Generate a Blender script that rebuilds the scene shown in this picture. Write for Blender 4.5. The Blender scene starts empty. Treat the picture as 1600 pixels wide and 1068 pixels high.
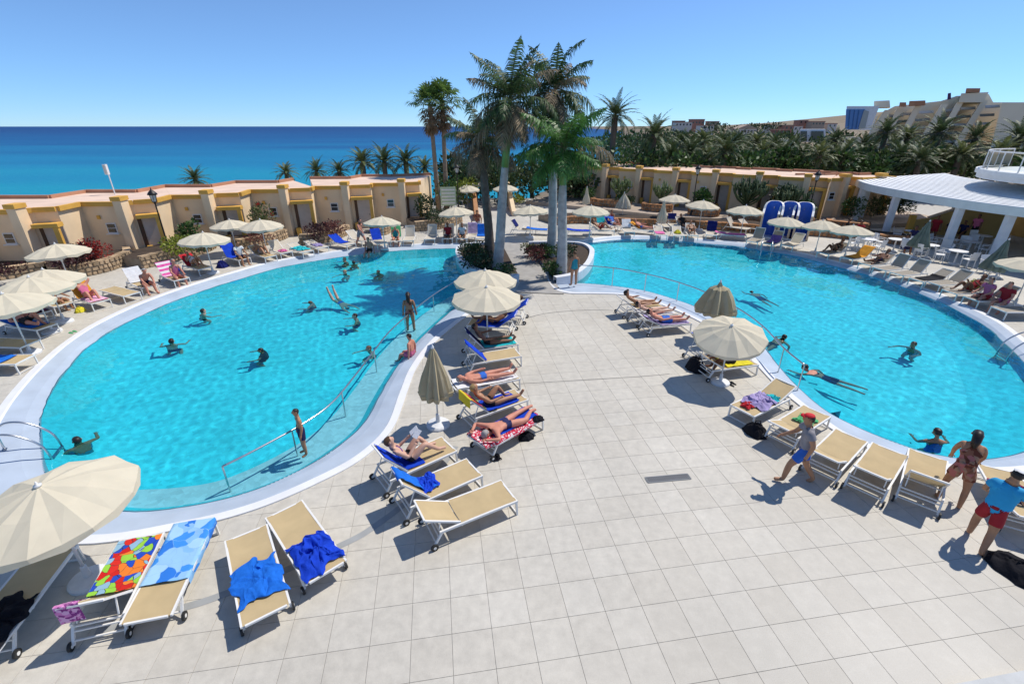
import bpy, bmesh, math, random
import numpy as np
from mathutils import Vector, Matrix, Quaternion, noise
from mathutils.geometry import tessellate_polygon
R = math.radians
random.seed(7)
scene = bpy.context.scene
COL = scene.collection

# ---------------------------------------------------------------- camera
F_PX, PITCH, CAM_H = 737.166, 0.428555726, 6.933
cam_d = bpy.data.cameras.new('camera'); cam = bpy.data.objects.new('camera', cam_d); COL.objects.link(cam)
cam_d.sensor_width = 36; cam_d.lens = F_PX / 1600 * 36
cam_d.clip_start = 0.05; cam_d.clip_end = 60000
cam.location = (0, 0, CAM_H); cam.rotation_euler = (math.pi / 2 - PITCH, 0, 0)
scene.camera = cam

# ---------------------------------------------------------------- world, sun, exposure
SUN_EL, SUN_AZ = R(57), R(30)          # azimuth counted from +X towards +Y
world = bpy.data.worlds.new('World'); scene.world = world; world.use_nodes = True
wn = world.node_tree.nodes; wl = world.node_tree.links
bg = wn['Background']
sky = wn.new('ShaderNodeTexSky'); sky.sky_type = 'NISHITA'; sky.sun_disc = False
sky.sun_elevation = SUN_EL; sky.sun_rotation = math.pi / 2 - SUN_AZ
sky.altitude = 15000; sky.air_density = 5.0; sky.dust_density = 0.0; sky.ozone_density = 5.5
wl.new(sky.outputs[0], bg.inputs[0]); bg.inputs[1].default_value = 0.12
sun_d = bpy.data.lights.new('sun', 'SUN'); sun_d.energy = 3.5; sun_d.cycles.is_caustics_light = True; sun_d.angle = R(0.53); sun_d.color = (1.0, 0.94, 0.85)
sun = bpy.data.objects.new('sun', sun_d); COL.objects.link(sun)
sv = Vector((math.cos(SUN_EL) * math.cos(SUN_AZ), math.cos(SUN_EL) * math.sin(SUN_AZ), math.sin(SUN_EL)))
sun.rotation_euler = (-sv).to_track_quat('-Z', 'Y').to_euler(); sun.location = (20, 10, 40)
scene.view_settings.view_transform = 'Standard'; scene.view_settings.look = 'None'
scene.view_settings.exposure = 0.3; scene.view_settings.gamma = 1.0
scene.view_settings.use_curve_mapping = False
scene.render.engine = 'CYCLES'
scene.cycles.max_bounces = 6; scene.cycles.diffuse_bounces = 3; scene.cycles.glossy_bounces = 2
scene.cycles.transparent_max_bounces = 8; scene.cycles.transmission_bounces = 6
scene.cycles.caustics_reflective = False; scene.cycles.caustics_refractive = True
scene.cycles.use_denoising = True

# ---------------------------------------------------------------- helpers
def at(px, py, z=0.0):
    """A point of the 1600 x 1068 survey picture brought down to the level z."""
    x = px - 800.0; y = py - 534.0
    fy = F_PX * math.cos(PITCH) - y * math.sin(PITCH); dz = -F_PX * math.sin(PITCH) - y * math.cos(PITCH)
    t = -(CAM_H - z) / dz
    return Vector((x * t, fy * t, z))
def far(px, py, Y):
    """The point at distance Y that stands over column px at row py."""
    x = px - 800.0; y = py - 534.0
    fy = F_PX * math.cos(PITCH) - y * math.sin(PITCH); dz = -F_PX * math.sin(PITCH) - y * math.cos(PITCH)
    t = Y / fy
    return Vector((x * t, Y, CAM_H + dz * t))
def proj(p):
    dz = p[2] - CAM_H
    zc = p[1] * math.cos(PITCH) - dz * math.sin(PITCH); yc = -p[1] * math.sin(PITCH) - dz * math.cos(PITCH)
    return 800 + F_PX * p[0] / zc, 534 + F_PX * yc / zc

class MB:
    def __init__(s): s.v = []; s.f = []; s.uv = None
    def add(s, vs, fs):
        n = len(s.v); s.v.extend([tuple(v) for v in vs]); s.f.extend([tuple(i + n for i in f) for f in fs]); return s
    def box(s, c, size, rz=0.0, m=None):
        x, y, z = size[0] / 2, size[1] / 2, size[2] / 2
        vs = [Vector((a * x, b * y, d * z)) for a in (-1, 1) for b in (-1, 1) for d in (-1, 1)]
        if rz: q = Matrix.Rotation(rz, 3, 'Z'); vs = [q @ v for v in vs]
        if m is not None: vs = [m @ v for v in vs]
        vs = [v + Vector(c) for v in vs]
        return s.add(vs, [(0, 1, 3, 2), (4, 6, 7, 5), (0, 4, 5, 1), (2, 3, 7, 6), (0, 2, 6, 4), (1, 5, 7, 3)])
    def bar(s, a, b, w, h=None, up=(0, 0, 1)):
        """a square bar from a to b"""
        a = Vector(a); b = Vector(b); h = h or w; d = (b - a).normalized(); u = Vector(up)
        if abs(d.dot(u)) > .98: u = Vector((0, 1, 0))
        r = d.cross(u).normalized(); u = r.cross(d)
        vs = []
        for p in (a, b):
            for i, j in ((-1, -1), (1, -1), (1, 1), (-1, 1)): vs.append(p + r * (i * w / 2) + u * (j * h / 2))
        return s.add(vs, [(3, 2, 1, 0), (4, 5, 6, 7), (0, 1, 5, 4), (1, 2, 6, 5), (2, 3, 7, 6), (3, 0, 4, 7)])
    def tube(s, pts, r, n=6, cap=True):
        pts = [Vector(p) for p in pts]; rs = r if isinstance(r, (list, tuple)) else [r] * len(pts)
        rings = []; u = None
        for i, p in enumerate(pts):
            d = (pts[min(i + 1, len(pts) - 1)] - pts[max(i - 1, 0)]).normalized()
            if u is None:
                u = Vector((0, 0, 1)) if abs(d.z) < .9 else Vector((1, 0, 0))
            u = (u - d * u.dot(d)).normalized(); w = d.cross(u)
            rings.append([p + (u * math.cos(2 * math.pi * k / n) + w * math.sin(2 * math.pi * k / n)) * rs[i] for k in range(n)])
        b = len(s.v)
        for rg in rings: s.v.extend([tuple(v) for v in rg])
        for i in range(len(pts) - 1):
            for k in range(n):
                a0 = b + i * n + k; a1 = b + i * n + (k + 1) % n
                s.f.append((a0, a1, a1 + n, a0 + n))
        if cap:
            s.f.append(tuple(b + k for k in reversed(range(n)))); s.f.append(tuple(b + (len(pts) - 1) * n + k for k in range(n)))
        return s
    def lathe(s, prof, n=16, c=(0, 0, 0), mod=None):
        """prof: (radius, z) from bottom to top; mod(k, i) scales the radius"""
        b = len(s.v)
        for i, (r, z) in enumerate(prof):
            for k in range(n):
                rr = r * (mod(k, i) if mod else 1); a = 2 * math.pi * k / n
                s.v.append((c[0] + rr * math.cos(a), c[1] + rr * math.sin(a), c[2] + z))
        for i in range(len(prof) - 1):
            for k in range(n):
                a0 = b + i * n + k; a1 = b + i * n + (k + 1) % n
                s.f.append((a0, a1, a1 + n, a0 + n))
        if prof[0][0] > .002: s.f.append(tuple(b + k for k in reversed(range(n))))
        if prof[-1][0] > .002: s.f.append(tuple(b + (len(prof) - 1) * n + k for k in range(n)))
        return s
    def prism(s, poly, z0, z1):
        """vertical prism over a simple polygon (counter-clockwise)"""
        poly = [(p[0], p[1]) for p in poly]
        if sum(poly[i - 1][0] * poly[i][1] - poly[i][0] * poly[i - 1][1] for i in range(len(poly))) < 0: poly = poly[::-1]
        n = len(poly); b = len(s.v)
        s.v.extend([(x, y, z0) for x, y in poly] + [(x, y, z1) for x, y in poly])
        for i in range(n): s.f.append((b + i, b + (i + 1) % n, b + n + (i + 1) % n, b + n + i))
        for t in tessellate_polygon([[Vector((x, y, 0)) for x, y in poly]]):
            a, c, d = t
            ar = (poly[c][0] - poly[a][0]) * (poly[d][1] - poly[a][1]) - (poly[d][0] - poly[a][0]) * (poly[c][1] - poly[a][1])
            if ar < 0: c, d = d, c
            s.f.append((b + n + a, b + n + c, b + n + d)); s.f.append((b + a, b + d, b + c))
        return s
    def strip(s, A, B, closed=False):
        """ribbon between two polylines of equal length"""
        n = len(A); b = len(s.v)
        s.v.extend([tuple(p) for p in A] + [tuple(p) for p in B])
        for i in range(n if closed else n - 1):
            j = (i + 1) % n; s.f.append((b + i, b + j, b + n + j, b + n + i))
        return s
    def grid(s, fn, nu, nv):
        b = len(s.v)
        for i in range(nu + 1):
            for j in range(nv + 1): s.v.append(tuple(fn(i / nu, j / nv)))
        for i in range(nu):
            for j in range(nv):
                a = b + i * (nv + 1) + j; s.f.append((a, a + nv + 1, a + nv + 2, a + 1))
        return s
    def mesh(s, name='m', smooth=False):
        me = bpy.data.meshes.new(name); me.from_pydata(s.v, [], s.f)
        if smooth: me.polygons.foreach_set('use_smooth', [True] * len(me.polygons))
        me.update(); return me
    def build(s, name, m, parent=None, smooth=False):
        me = s.mesh(name, smooth); return obj(name, me, m, parent)
def obj(name, me, m=None, parent=None):
    o = bpy.data.objects.new(name, me); COL.objects.link(o)
    if m is not None and me is not None and len(me.materials) == 0: me.materials.append(m)
    if parent is not None: o.parent = parent
    return o
def tag(o, label=None, cat=None, group=None, kind=None):
    if label: o['label'] = label
    if cat: o['category'] = cat
    if group: o['group'] = group
    if kind: o['kind'] = kind
    return o
def thing(name, label, cat, loc=(0, 0, 0), rz=0.0, group=None):
    o = bpy.data.objects.new(name, None); COL.objects.link(o); o.empty_display_size = .2
    o.location = loc; o.rotation_euler = (0, 0, rz); return tag(o, label, cat, group)
KIDS = {}
def copy_tree(o, parent=None):
    c = o.copy(); COL.objects.link(c); c.parent = parent
    for ch in o.children: copy_tree(ch, c)
    return c
def dup(o, label, loc, rz, group=None, scale=None):
    c = copy_tree(o); c.location = loc; c.rotation_euler = (0, 0, rz); c['label'] = label
    if group: c['group'] = group
    if scale: c.scale = (scale,) * 3
    return c
def crom(pts, per=6, closed=True):
    """Catmull-Rom through points"""
    P = [Vector(p) for p in pts]; n = len(P); out = []
    for i in range(n if closed else n - 1):
        if closed: p0, p1, p2, p3 = P[i - 1], P[i], P[(i + 1) % n], P[(i + 2) % n]
        else: p0, p1, p2, p3 = P[max(i - 1, 0)], P[i], P[i + 1], P[min(i + 2, n - 1)]
        for k in range(per):
            t = k / per
            out.append(.5 * ((2 * p1) + (p2 - p0) * t + (2 * p0 - 5 * p1 + 4 * p2 - p3) * t * t + (3 * p1 - p0 - 3 * p2 + p3) * t ** 3))
    if not closed: out.append(P[-1])
    return out

# ---------------------------------------------------------------- materials
MATS = {}
def nodes_of(m): return m.node_tree.nodes, m.node_tree.links
def mat(name, col, rough=.6, var=.1, scale=5.0, bump=0.0, bscale=60.0, metal=0.0, spec=.4, island=0.0, trans=0.0, sheen=0.0, world_tex=False):
    if name in MATS: return MATS[name]
    m = bpy.data.materials.new(name); m.use_nodes = True; MATS[name] = m
    n, l = nodes_of(m); b = n['Principled BSDF']; b.inputs['Roughness'].default_value = rough; b.inputs['Metallic'].default_value = metal
    b.inputs['Specular IOR Level'].default_value = spec
    if sheen: b.inputs['Sheen Weight'].default_value = sheen
    tc = n.new('ShaderNodeTexCoord'); geo = n.new('ShaderNodeNewGeometry')
    vec = geo.outputs['Position'] if world_tex else tc.outputs['Object']
    nz = n.new('ShaderNodeTexNoise'); nz.inputs['Scale'].default_value = scale; nz.inputs['Detail'].default_value = 5; l.new(vec, nz.inputs['Vector'])
    mr = n.new('ShaderNodeMapRange'); mr.inputs[1].default_value = .3; mr.inputs[2].default_value = .7
    mr.inputs[3].default_value = 1 - var; mr.inputs[4].default_value = 1 + var; l.new(nz.outputs[0], mr.inputs[0])
    val = mr.outputs[0]
    if island:
        mi = n.new('ShaderNodeMapRange'); mi.inputs[3].default_value = 1 - island; mi.inputs[4].default_value = 1 + island
        l.new(geo.outputs['Random Per Island'], mi.inputs[0])
        mm = n.new('ShaderNodeMath'); mm.operation = 'MULTIPLY'; l.new(val, mm.inputs[0]); l.new(mi.outputs[0], mm.inputs[1]); val = mm.outputs[0]
    mx = n.new('ShaderNodeVectorMath'); mx.operation = 'SCALE'; mx.inputs[0].default_value = col[:3]; l.new(val, mx.inputs['Scale'])
    l.new(mx.outputs[0], b.inputs['Base Color'])
    if bump:
        bn = n.new('ShaderNodeTexNoise'); bn.inputs['Scale'].default_value = bscale; bn.inputs['Detail'].default_value = 4; l.new(vec, bn.inputs['Vector'])
        bp = n.new('ShaderNodeBump'); bp.inputs['Strength'].default_value = bump; bp.inputs['Distance'].default_value = .02
        l.new(bn.outputs[0], bp.inputs['Height']); l.new(bp.outputs[0], b.inputs['Normal'])
    if trans:
        t = n.new('ShaderNodeBsdfTranslucent'); l.new(mx.outputs[0], t.inputs[0]); ms = n.new('ShaderNodeMixShader'); ms.inputs[0].default_value = trans
        l.new(b.outputs[0], ms.inputs[1]); l.new(t.outputs[0], ms.inputs[2]); l.new(ms.outputs[0], n['Material Output'].inputs[0])
    return m
def ramp_mat(name, kind, cols, scale=4.0, rough=.85, vec_scale=(1, 1, 1), edge=None):
    """patterned cloth: cells ('cell'), cells with outlines ('edge') or bands ('band') in constant colours"""
    if name in MATS: return MATS[name]
    m = bpy.data.materials.new(name); m.use_nodes = True; MATS[name] = m
    n, l = nodes_of(m); b = n['Principled BSDF']; b.inputs['Roughness'].default_value = rough; b.inputs['Specular IOR Level'].default_value = .15
    tc = n.new('ShaderNodeTexCoord'); mp = n.new('ShaderNodeMapping'); mp.inputs['Scale'].default_value = vec_scale
    l.new(tc.outputs['Object'], mp.inputs[0])
    rp = n.new('ShaderNodeValToRGB'); rp.color_ramp.interpolation = 'CONSTANT'
    el = rp.color_ramp.elements
    for i, c in enumerate(cols):
        e = el[i] if i < 2 else el.new(i / len(cols)); e.position = i / len(cols); e.color = (*c, 1)
    if kind == 'band':
        w = n.new('ShaderNodeTexWave'); w.wave_profile = 'SAW'; w.bands_direction = 'Y'; w.inputs['Scale'].default_value = scale; w.inputs['Distortion'].default_value = .4
        l.new(mp.outputs[0], w.inputs[0]); l.new(w.outputs['Fac'], rp.inputs[0]); out = rp.outputs[0]
    else:
        nz = n.new('ShaderNodeTexNoise'); nz.inputs['Scale'].default_value = 3; l.new(mp.outputs[0], nz.inputs['Vector'])
        va = n.new('ShaderNodeVectorMath'); va.operation = 'MULTIPLY_ADD'; va.inputs[1].default_value = (.25, .25, .25)
        l.new(nz.outputs['Color'], va.inputs[0]); l.new(mp.outputs[0], va.inputs[2])
        v = n.new('ShaderNodeTexVoronoi'); v.inputs['Scale'].default_value = scale; l.new(va.outputs[0], v.inputs['Vector'])
        sp = n.new('ShaderNodeSeparateColor'); l.new(v.outputs['Color'], sp.inputs[0]); l.new(sp.outputs[0], rp.inputs[0]); out = rp.outputs[0]
        if edge:
            v2 = n.new('ShaderNodeTexVoronoi'); v2.feature = 'DISTANCE_TO_EDGE'; v2.inputs['Scale'].default_value = scale; l.new(va.outputs[0], v2.inputs['Vector'])
            lt = n.new('ShaderNodeMath'); lt.operation = 'LESS_THAN'; lt.inputs[1].default_value = edge[1]; l.new(v2.outputs[0], lt.inputs[0])
            mx = n.new('ShaderNodeMix'); mx.data_type = 'RGBA'; l.new(lt.outputs[0], mx.inputs[0]); l.new(out, mx.inputs[6]); mx.inputs[7].default_value = (*edge[0], 1); out = mx.outputs[2]
    l.new(out, b.inputs['Base Color'])
    return m
# ================================================================ THE SETTING
# ---------------------------------------------------------------- pools: pairs (outer edge of the rim ; edge of the water)
LP = [((-.9,30.6),(-.9,29.9)),((-3.46,30.6),(-3.3,29.8)),((-6.0,30.44),(-5.8,29.5)),((-8.9,29.6),(-8.6,28.5)),((-11.4,28.1),(-10.9,27.0)),((-13.5,26.2),(-12.7,25.3)),((-14.8,23.6),(-13.8,23.1)),
 ((-15.6,21.5),(-14.6,21.2)),((-16.1,19.2),(-15.1,19.1)),((-16.15,17.0),(-15.2,16.9)),((-15.8,15.2),(-14.9,15.0)),((-15.2,13.5),(-14.3,13.6)),((-14.5,12.0),(-13.6,12.2)),((-13.7,10.6),(-12.7,10.8)),
 ((-12.6,9.0),(-11.7,9.7)),((-11.3,7.7),(-10.6,8.6)),((-9.7,6.7),(-9.3,7.7)),((-7.9,6.28),(-7.8,7.28)),((-6.3,6.62),(-6.5,7.45)),((-5.1,7.13),(-5.5,7.9)),((-4.1,7.93),(-4.75,8.6)),((-3.4,8.75),(-4.2,9.5)),
 ((-3.0,9.9),(-3.9,10.4)),((-3.0,11.6),(-3.85,11.7)),((-3.0,13.2),(-3.75,13.4)),((-2.7,15.1),(-3.45,15.4)),((-2.2,16.6),(-3.0,17.2)),((-1.5,18.4),(-2.4,19.2)),((-.9,19.7),(-1.7,20.8)),((-.1,21.2),(-.5,22.1)),((-.1,24),(-.4,24)),((-.4,27),(-.6,27))]
RP = [((2.0,30.9),(2.0,30.4)),((4.0,31.2),(4.0,30.6)),((6.4,32.6),(6.5,32.0)),((8.8,33.0),(8.8,32.4)),((11,32.6),(10.8,32.0)),((13,31.75),(12.7,31.2)),((14.9,30.9),(14.5,30.4)),((16.4,29.4),(15.9,29.0)),((17.6,27.85),(17.1,27.6)),
 ((18.4,25.9),(17.85,25.7)),((19.05,24.2),(18.5,24.1)),((19.4,22.3),(18.85,22.3)),((19.5,20.4),(18.95,20.4)),((19.3,18.4),(18.75,18.5)),((18.95,16.8),(18.4,17.0)),((18.2,15.1),(17.65,15.4)),((17.4,13.4),(16.8,13.8)),((16.3,11.4),(15.5,11.9)),
 ((14.8,9.7),(14.2,10.4)),((12.9,8.6),(12.5,9.3)),((10.9,8.2),(11.0,8.9)),((9.4,8.45),(10.0,9.1)),((8.8,8.75),(9.4,9.6)),((8.2,9.4),(8.95,10.2)),((7.9,10.5),(8.6,11.0)),((7.75,12.0),(8.55,12.3)),((7.8,13.9),(8.7,13.8)),
 ((7.7,15.6),(8.95,15.4)),((7.2,17.3),(8.8,17.3)),((6.5,18.7),(8.1,18.9)),((5.9,19.6),(7.2,20.3)),((5.0,20.25),(6.2,21.4)),((3.6,20.4),(4.9,22.1)),((2.5,20.5),(3.6,22.5)),((1.9,21.4),(2.2,22.7)),((1.7,24),(1.9,24)),((1.6,27),(1.8,27))]
def v2(p, z=0): return Vector((p[0], p[1], z))
L_out = crom([v2(a) for a, b in LP], 6); L_wat = crom([v2(b) for a, b in LP], 6)
R_out = crom([v2(a) for a, b in RP], 6); R_wat = crom([v2(b) for a, b in RP], 6)
WATER_Z, FLOOR_Z = -.13, -1.30
def inside(p, poly):
    x, y = p[0], p[1]; c = False; n = len(poly)
    for i in range(n):
        a, b = poly[i], poly[i - 1]
        if (a[1] > y) != (b[1] > y) and x < (b[0] - a[0]) * (y - a[1]) / (b[1] - a[1]) + a[0]: c = not c
    return c

m_grout = mat('grout', (.49, .47, .43), .9, .12, 3, world_tex=True)
# deck base: one slab with the two pool openings
DX0, DX1, DY0, DY1 = -42, 46, -4, 52
def holed(name, outer, holes, z, m, parent=None):
    loops = [[Vector((p[0], p[1], 0)) for p in outer]] + [[Vector((p[0], p[1], 0)) for p in h] for h in holes]
    tri = tessellate_polygon(loops); flat = [p for lp in loops for p in lp]
    fs = []
    for t in tri:
        a, b, c = [flat[i] for i in t]
        fs.append(t if (b - a).cross(c - a).z > 0 else t[::-1])
    me = bpy.data.meshes.new(name); me.from_pydata([(p.x, p.y, z) for p in flat], [], fs); me.update()
    return obj(name, me, m, parent)
deck = tag(holed('deck', [(DX0, DY0), (DX1, DY0), (DX1, DY1), (DX0, DY1)], [L_out, R_out], -.012, m_grout), kind='structure')

# paving tiles, 0.6 m, laid at 8.8 degrees
TH, TS, TX0, TY0 = R(8.765), .6, -1.589, 5.130
def tile_material():
    m = bpy.data.materials.new('paving tile'); m.use_nodes = True; n, l = nodes_of(m); b = n['Principled BSDF']
    geo = n.new('ShaderNodeNewGeometry')
    mp = n.new('ShaderNodeMapping'); mp.vector_type = 'TEXTURE'; mp.inputs['Location'].default_value = (TX0, TY0, 0); mp.inputs['Rotation'].default_value = (0, 0, TH); mp.inputs['Scale'].default_value = (TS, TS, 1e6)
    l.new(geo.outputs['Position'], mp.inputs[0])
    fl = n.new('ShaderNodeVectorMath'); fl.operation = 'FLOOR'; l.new(mp.outputs[0], fl.inputs[0])
    wnz = n.new('ShaderNodeTexWhiteNoise'); wnz.noise_dimensions = '2D'; l.new(fl.outputs[0], wnz.inputs['Vector'])
    n1 = n.new('ShaderNodeTexNoise'); n1.inputs['Scale'].default_value = .35; n1.inputs['Detail'].default_value = 4; l.new(geo.outputs['Position'], n1.inputs['Vector'])
    n2 = n.new('ShaderNodeTexNoise'); n2.inputs['Scale'].default_value = 5.5; n2.inputs['Detail'].default_value = 8; n2.inputs['Roughness'].default_value = .65; l.new(geo.outputs['Position'], n2.inputs['Vector'])
    n3 = n.new('ShaderNodeTexNoise'); n3.inputs['Scale'].default_value = 70; n3.inputs['Detail'].default_value = 3; l.new(geo.outputs['Position'], n3.inputs['Vector'])
    def mrange(src, a, b_, c, d):
        r = n.new('ShaderNodeMapRange'); r.inputs[1].default_value = a; r.inputs[2].default_value = b_; r.inputs[3].default_value = c; r.inputs[4].default_value = d; l.new(src, r.inputs[0]); return r.outputs[0]
    def mul(a, b_):
        q = n.new('ShaderNodeMath'); q.operation = 'MULTIPLY'; l.new(a, q.inputs[0]); l.new(b_, q.inputs[1]); return q.outputs[0]
    v = mul(mul(mrange(wnz.outputs['Value'], 0, 1, .965, 1.03), mrange(n1.outputs[0], .3, .7, .90, 1.06)), mul(mrange(n2.outputs[0], .3, .7, .88, 1.09), mrange(n3.outputs[0], .3, .7, .95, 1.05)))
    mx = n.new('ShaderNodeMix'); mx.data_type = 'RGBA'; mx.inputs[6].default_value = (.55, .515, .445, 1); mx.inputs[7].default_value = (.555, .525, .46, 1); l.new(wnz.outputs['Value'], mx.inputs[0])
    sc = n.new('ShaderNodeVectorMath'); sc.operation = 'SCALE'; l.new(mx.outputs[2], sc.inputs[0]); l.new(v, sc.inputs['Scale']); l.new(sc.outputs[0], b.inputs['Base Color'])
    l.new(mrange(n2.outputs[0], .3, .7, .5, .75), b.inputs['Roughness']); b.inputs['Specular IOR Level'].default_value = .3
    bp = n.new('ShaderNodeBump'); bp.inputs['Strength'].default_value = .12; bp.inputs['Distance'].default_value = .01; l.new(n3.outputs[0], bp.inputs['Height']); l.new(bp.outputs[0], b.inputs['Normal'])
    return m
m_tile = tile_material()
eu = Vector((math.cos(TH), math.sin(TH), 0)); ev = Vector((-math.sin(TH), math.cos(TH), 0))
hs = TS / 2 - .0024
tile_mesh = MB()
tile_mesh.add([(-hs, -hs, -.012), (hs, -hs, -.012), (hs, hs, -.012), (-hs, hs, -.012), (-hs, -hs, -.002), (hs, -hs, -.002), (hs, hs, -.002), (-hs, hs, -.002),
               (-hs + .003, -hs + .003, 0), (hs - .003, -hs + .003, 0), (hs - .003, hs - .003, 0), (-hs + .003, hs - .003, 0)],
              [(0, 1, 5, 4), (1, 2, 6, 5), (2, 3, 7, 6), (3, 0, 4, 7), (4, 5, 9, 8), (5, 6, 10, 9), (6, 7, 11, 10), (7, 4, 8, 11), (8, 9, 10, 11)])
tile_me = tile_mesh.mesh('paving_tile'); tile_me.materials.append(m_tile)
Lb = [(min(p[i] for p in L_out), max(p[i] for p in L_out)) for i in (0, 1)]; Rb = [(min(p[i] for p in R_out), max(p[i] for p in R_out)) for i in (0, 1)]
La = np.array([(p.x, p.y) for p in L_out]); Ra = np.array([(p.x, p.y) for p in R_out])
def clip_half(poly, p, nrm):
    out = []
    for i in range(len(poly)):
        a, b = poly[i - 1], poly[i]; da = (a - p).dot(nrm); db = (b - p).dot(nrm)
        if (da >= 0) != (db >= 0): out.append(a + (b - a) * (da / (da - db)))
        if db >= 0: out.append(b)
    return out
full, cut = [], []
for i in range(-75, 78):
    for j in range(-14, 68):
        c = Vector((TX0, TY0, 0)) + eu * ((i + .5) * TS) + ev * ((j + .5) * TS)
        if not (-32 < c.x < 33 and 1.5 < c.y < 43): continue
        u, v = proj(c)
        if not (-140 < u < 1740 and v < 1180): continue
        hit = None
        for arr, bb, poly in ((La, Lb, L_out), (Ra, Rb, R_out)):
            if bb[0][0] - 1 < c.x < bb[0][1] + 1 and bb[1][0] - 1 < c.y < bb[1][1] + 1:
                d = np.hypot(arr[:, 0] - c.x, arr[:, 1] - c.y); k = int(d.argmin())
                ins = inside(c, poly)
                if ins and d[k] > .45: hit = 'in'; break
                if d[k] < .5:
                    t = (poly[(k + 1) % len(poly)] - poly[k - 1]).normalized(); nr = Vector((t.y, -t.x, 0))
                    if inside(poly[k] + nr * .25, poly): nr = -nr
                    hit = (poly[k], nr); break
        if hit == 'in': continue
        if hit is None: full.append((c, u, v))
        else:
            q = [c + eu * (a * hs) + ev * (b_ * hs) for a, b_ in ((-1, -1), (1, -1), (1, 1), (-1, 1))]
            q = clip_half(q, hit[0] - hit[1] * .05, hit[1])
            if len(q) > 2: cut.append(q)
vis = sorted([t for t in full if -20 < t[1] < 1620 and t[2] < 1085], key=lambda t: t[0].length)
keep = set(id(t) for t in vis[:300])
for t in vis[:300]:
    o = obj('paving_tile', tile_me, None, deck); o.location = t[0]; o.rotation_euler = (0, 0, TH)
fb = MB()
for t in full:
    if id(t) in keep: continue
    b = len(fb.v); c = t[0]
    for p in tile_mesh.v: fb.v.append(tuple(c + eu * p[0] + ev * p[1] + Vector((0, 0, p[2]))))
    fb.f.extend([tuple(k + b for k in f) for f in tile_mesh.f])
for q in cut:
    n_ = len(q); b = len(fb.v); fb.v.extend([(p.x, p.y, -.012) for p in q] + [(p.x, p.y, 0) for p in q])
    fb.f.append(tuple(b + n_ + k for k in range(n_)))
    for k in range(n_): fb.f.append((b + k, b + (k + 1) % n_, b + n_ + (k + 1) % n_, b + n_ + k))
tag(fb.build('paving_tile_field', m_tile, deck), kind='stuff')

# the pools: rim, sloping band, walls, floor, water
m_rim = mat('rim white', (.74, .75, .77), .55, .06, 2, .05, 40, world_tex=True)
m_band = mat('band pale blue', (.44, .51, .60), .5, .10, 1.3, .06, 50, world_tex=True)
def pool_paint(name, col):
    m = bpy.data.materials.new(name); m.use_nodes = True; n, l = nodes_of(m); b = n['Principled BSDF']; b.inputs['Roughness'].default_value = .5
    geo = n.new('ShaderNodeNewGeometry')
    br = n.new('ShaderNodeTexVoronoi'); br.inputs['Scale'].default_value = 9; l.new(geo.outputs['Position'], br.inputs['Vector'])
    nz = n.new('ShaderNodeTexNoise'); nz.inputs['Scale'].default_value = .5; nz.inputs['Detail'].default_value = 5; l.new(geo.outputs['Position'], nz.inputs['Vector'])
    sp = n.new('ShaderNodeSeparateColor'); l.new(br.outputs['Color'], sp.inputs[0])
    r1 = n.new('ShaderNodeMapRange'); r1.inputs[3].default_value = .88; r1.inputs[4].default_value = 1.1; l.new(sp.outputs[0], r1.inputs[0])
    r2 = n.new('ShaderNodeMapRange'); r2.inputs[1].default_value = .3; r2.inputs[2].default_value = .7; r2.inputs[3].default_value = .9; r2.inputs[4].default_value = 1.08; l.new(nz.outputs[0], r2.inputs[0])
    mu = n.new('ShaderNodeMath'); mu.operation = 'MULTIPLY'; l.new(r1.outputs[0], mu.inputs[0]); l.new(r2.outputs[0], mu.inputs[1])
    sc = n.new('ShaderNodeVectorMath'); sc.operation = 'SCALE'; sc.inputs[0].default_value = col; l.new(mu.outputs[0], sc.inputs['Scale']); l.new(sc.outputs[0], b.inputs['Base Color'])
    return m
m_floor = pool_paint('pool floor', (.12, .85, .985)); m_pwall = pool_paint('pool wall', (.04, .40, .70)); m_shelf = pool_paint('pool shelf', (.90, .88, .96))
def water_material():
    m = bpy.data.materials.new('pool water'); m.use_nodes = True; n, l = nodes_of(m); n.remove(n['Principled BSDF'])
    g = n.new('ShaderNodeBsdfGlass'); g.inputs['Roughness'].default_value = 0.0; g.inputs['IOR'].default_value = 1.33; g.inputs['Color'].default_value = (.57, .968, 1.0, 1)
    l.new(g.outputs[0], n['Material Output'].inputs[0]); return m
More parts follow.
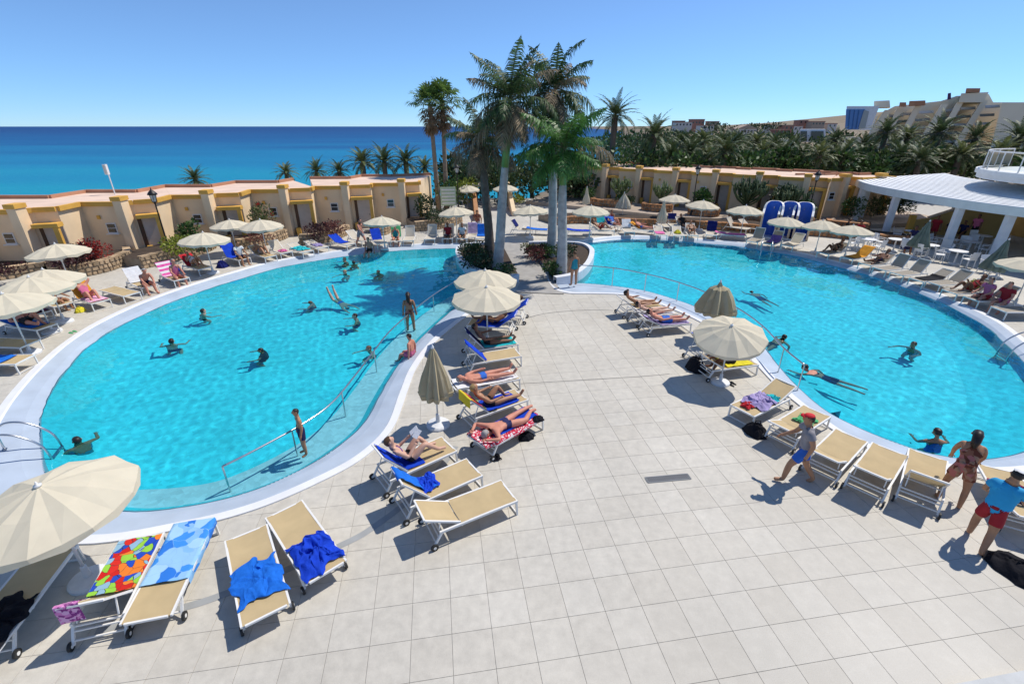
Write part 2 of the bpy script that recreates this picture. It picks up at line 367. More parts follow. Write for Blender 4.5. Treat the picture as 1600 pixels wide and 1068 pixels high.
def water_sheet(W, seed, step=.065):
    """rippled water surface: a fine grid cut to the pool's outline"""
    P = np.array([(p.x, p.y) for p in W]); x0, y0 = P.min(0) - .3; x1, y1 = P.max(0) + .3
    xs_ = np.arange(x0, x1, step); ys_ = np.arange(y0, y1, step); X, Y = np.meshgrid(xs_, ys_, indexing='ij')
    ins = np.zeros(X.shape, bool); n = len(P)
    for i in range(n):
        (ax, ay), (bx, by) = P[i], P[i - 1]
        if ay == by: continue
        c = (ay > Y) != (by > Y); ins ^= c & (X < (bx - ax) * (Y - ay) / (by - ay) + ax)
    gr = ins.copy()
    for _ in range(2):
        g2 = gr.copy(); g2[1:] |= gr[:-1]; g2[:-1] |= gr[1:]; g2[:, 1:] |= gr[:, :-1]; g2[:, :-1] |= gr[:, 1:]; gr = g2
    rng = np.random.RandomState(seed); Z = np.zeros(X.shape)
    for k in range(46):
        lam = .24 * 1.06 ** k; a = rng.uniform(0, 2 * math.pi); ph = rng.uniform(0, 6.28); amp = .00042 * (lam / .4) ** .55
        wx = .25 * lam * np.sin(Y * 1.7 / lam ** .5 + ph * 3); Z += amp * np.sin(2 * math.pi / lam * ((X + wx) * math.cos(a) + Y * math.sin(a)) + ph)
    idx = -np.ones(X.shape, int); idx[gr] = np.arange(gr.sum()); vs = np.stack([X[gr], Y[gr], Z[gr] + WATER_Z], 1)
    q = gr[:-1, :-1] & gr[1:, :-1] & gr[1:, 1:] & gr[:-1, 1:]; i, j = np.nonzero(q)
    fs = np.stack([idx[i, j], idx[i + 1, j], idx[i + 1, j + 1], idx[i, j + 1]], 1)
    me = bpy.data.meshes.new('pool_water'); me.from_pydata(vs.tolist(), [], fs.tolist()); me.polygons.foreach_set('use_smooth', [True] * len(me.polygons)); me.update()
    o = obj('pool_water', me, m_water); o.cycles.is_caustics_caster = True; return o
m_water = water_material()
def wet(o): o.cycles.is_caustics_receiver = True; return o
def lerp(A, B, t, z=None): return [Vector((*(a.lerp(b, t).xy), a.lerp(b, t).z if z is None else z)) for a, b in zip(A, B)]
def frac_in(A, B, d):
    return [a.lerp(b, min(.9, d / max((b - a).length, .01))) for a, b in zip(A, B)]
for nm, O, W in (('left', L_out, L_wat), ('right', R_out, R_wat)):
    r0 = [Vector((p.x, p.y, -.02)) for p in O]; r1 = [Vector((p.x, p.y, .035)) for p in O]
    q = frac_in(O, W, .20); r2 = [Vector((p.x, p.y, .038)) for p in q]; r3 = [Vector((p.x, p.y, .008)) for p in frac_in(O, W, .24)]
    mb = MB(); mb.strip(r0, r1, True).strip(r1, r2, True).strip(r2, r3, True)
    tag(mb.build('pool_rim', m_rim, None, True), 'white raised rim around the %s-hand swimming pool' % nm, kind='structure')
    w0 = [Vector((p.x, p.y, -.145)) for p in W]; w1 = [Vector((p.x, p.y, FLOOR_Z)) for p in W]
    mb = MB(); mid = [a.lerp(b, .6) for a, b in zip(r3, w0)]
    for p in mid: p.z = -.055
    mb.strip(r3, mid, True).strip(mid, w0, True)
    tag(wet(mb.build('pool_band', m_band, None, True)), 'pale blue sloping band inside the rim of the %s-hand pool' % nm, kind='structure')
    # a short upright wall, then a coved slope down to the floor
    nrm = []
    for i in range(len(W)):
        t = (W[(i + 1) % len(W)] - W[i - 1]).normalized(); k = Vector((-t.y, t.x, 0))
        if not inside(W[i] + k * .3, W): k = -k
        nrm.append(k)
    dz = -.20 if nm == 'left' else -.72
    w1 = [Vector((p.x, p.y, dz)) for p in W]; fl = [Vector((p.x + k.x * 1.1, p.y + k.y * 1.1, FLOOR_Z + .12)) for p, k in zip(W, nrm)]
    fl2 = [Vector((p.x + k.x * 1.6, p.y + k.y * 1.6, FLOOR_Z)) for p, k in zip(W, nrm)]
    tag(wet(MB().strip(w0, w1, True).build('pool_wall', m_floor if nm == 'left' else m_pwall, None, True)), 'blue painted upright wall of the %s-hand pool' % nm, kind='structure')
    tag(wet(MB().strip(w1, fl, True).strip(fl, fl2, True).build('pool_cove', m_floor, None, True)), 'turquoise coved slope below the wall of the %s-hand pool' % nm, kind='structure')
    tag(wet(holed('pool_floor', W, [], FLOOR_Z - .004, m_floor)), 'turquoise floor of the %s-hand pool' % nm, kind='structure')
    tag(water_sheet(W, 3 if nm == 'left' else 8), 'clear turquoise water of the %s-hand pool' % nm, kind='structure')
# submerged shelf with a second step along the promontory, left pool
shelf_in = crom([v2(p) for p in [(-8.4,8.0),(-7.3,8.1),(-6.5,8.35),(-5.8,9.0),(-5.2,9.9),(-4.9,10.9),(-4.75,12.2),(-4.65,13.6),(-4.45,15.4),(-4.1,17.0),(-3.6,18.8),(-2.9,20.6),(-1.9,22.0)]], 6, False)
shelf_out = crom([v2(p) for p in [(-8.4,7.45),(-7.6,7.27),(-6.5,7.45),(-5.5,7.9),(-4.75,8.6),(-4.2,9.5),(-3.9,10.4),(-3.85,11.7),(-3.75,13.4),(-3.45,15.4),(-3.0,17.2),(-2.4,19.2),(-1.6,21.0)]], 6, False)
mb = MB(); zs = lambda P, z: [Vector((p.x, p.y, z)) for p in P]
mb.strip(zs(shelf_out, -.36), zs(shelf_in, -.40)).strip(zs(shelf_in, -.40), zs(shelf_in, FLOOR_Z))
tag(wet(mb.build('pool_shelf', m_shelf)), 'submerged pale ledge along the promontory edge of the left pool', kind='structure')
shelf2 = lerp(shelf_out, shelf_in, 1.55)
mb = MB(); mb.strip(zs(shelf_in, -.78), zs(shelf2, -.80)).strip(zs(shelf2, -.80), zs(shelf2, FLOOR_Z))
tag(wet(mb.build('pool_step', m_floor)), 'second deeper step below the pale ledge of the left pool', kind='structure')
rs_in = crom([v2(p) for p in [(3.9,23.1),(5.2,22.7),(6.7,21.9),(7.8,20.7),(8.7,19.2),(9.4,17.4),(9.55,15.4),(9.3,13.8),(9.15,12.3),(9.2,11.2)]], 6, False)
rs_out = crom([v2(p) for p in [(3.6,22.5),(4.9,22.1),(6.2,21.4),(7.2,20.3),(8.1,18.9),(8.8,17.3),(8.95,15.4),(8.7,13.8),(8.55,12.3),(8.6,11.0)]], 6, False)
mb = MB(); mb.strip(zs(rs_out, -.45), zs(rs_in, -.5)).strip(zs(rs_in, -.5), zs(rs_in, FLOOR_Z))
tag(wet(mb.build('pool_shelf', m_floor)), 'submerged ledge along the promontory edge of the right pool', kind='structure')

# bridge path with the two planted islands beside it
m_path = mat('path concrete', (.36, .345, .32), .85, .14, 2.2, .1, 50, world_tex=True)
bl = [(-.75,30.75),(-.55,29.5),(.40,22.1),(.15,20.6)]; br_ = [(.92,30.75),(1.0,29.5),(2.1,22.1),(2.35,20.35)]
mb = MB(); A = [v2(p, .03) for p in bl]; B = [v2(p, .03) for p in br_]
mb.strip(A, B).strip([v2(p, -.6) for p in bl], A).strip(B, [v2(p, -.6) for p in br_])
tag(mb.build('path', m_path), 'grey footpath crossing between the two pools', kind='structure')
m_soil = mat('soil', (.06, .042, .03), .95, .3, 9, .4, 25)
m_isl = mat('island rim', (.70, .72, .76), .6, .07, 2, world_tex=True)
def island(nm, pts, inner_shift):
    """raised white kerb wall round a bed of soil"""
    O = crom([v2(p) for p in pts], 6, False); c = sum(O, Vector()) / len(O)
    I = []
    for i, p in enumerate(O):
        t = (O[min(i + 1, len(O) - 1)] - O[max(i - 1, 0)]).normalized(); nr = Vector((-t.y, t.x, 0))
        if (c - p).dot(nr) < 0: nr = -nr
        I.append(p + nr * .28)
    mb = MB(); mb.strip(zs(O, FLOOR_Z), zs(O, .32)).strip(zs(O, .32), zs(I, .34)).strip(zs(I, .34), zs(I, .1))
    k = tag(wet(mb.build('island_rim', m_isl)), 'white kerb wall of the planted island on the %s side of the footpath' % nm, kind='structure')
    s_ = holed('island_soil', I, [], .2, m_soil); tag(s_, 'dark soil bed of the %s palm island' % nm, kind='structure')
    return I
isl_L = island('left', [(-.62,29.7),(-2.2,29.6),(-3.2,29.0),(-3.33,27.6),(-2.97,25.6),(-2.05,23.5),(-.9,22.4),(.34,22.2)], .2)
isl_R = island('right', [(2.14,21.9),(3.2,22.6),(4.1,24.4),(4.7,26.6),(4.85,28.2),(4.4,29.5),(3.0,29.9),(1.05,29.8)], .2)

# ---------------------------------------------------------------- terrain, sea, hill
m_land = mat('dry land', (.23, .18, .12), .95, .25, .05, .3, 2, world_tex=True)
SEA_Z = -20.0
def coast(y):
    """x of the shore line at distance y"""
    pts = [(-200, -70), (0, -62), (40, -32), (60, -16), (90, 0), (200, 34), (600, 120), (3000, 620), (40000, 8200)]
    for (y0, x0), (y1, x1) in zip(pts, pts[1:]):
        if y <= y1: return x0 + (x1 - x0) * (y - y0) / (y1 - y0)
    return pts[-1][1]
def land_z(x, y):
    d = x - coast(y); t = max(0, min(1, d / (14 + .03 * max(y, 0)))); base = -26 + (26 - 2.6) * (t * t * (3 - 2 * t))
    if y > 52: base += min(1.6, (y - 52) * .12) * t
    hx = (x - 1180) / 300; hy = (y - 1500) / 500; base += 44 * math.exp(-hx * hx - hy * hy) * t
    base += 7.0 * max(0, min(1, (y - 250) / 500)) * t
    hx = (x - 150) / 60; hy = (y - 190) / 60; base += 5 * math.exp(-hx * hx - hy * hy) * t
    if y > 120: base += 1.6 * noise.noise(Vector((x * .012, y * .012, 0))) * t
    return base
xs = sorted(set([-400, -250, -150, -100] + list(range(-80, 160, 6)) + list(range(160, 600, 25)) + list(range(600, 2600, 90)) + [3500, 6000, 12000, 30000]))
ys = sorted(set([-300, -100, -40] + list(range(-20, 140, 6)) + list(range(140, 600, 25)) + list(range(600, 3000, 100)) + [4000, 7000, 14000, 40000]))
mb = MB(); 
for x in xs:
    for y in ys: mb.v.append((x, y, land_z(x, y)))
ny = len(ys)
for i in range(len(xs) - 1):
    for j in range(ny - 1): a = i * ny + j; mb.f.append((a, a + ny, a + ny + 1, a + 1))
tag(mb.build('ground', m_land, None, True), 'dry brown land falling to the shore', kind='structure')
def sea_material():
    m = bpy.data.materials.new('sea'); m.use_nodes = True; n, l = nodes_of(m); b = n['Principled BSDF']
    geo = n.new('ShaderNodeNewGeometry'); sp = n.new('ShaderNodeSeparateXYZ'); l.new(geo.outputs['Position'], sp.inputs[0])
    lg = n.new('ShaderNodeMath'); lg.operation = 'LOGARITHM'; lg.inputs[1].default_value = 10; l.new(sp.outputs[1], lg.inputs[0])
    nz = n.new('ShaderNodeTexNoise'); nz.inputs['Scale'].default_value = .006; nz.inputs['Detail'].default_value = 5
    mp = n.new('ShaderNodeMapping'); mp.inputs['Scale'].default_value = (.35, 1.6, 1); l.new(geo.outputs['Position'], mp.inputs[0]); l.new(mp.outputs[0], nz.inputs['Vector'])
    ad = n.new('ShaderNodeMath'); ad.operation = 'MULTIPLY_ADD'; ad.inputs[1].default_value = .75; l.new(nz.outputs[0], ad.inputs[0]); l.new(lg.outputs[0], ad.inputs[2])
    mr = n.new('ShaderNodeMapRange'); mr.inputs[1].default_value = 2.5; mr.inputs[2].default_value = 3.95; l.new(ad.outputs[0], mr.inputs[0])
    rp = n.new('ShaderNodeValToRGB'); e = rp.color_ramp.elements; e[0].position = 0; e[0].color = (.008, .31, .40, 1); e[1].position = 1; e[1].color = (.003, .042, .17, 1)
    k = e.new(.32); k.color = (.005, .19, .36, 1); k = e.new(.6); k.color = (.003, .09, .25, 1)
    l.new(mr.outputs[0], rp.inputs[0]); l.new(rp.outputs[0], b.inputs['Base Color']); b.inputs['Roughness'].default_value = .35; b.inputs['IOR'].default_value = 1.33; b.inputs['Specular IOR Level'].default_value = .03
    w = n.new('ShaderNodeTexNoise'); w.inputs['Scale'].default_value = .5; w.inputs['Detail'].default_value = 6; mp2 = n.new('ShaderNodeMapping'); mp2.inputs['Scale'].default_value = (.4, 1.4, 1); l.new(geo.outputs['Position'], mp2.inputs[0]); l.new(mp2.outputs[0], w.inputs['Vector'])
    bp = n.new('ShaderNodeBump'); bp.inputs['Strength'].default_value = .8; bp.inputs['Distance'].default_value = .6; l.new(w.outputs[0], bp.inputs['Height']); l.new(bp.outputs[0], b.inputs['Normal'])
    return m
mb = MB()
sx = [-40000, -8000, -2000, -600, -200, 0, 200, 600, 2000, 8000, 40000]; sy = [-300, 0, 60, 200, 600, 2000, 8000, 50000]
for x in sx:
    for y in sy: mb.v.append((x, y, SEA_Z))
for i in range(len(sx) - 1):
    for j in range(len(sy) - 1): a = i * len(sy) + j; mb.f.append((a, a + len(sy), a + len(sy) + 1, a + 1))
tag(mb.build('sea', sea_material()), 'blue sea reaching the horizon', kind='structure')
# ================================================================ BUILDINGS
m_wall = mat('render beige', (.84, .64, .41), .85, .10, .8, .15, 30, world_tex=True)
m_wall2 = mat('render ochre', (.80, .58, .36), .85, .10, .8, .15, 30, world_tex=True)
m_yel = mat('trim yellow', (.72, .40, .075), .7, .09, 2, .08, 30, world_tex=True)
m_roof = mat('roof pink', (.74, .55, .43), .85, .12, .7, .1, 20, world_tex=True)
m_para = mat('parapet terracotta', (.44, .22, .13), .85, .12, 1, .1, 20, world_tex=True)
m_glass = mat('window glass', (.02, .025, .03), .12, .1, 3, spec=.8)
m_white = mat('white paint', (.76, .76, .75), .5, .05, 3)
m_door = mat('door pale', (.58, .50, .42), .6, .08, 3)
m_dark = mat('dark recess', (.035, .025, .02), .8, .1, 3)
m_red = mat('sign red', (.55, .03, .03), .5, .05, 3)
def rot2(v, a): return Vector((v.x * math.cos(a) - v.y * math.sin(a), v.x * math.sin(a) + v.y * math.cos(a), 0))
def bungalow(label, W0, W1, R0, C, N0, back, z0, wall_m, parts=('window', 'door'), H=2.95, group='bungalows'):
    base = Vector((W0.x, W0.y, z0)); t = thing('bungalow', label, 'bungalow', base, 0, group)
    L = lambda p, z=0: Vector((p.x - W0.x, p.y - W0.y, z))
    front = [L(W0), L(W1), L(R0), L(C), L(N0)]; bk = [L(p) for p in back]
    poly = front + bk
    MB().prism(poly, -.6, H).build('wall', wall_m, t)
    area = sum(poly[i - 1].x * poly[i].y - poly[i].x * poly[i - 1].y for i in range(len(poly))); sg = 1 if area > 0 else -1
    rf = MB().prism([p * .999 for p in poly], H + .003, H + .06).build('roof', m_roof, t)
    # parapet along the front, butted pieces
    def nrm(a, b):
        d = (b - a).normalized(); return Vector((d.y, -d.x, 0)) * sg
    pp = MB()
    for k, (a, b) in enumerate(zip(front, front[1:])):
        nn = nrm(a, b); d = (b - a).normalized(); e = .004 * k
        pp.bar(a + nn * (.02 + e) + d * .03 + Vector((0, 0, H + .02 + e)), b + nn * (.02 + e) - d * .03 + Vector((0, 0, H + .02 + e)), .2, .24)
    pp.build('parapet', m_yel, t)
    pb = MB()
    for k, (a, b) in enumerate(zip(bk, bk[1:])):
        pb.bar(a + Vector((0, 0, H + .15)), b + Vector((0, 0, H + .15 + .004 * (k + 1))), .22, .2)
    pb.build('back_parapet', m_para, rf)
    # pilaster beside the door
    d = (front[1] - front[0]).normalized(); nn = nrm(front[0], front[1])
    ang = math.atan2(d.y, d.x)
    pc = front[1] + d * .18 + nn * .06
    MB().box(pc + Vector((0, 0, (H + .22) / 2 - .3)), (.44, .62, H + .22 + .6), ang).build('pilaster', wall_m, t)
    MB().box(pc + Vector((0, 0, H + .32)), (.54, .72, .22), ang).build('pilaster_cap', m_yel, t)
    # portico: lintel on a post in front of the recess
    a, b = front[2], front[3]; d2 = (b - a).normalized(); n2 = nrm(a, b); an2 = math.atan2(d2.y, d2.x); ln = (b - a).length
    lz = 2.22
    MB().box((a + b) / 2 + n2 * .33 + Vector((0, 0, lz)), (ln + .1, .62, .2), an2).build('lintel', m_yel, t)
    MB().box(b - d2 * .1 + n2 * .50 + Vector((0, 0, lz / 2 - .35)), (.22, .22, lz + .48), an2).build('post', m_yel, t)
    MB().box(a + d2 * .16 + n2 * .35 + Vector((0, 0, .05)), (.26, .5, .9), an2).build('dado', m_yel, t)
    if 'door' in parts:
        dc = a + d2 * (ln * .56)
        dr = MB().box(dc + n2 * .012 + Vector((0, 0, 1.02)), (.86, .05, 2.04), an2).build('door', m_door, t)
        MB().box(dc + n2 * .045 + d2 * .34 + Vector((0, 0, 1.0)), (.03, .05, .13), an2).build('handle', m_dark, dr)
        MB().box(dc - d2 * .55 + n2 * .012 + Vector((0, 0, 1.02)), (.2, .04, 2.04), an2).build('door_gap', mat('door gap shade', (.13, .075, .045), .8), t)  # brown strip stands in for the shade inside the open door gap
    if 'window' in parts:
        wc = front[0].lerp(front[1], .62) + Vector((0, 0, 1.62))
        w = MB().box(wc + nn * .012, (.54, .05, .58), ang).build('window', m_white, t)
        MB().box(wc + nn * .032 + Vector((0, 0, .13)), (.44, .02, .22), ang).build('pane', m_glass, w)
        MB().box(wc + nn * .032 - Vector((0, 0, .12)), (.44, .02, .22), ang).build('pane', m_glass, w)
        MB().box(wc + nn * .07 - Vector((0, 0, .32)), (.72, .14, .05), ang).build('sill', m_white, w)
        MB().box(wc + nn * .05 + Vector((0, 0, .62)) - d * .5, (.16, .08, .2), ang).build('wall_lamp', m_yel, t)
    return t
LW = [Vector(p) for p in [(-30.6,21.6,0),(-27.4,24.5,0),(-24.2,27.25,0),(-21.1,30.25,0),(-17.6,33.0,0),(-14.1,35.0,0),(-10.5,36.95,0),(-7.3,38.85,0)]]
lab_L = ['beige bungalow at the left picture edge with red number sign by its door','beige bungalow behind the dark red shrubs on the left','beige bungalow behind the tall lamp post on the left','beige bungalow behind the two small umbrellas, left row, with a round bush at its wall',
 'beige bungalow with a round red plaque on its wall, left row','beige bungalow left of the twin fan palms, second from the row\'s far end','beige bungalow at the far end of the left row beside the twin fan palms']
for i in range(7):
    A, Nn = LW[i], LW[i + 1]; W1 = A + Vector((2.05, .12, 0)); C = Nn + Vector((.22, -1.75 if i < 4 else -1.1, 0)); R0 = W1 + Vector((.42, .55 if i < 4 else .35, 0))
    bo = Vector((-3.4, 4.6, 0)) if i < 5 else Vector((-2.4, 5.6, 0))
    if i == 6: back = [Nn + Vector((.1, 5.2, 0)), A + bo + Vector((2.6, .1, 0)), A + bo]
    else: back = [Nn + bo, A + bo + Vector((3.2, .1, 0)), A + bo]
    b = bungalow(lab_L[i], A, W1, R0, C, Nn, back, 0, m_wall, group='left row of bungalows')
    if i == 0:
        MB().box(Vector((2.9, 2.15, 2.4)) , (.34, .05, .3), R(-86)).build('number_sign', m_red, b)
        MB().box(Vector((3.0, 1.6, .0 + 1.25)), (.4, .06, .55), R(-86)).build('notice_frame', mat('notice', (.6, .55, .55), .5), b)
    if i == 4:
        pq = MB().lathe([(.02, 0), (.15, .01), (.15, .03), (.11, .031), (.11, .02), (.0, .02)], 16).build('plaque', m_red, b); pq.location = (.4, -.06, 2.1); pq.rotation_euler = (R(90), 0, R(3))
        MB().box(Vector((1.2, .0, 1.5)), (.22, .1, .3), R(3)).build('alarm_box', m_red, b)
# right row, on a terrace
ru = Vector((.806, -.591, 0)); rn = Vector((-.591, -.806, 0))
RS = Vector((4.66, 51.27, 0)); RWD = 3.4; TZ = .3
lab_R = ['ochre bungalow half hidden by the green arching palm at the near end of the path','ochre bungalow behind the leftmost candelabra cactus, right row','ochre bungalow behind the second candelabra cactus, right row','ochre bungalow behind the right-hand row\'s first lamp post','ochre bungalow behind the biggest candelabra cactus, right row',
 'ochre bungalow behind the three blue shower niches','ochre bungalow right of the showers, behind the lamp post there','ochre bungalow half hidden by the pergola\'s first columns','ochre bungalow seen under the pergola roof beside the stair wall']
ru2 = Vector((.976, .217, 0)); rn2 = Vector((.217, -.976, 0)); RS2 = RS + ru * (RWD * 7) + Vector((.35, 1.2, 0))
for i in range(9):
    (o_, u_, n_, k) = (RS, ru, rn, i) if i < 7 else (RS2, ru2, rn2, i - 7)
    A = o_ + u_ * (RWD * k); Nn = o_ + u_ * (RWD * (k + 1)); W1 = A + u_ * 1.75 - n_ * .12; R0 = W1 + u_ * .4 - n_ * .55; C = Nn - u_ * .15 - n_ * .85
    dp_ = 6.3 if i < 7 else 2.4; back = [Nn - n_ * dp_, Nn - n_ * dp_ - u_ * 1.2, Nn - n_ * (dp_ + .6) - u_ * 1.2, A - n_ * (dp_ + .6)]
    bungalow(lab_R[i], A, W1, R0, C, Nn, back, TZ, m_wall2, H=2.9 if i < 7 else 2.83, group='right row of bungalows')
# terrace slab under the right row
tp = [RS + rn * 4.9 - ru * .5, RS + rn * 4.9 + ru * 20, Vector((27.5, 35.6, 0)), Vector((34, 37.0, 0)), Vector((34, 50, 0)), RS - rn * 9 + ru * 20, RS - rn * 9 - ru * .5]
tag(MB().prism(tp, -.5, TZ).build('terrace', mat('terrace paving', (.42, .34, .27), .85, .12, 1, world_tex=True)), 'raised terrace carrying the right row of bungalows', kind='structure')

# ---------------------------------------------------------------- stone planters
m_stone = mat('field stone', (.44, .32, .20), .9, .22, 6, .6, 14, island=.35)
m_stone_r = mat('field stone rust', (.40, .20, .09), .9, .25, 6, .6, 14, island=.4)
m_mortar = mat('mortar', (.30, .25, .19), .95, .2, 4)
def planter(label, pts, h, depth, side, stone, z0=0.0, ss=.27, cat='planter', grp='stone planters'):
    """stone-faced wall along pts with a bed of soil behind (side = +1 left of the walking direction)"""
    O = crom([Vector((p[0], p[1], 0)) for p in pts], 5, False); base = O[len(O) // 2].copy(); base.z = z0
    t = thing('stone_planter', label, cat, base, 0, grp)
    nr = []
    for i in range(len(O)):
        d = (O[min(i + 1, len(O) - 1)] - O[max(i - 1, 0)]).normalized(); nr.append(Vector((-d.y, d.x, 0)) * side)
    O = [p - base + Vector((0, 0, z0)) for p in O]
    I = [p + n_ * .3 for p, n_ in zip(O, nr)]; B = [p + n_ * depth for p, n_ in zip(O, nr)]
    g = lambda P, z: [Vector((p.x, p.y, z)) for p in P]
    cr = MB(); cr.strip(g(O, -.05), g(O, h - .03)).strip(g(O, h - .03), g(I, h - .03)).strip(g(I, h - .03), g(I, h - .2))
    cr.strip(g([O[0], B[0]], -.05), g([O[0], B[0]], h - .1)).strip(g([B[-1], O[-1]], -.05), g([B[-1], O[-1]], h - .1)).build('wall_core', m_mortar, t)
    MB().strip(g(I, h - .12), g(B, h - .1)).build('soil', m_soil, t)
    # stones
    sb = MB(); rng = random.Random(len(label) * 7 + int(abs(base.x) * 10))
    seg = [0]
    for a, b in zip(O, O[1:]): seg.append(seg[-1] + (b - a).length)
    def along(s_):
        for k in range(len(seg) - 1):
            if s_ <= seg[k + 1] or k == len(seg) - 2:
                f = (s_ - seg[k]) / max(seg[k + 1] - seg[k], 1e-5); return O[k].lerp(O[k + 1], f), nr[k]
    rows = max(2, round(h / (ss * .75))); rh = h / rows
    for r in range(rows):
        s_ = -rng.random() * ss * .4
        while s_ < seg[-1] - .03:
            w = ss * rng.uniform(.65, 1.35); p, nn = along(max(0, min(seg[-1], s_ + w / 2))); ang = math.atan2(nn.y, nn.x) - math.pi / 2
            hh = rh * rng.uniform(.85, 1.12); dp = rng.uniform(.12, .2); b0 = len(sb.v)
            c = p + nn * .02 + Vector((0, 0, min(h - hh / 2 + .03, r * rh + rh / 2)))
            for ii in (-1, 1):
                for jj in (-1, 1):
                    for kk in (-1, 1):
                        q = Vector((ii * w / 2 * rng.uniform(.72, .98), jj * dp / 2, kk * hh / 2 * rng.uniform(.75, .97)))
                        if jj * -1 > 0: q.x *= .8; q.z *= .8
                        sb.v.append(tuple(c + rot2(q, ang) + Vector((0, 0, q.z))))
            sb.f.extend([tuple(b0 + i_ for i_ in f) for f in [(0, 1, 3, 2), (4, 6, 7, 5), (0, 4, 5, 1), (2, 3, 7, 6), (0, 2, 6, 4), (1, 5, 7, 3)]])
            s_ += w
    # coping stones
    s_ = 0
    while s_ < seg[-1] - .1:
        w = rng.uniform(.3, .5); p, nn = along(min(seg[-1], s_ + w / 2)); ang = math.atan2(nn.y, nn.x) - math.pi / 2
        sb.box(p + nn * .14 + Vector((0, 0, h + rng.uniform(0, .03))), (w * .95, .36, .07), ang); s_ += w
    tag(sb.build('stone_facing', stone, t), kind='stuff')
    return t
def pg(*a): return [at(x, y) for x, y in a]
planter('curved stone planter at the left picture edge behind the umbrella group', pg((-60,452),(-10,440),(40,432),(70,428)), .55, 3.0, 1, m_stone)
planter('long curved stone planter holding the dark red shrubs', pg((84,441),(108,437),(140,431),(170,424),(196,415),(208,409),(207,402)), .62, 3.2, 1, m_stone)
planter('stone planter at the foot of the left lamp post', pg((226,420),(250,414),(290,404),(320,396),(338,387)), .62, 2.6, 1, m_stone)
planter('stone planter right of the blue folding chair, left side', pg((372,392),(400,387),(428,380),(449,372)), .62, 2.2, 1, m_stone)
planter('stone planter with the reddish shrub between two bungalow doors', pg((470,383),(498,381),(528,374),(546,365)), .62, 2.4, 1, m_stone)
planter('small stone planter behind the single umbrella left of the path', pg((585,368),(602,367),(615,360)), .6, 1.8, 1, m_stone)
planter('stone planter at the foot of the twin fan palms', pg((650,362),(680,359),(706,354),(722,347)), .65, 4.0, 1, m_stone)
# right side: low wall along the deck, upper beds on the terrace
RG = 'stone planters'
planter('low reddish stone wall along the far deck left of the showers', pg((868,352),(905,349),(960,352),(1030,355),(1100,358),(1150,361),(1182,364)), .5, 2.6, 1, m_stone_r, 0, .3)
planter('low reddish stone wall right of the showers behind the pergola', pg((1262,368),(1300,371),(1345,376),(1400,382),(1425,384)), .5, 2.2, 1, m_stone_r, 0, .3)
def rp_(u0, u1, n0): return [tuple((RS + ru * u + rn * n_).xy) for u, n_ in ((u0, n0 - .9), (u0 + .15, n0 - .2), (u0 + .6, n0), ((u0 + u1) / 2, n0 + .1), (u1 - .6, n0), (u1 - .15, n0 - .2), (u1, n0 - .9))]
for k, (u0, u1) in enumerate(((5.6, 9.4), (10.6, 13.2), (14.6, 17), (17.8, 20.4), (21.4, 23.6), (24.4, 27.0))):
    planter(['upper stone bed of the leftmost candelabra cactus','upper stone bed behind the round umbrella, second on the terrace','upper stone bed under the yucca beside the lamp post','upper stone bed of the biggest candelabra cactus','upper stone bed just right of the showers','upper stone bed seen between the pergola columns'][k],
            rp_(u0, u1, 3.6), .55, 2.4, 1, m_stone_r, TZ, .3)

# ---------------------------------------------------------------- the three blue shower niches
m_blue = mat('shower blue', (.03, .13, .58), .45, .1, 4); m_sh = mat('shower wall', (.58, .46, .33), .8, .08, 2)
for k, px in enumerate((1199, 1223, 1245)):
    p = at(px, 371 + k * 1.5); t = thing('shower_niche', ['leftmost','middle','rightmost'][k] + ' of the three tall blue shower niches', 'shower', p, R(-30), 'blue shower niches')
    w, hgt, dp = .98, 2.35, .8
    # half-round hollow, open to the front (-y)
    arc = [Vector((w / 2 * math.cos(a), .15 + dp * .7 * math.sin(a), 0)) for a in [math.pi * i / 12 for i in range(13)]]
    arco = [Vector(((w / 2 + .13) * math.cos(a), .15 + (dp * .7 + .13) * math.sin(a), 0)) for a in [math.pi * i / 12 for i in range(13)]]
    pin = [Vector((w / 2, -.3, 0))] + arc + [Vector((-w / 2, -.3, 0))]; pout = [Vector((w / 2 + .13, -.32, 0))] + arco + [Vector((-w / 2 - .13, -.32, 0))]
    def top(P, i):
        n_ = len(P) - 1; s_ = abs(2 * i / n_ - 1); return hgt - .75 * s_ ** 3.0
    zt = [top(pin, i) for i in range(len(pin))]
    up = lambda P: [Vector((p_.x, p_.y, z)) for p_, z in zip(P, zt)]
    MB().strip(pin, up(pin)).build('blue_lining', m_blue, t, True)
    mb = MB(); mb.strip(up(pout), pout); mb.strip([pout[0], up(pout)[0]], [pin[0], up(pin)[0]]).strip([pin[-1], up(pin)[-1]], [pout[-1], up(pout)[-1]]); mb.build('shell', m_sh, t)
    MB().strip(up(pin), up(pout)).build('rim', m_white, t)
    sp_ = MB().tube([(0, .62, 1.8), (0, .45, 1.95), (0, .35, 1.9)], .02, 6).build('shower_head', mat('chrome', (.7, .7, .7), .2, .02, 3, metal=1), t)
    MB().prism([(x.x, x.y) for x in pin], 0, .06).build('tray', m_white, t)

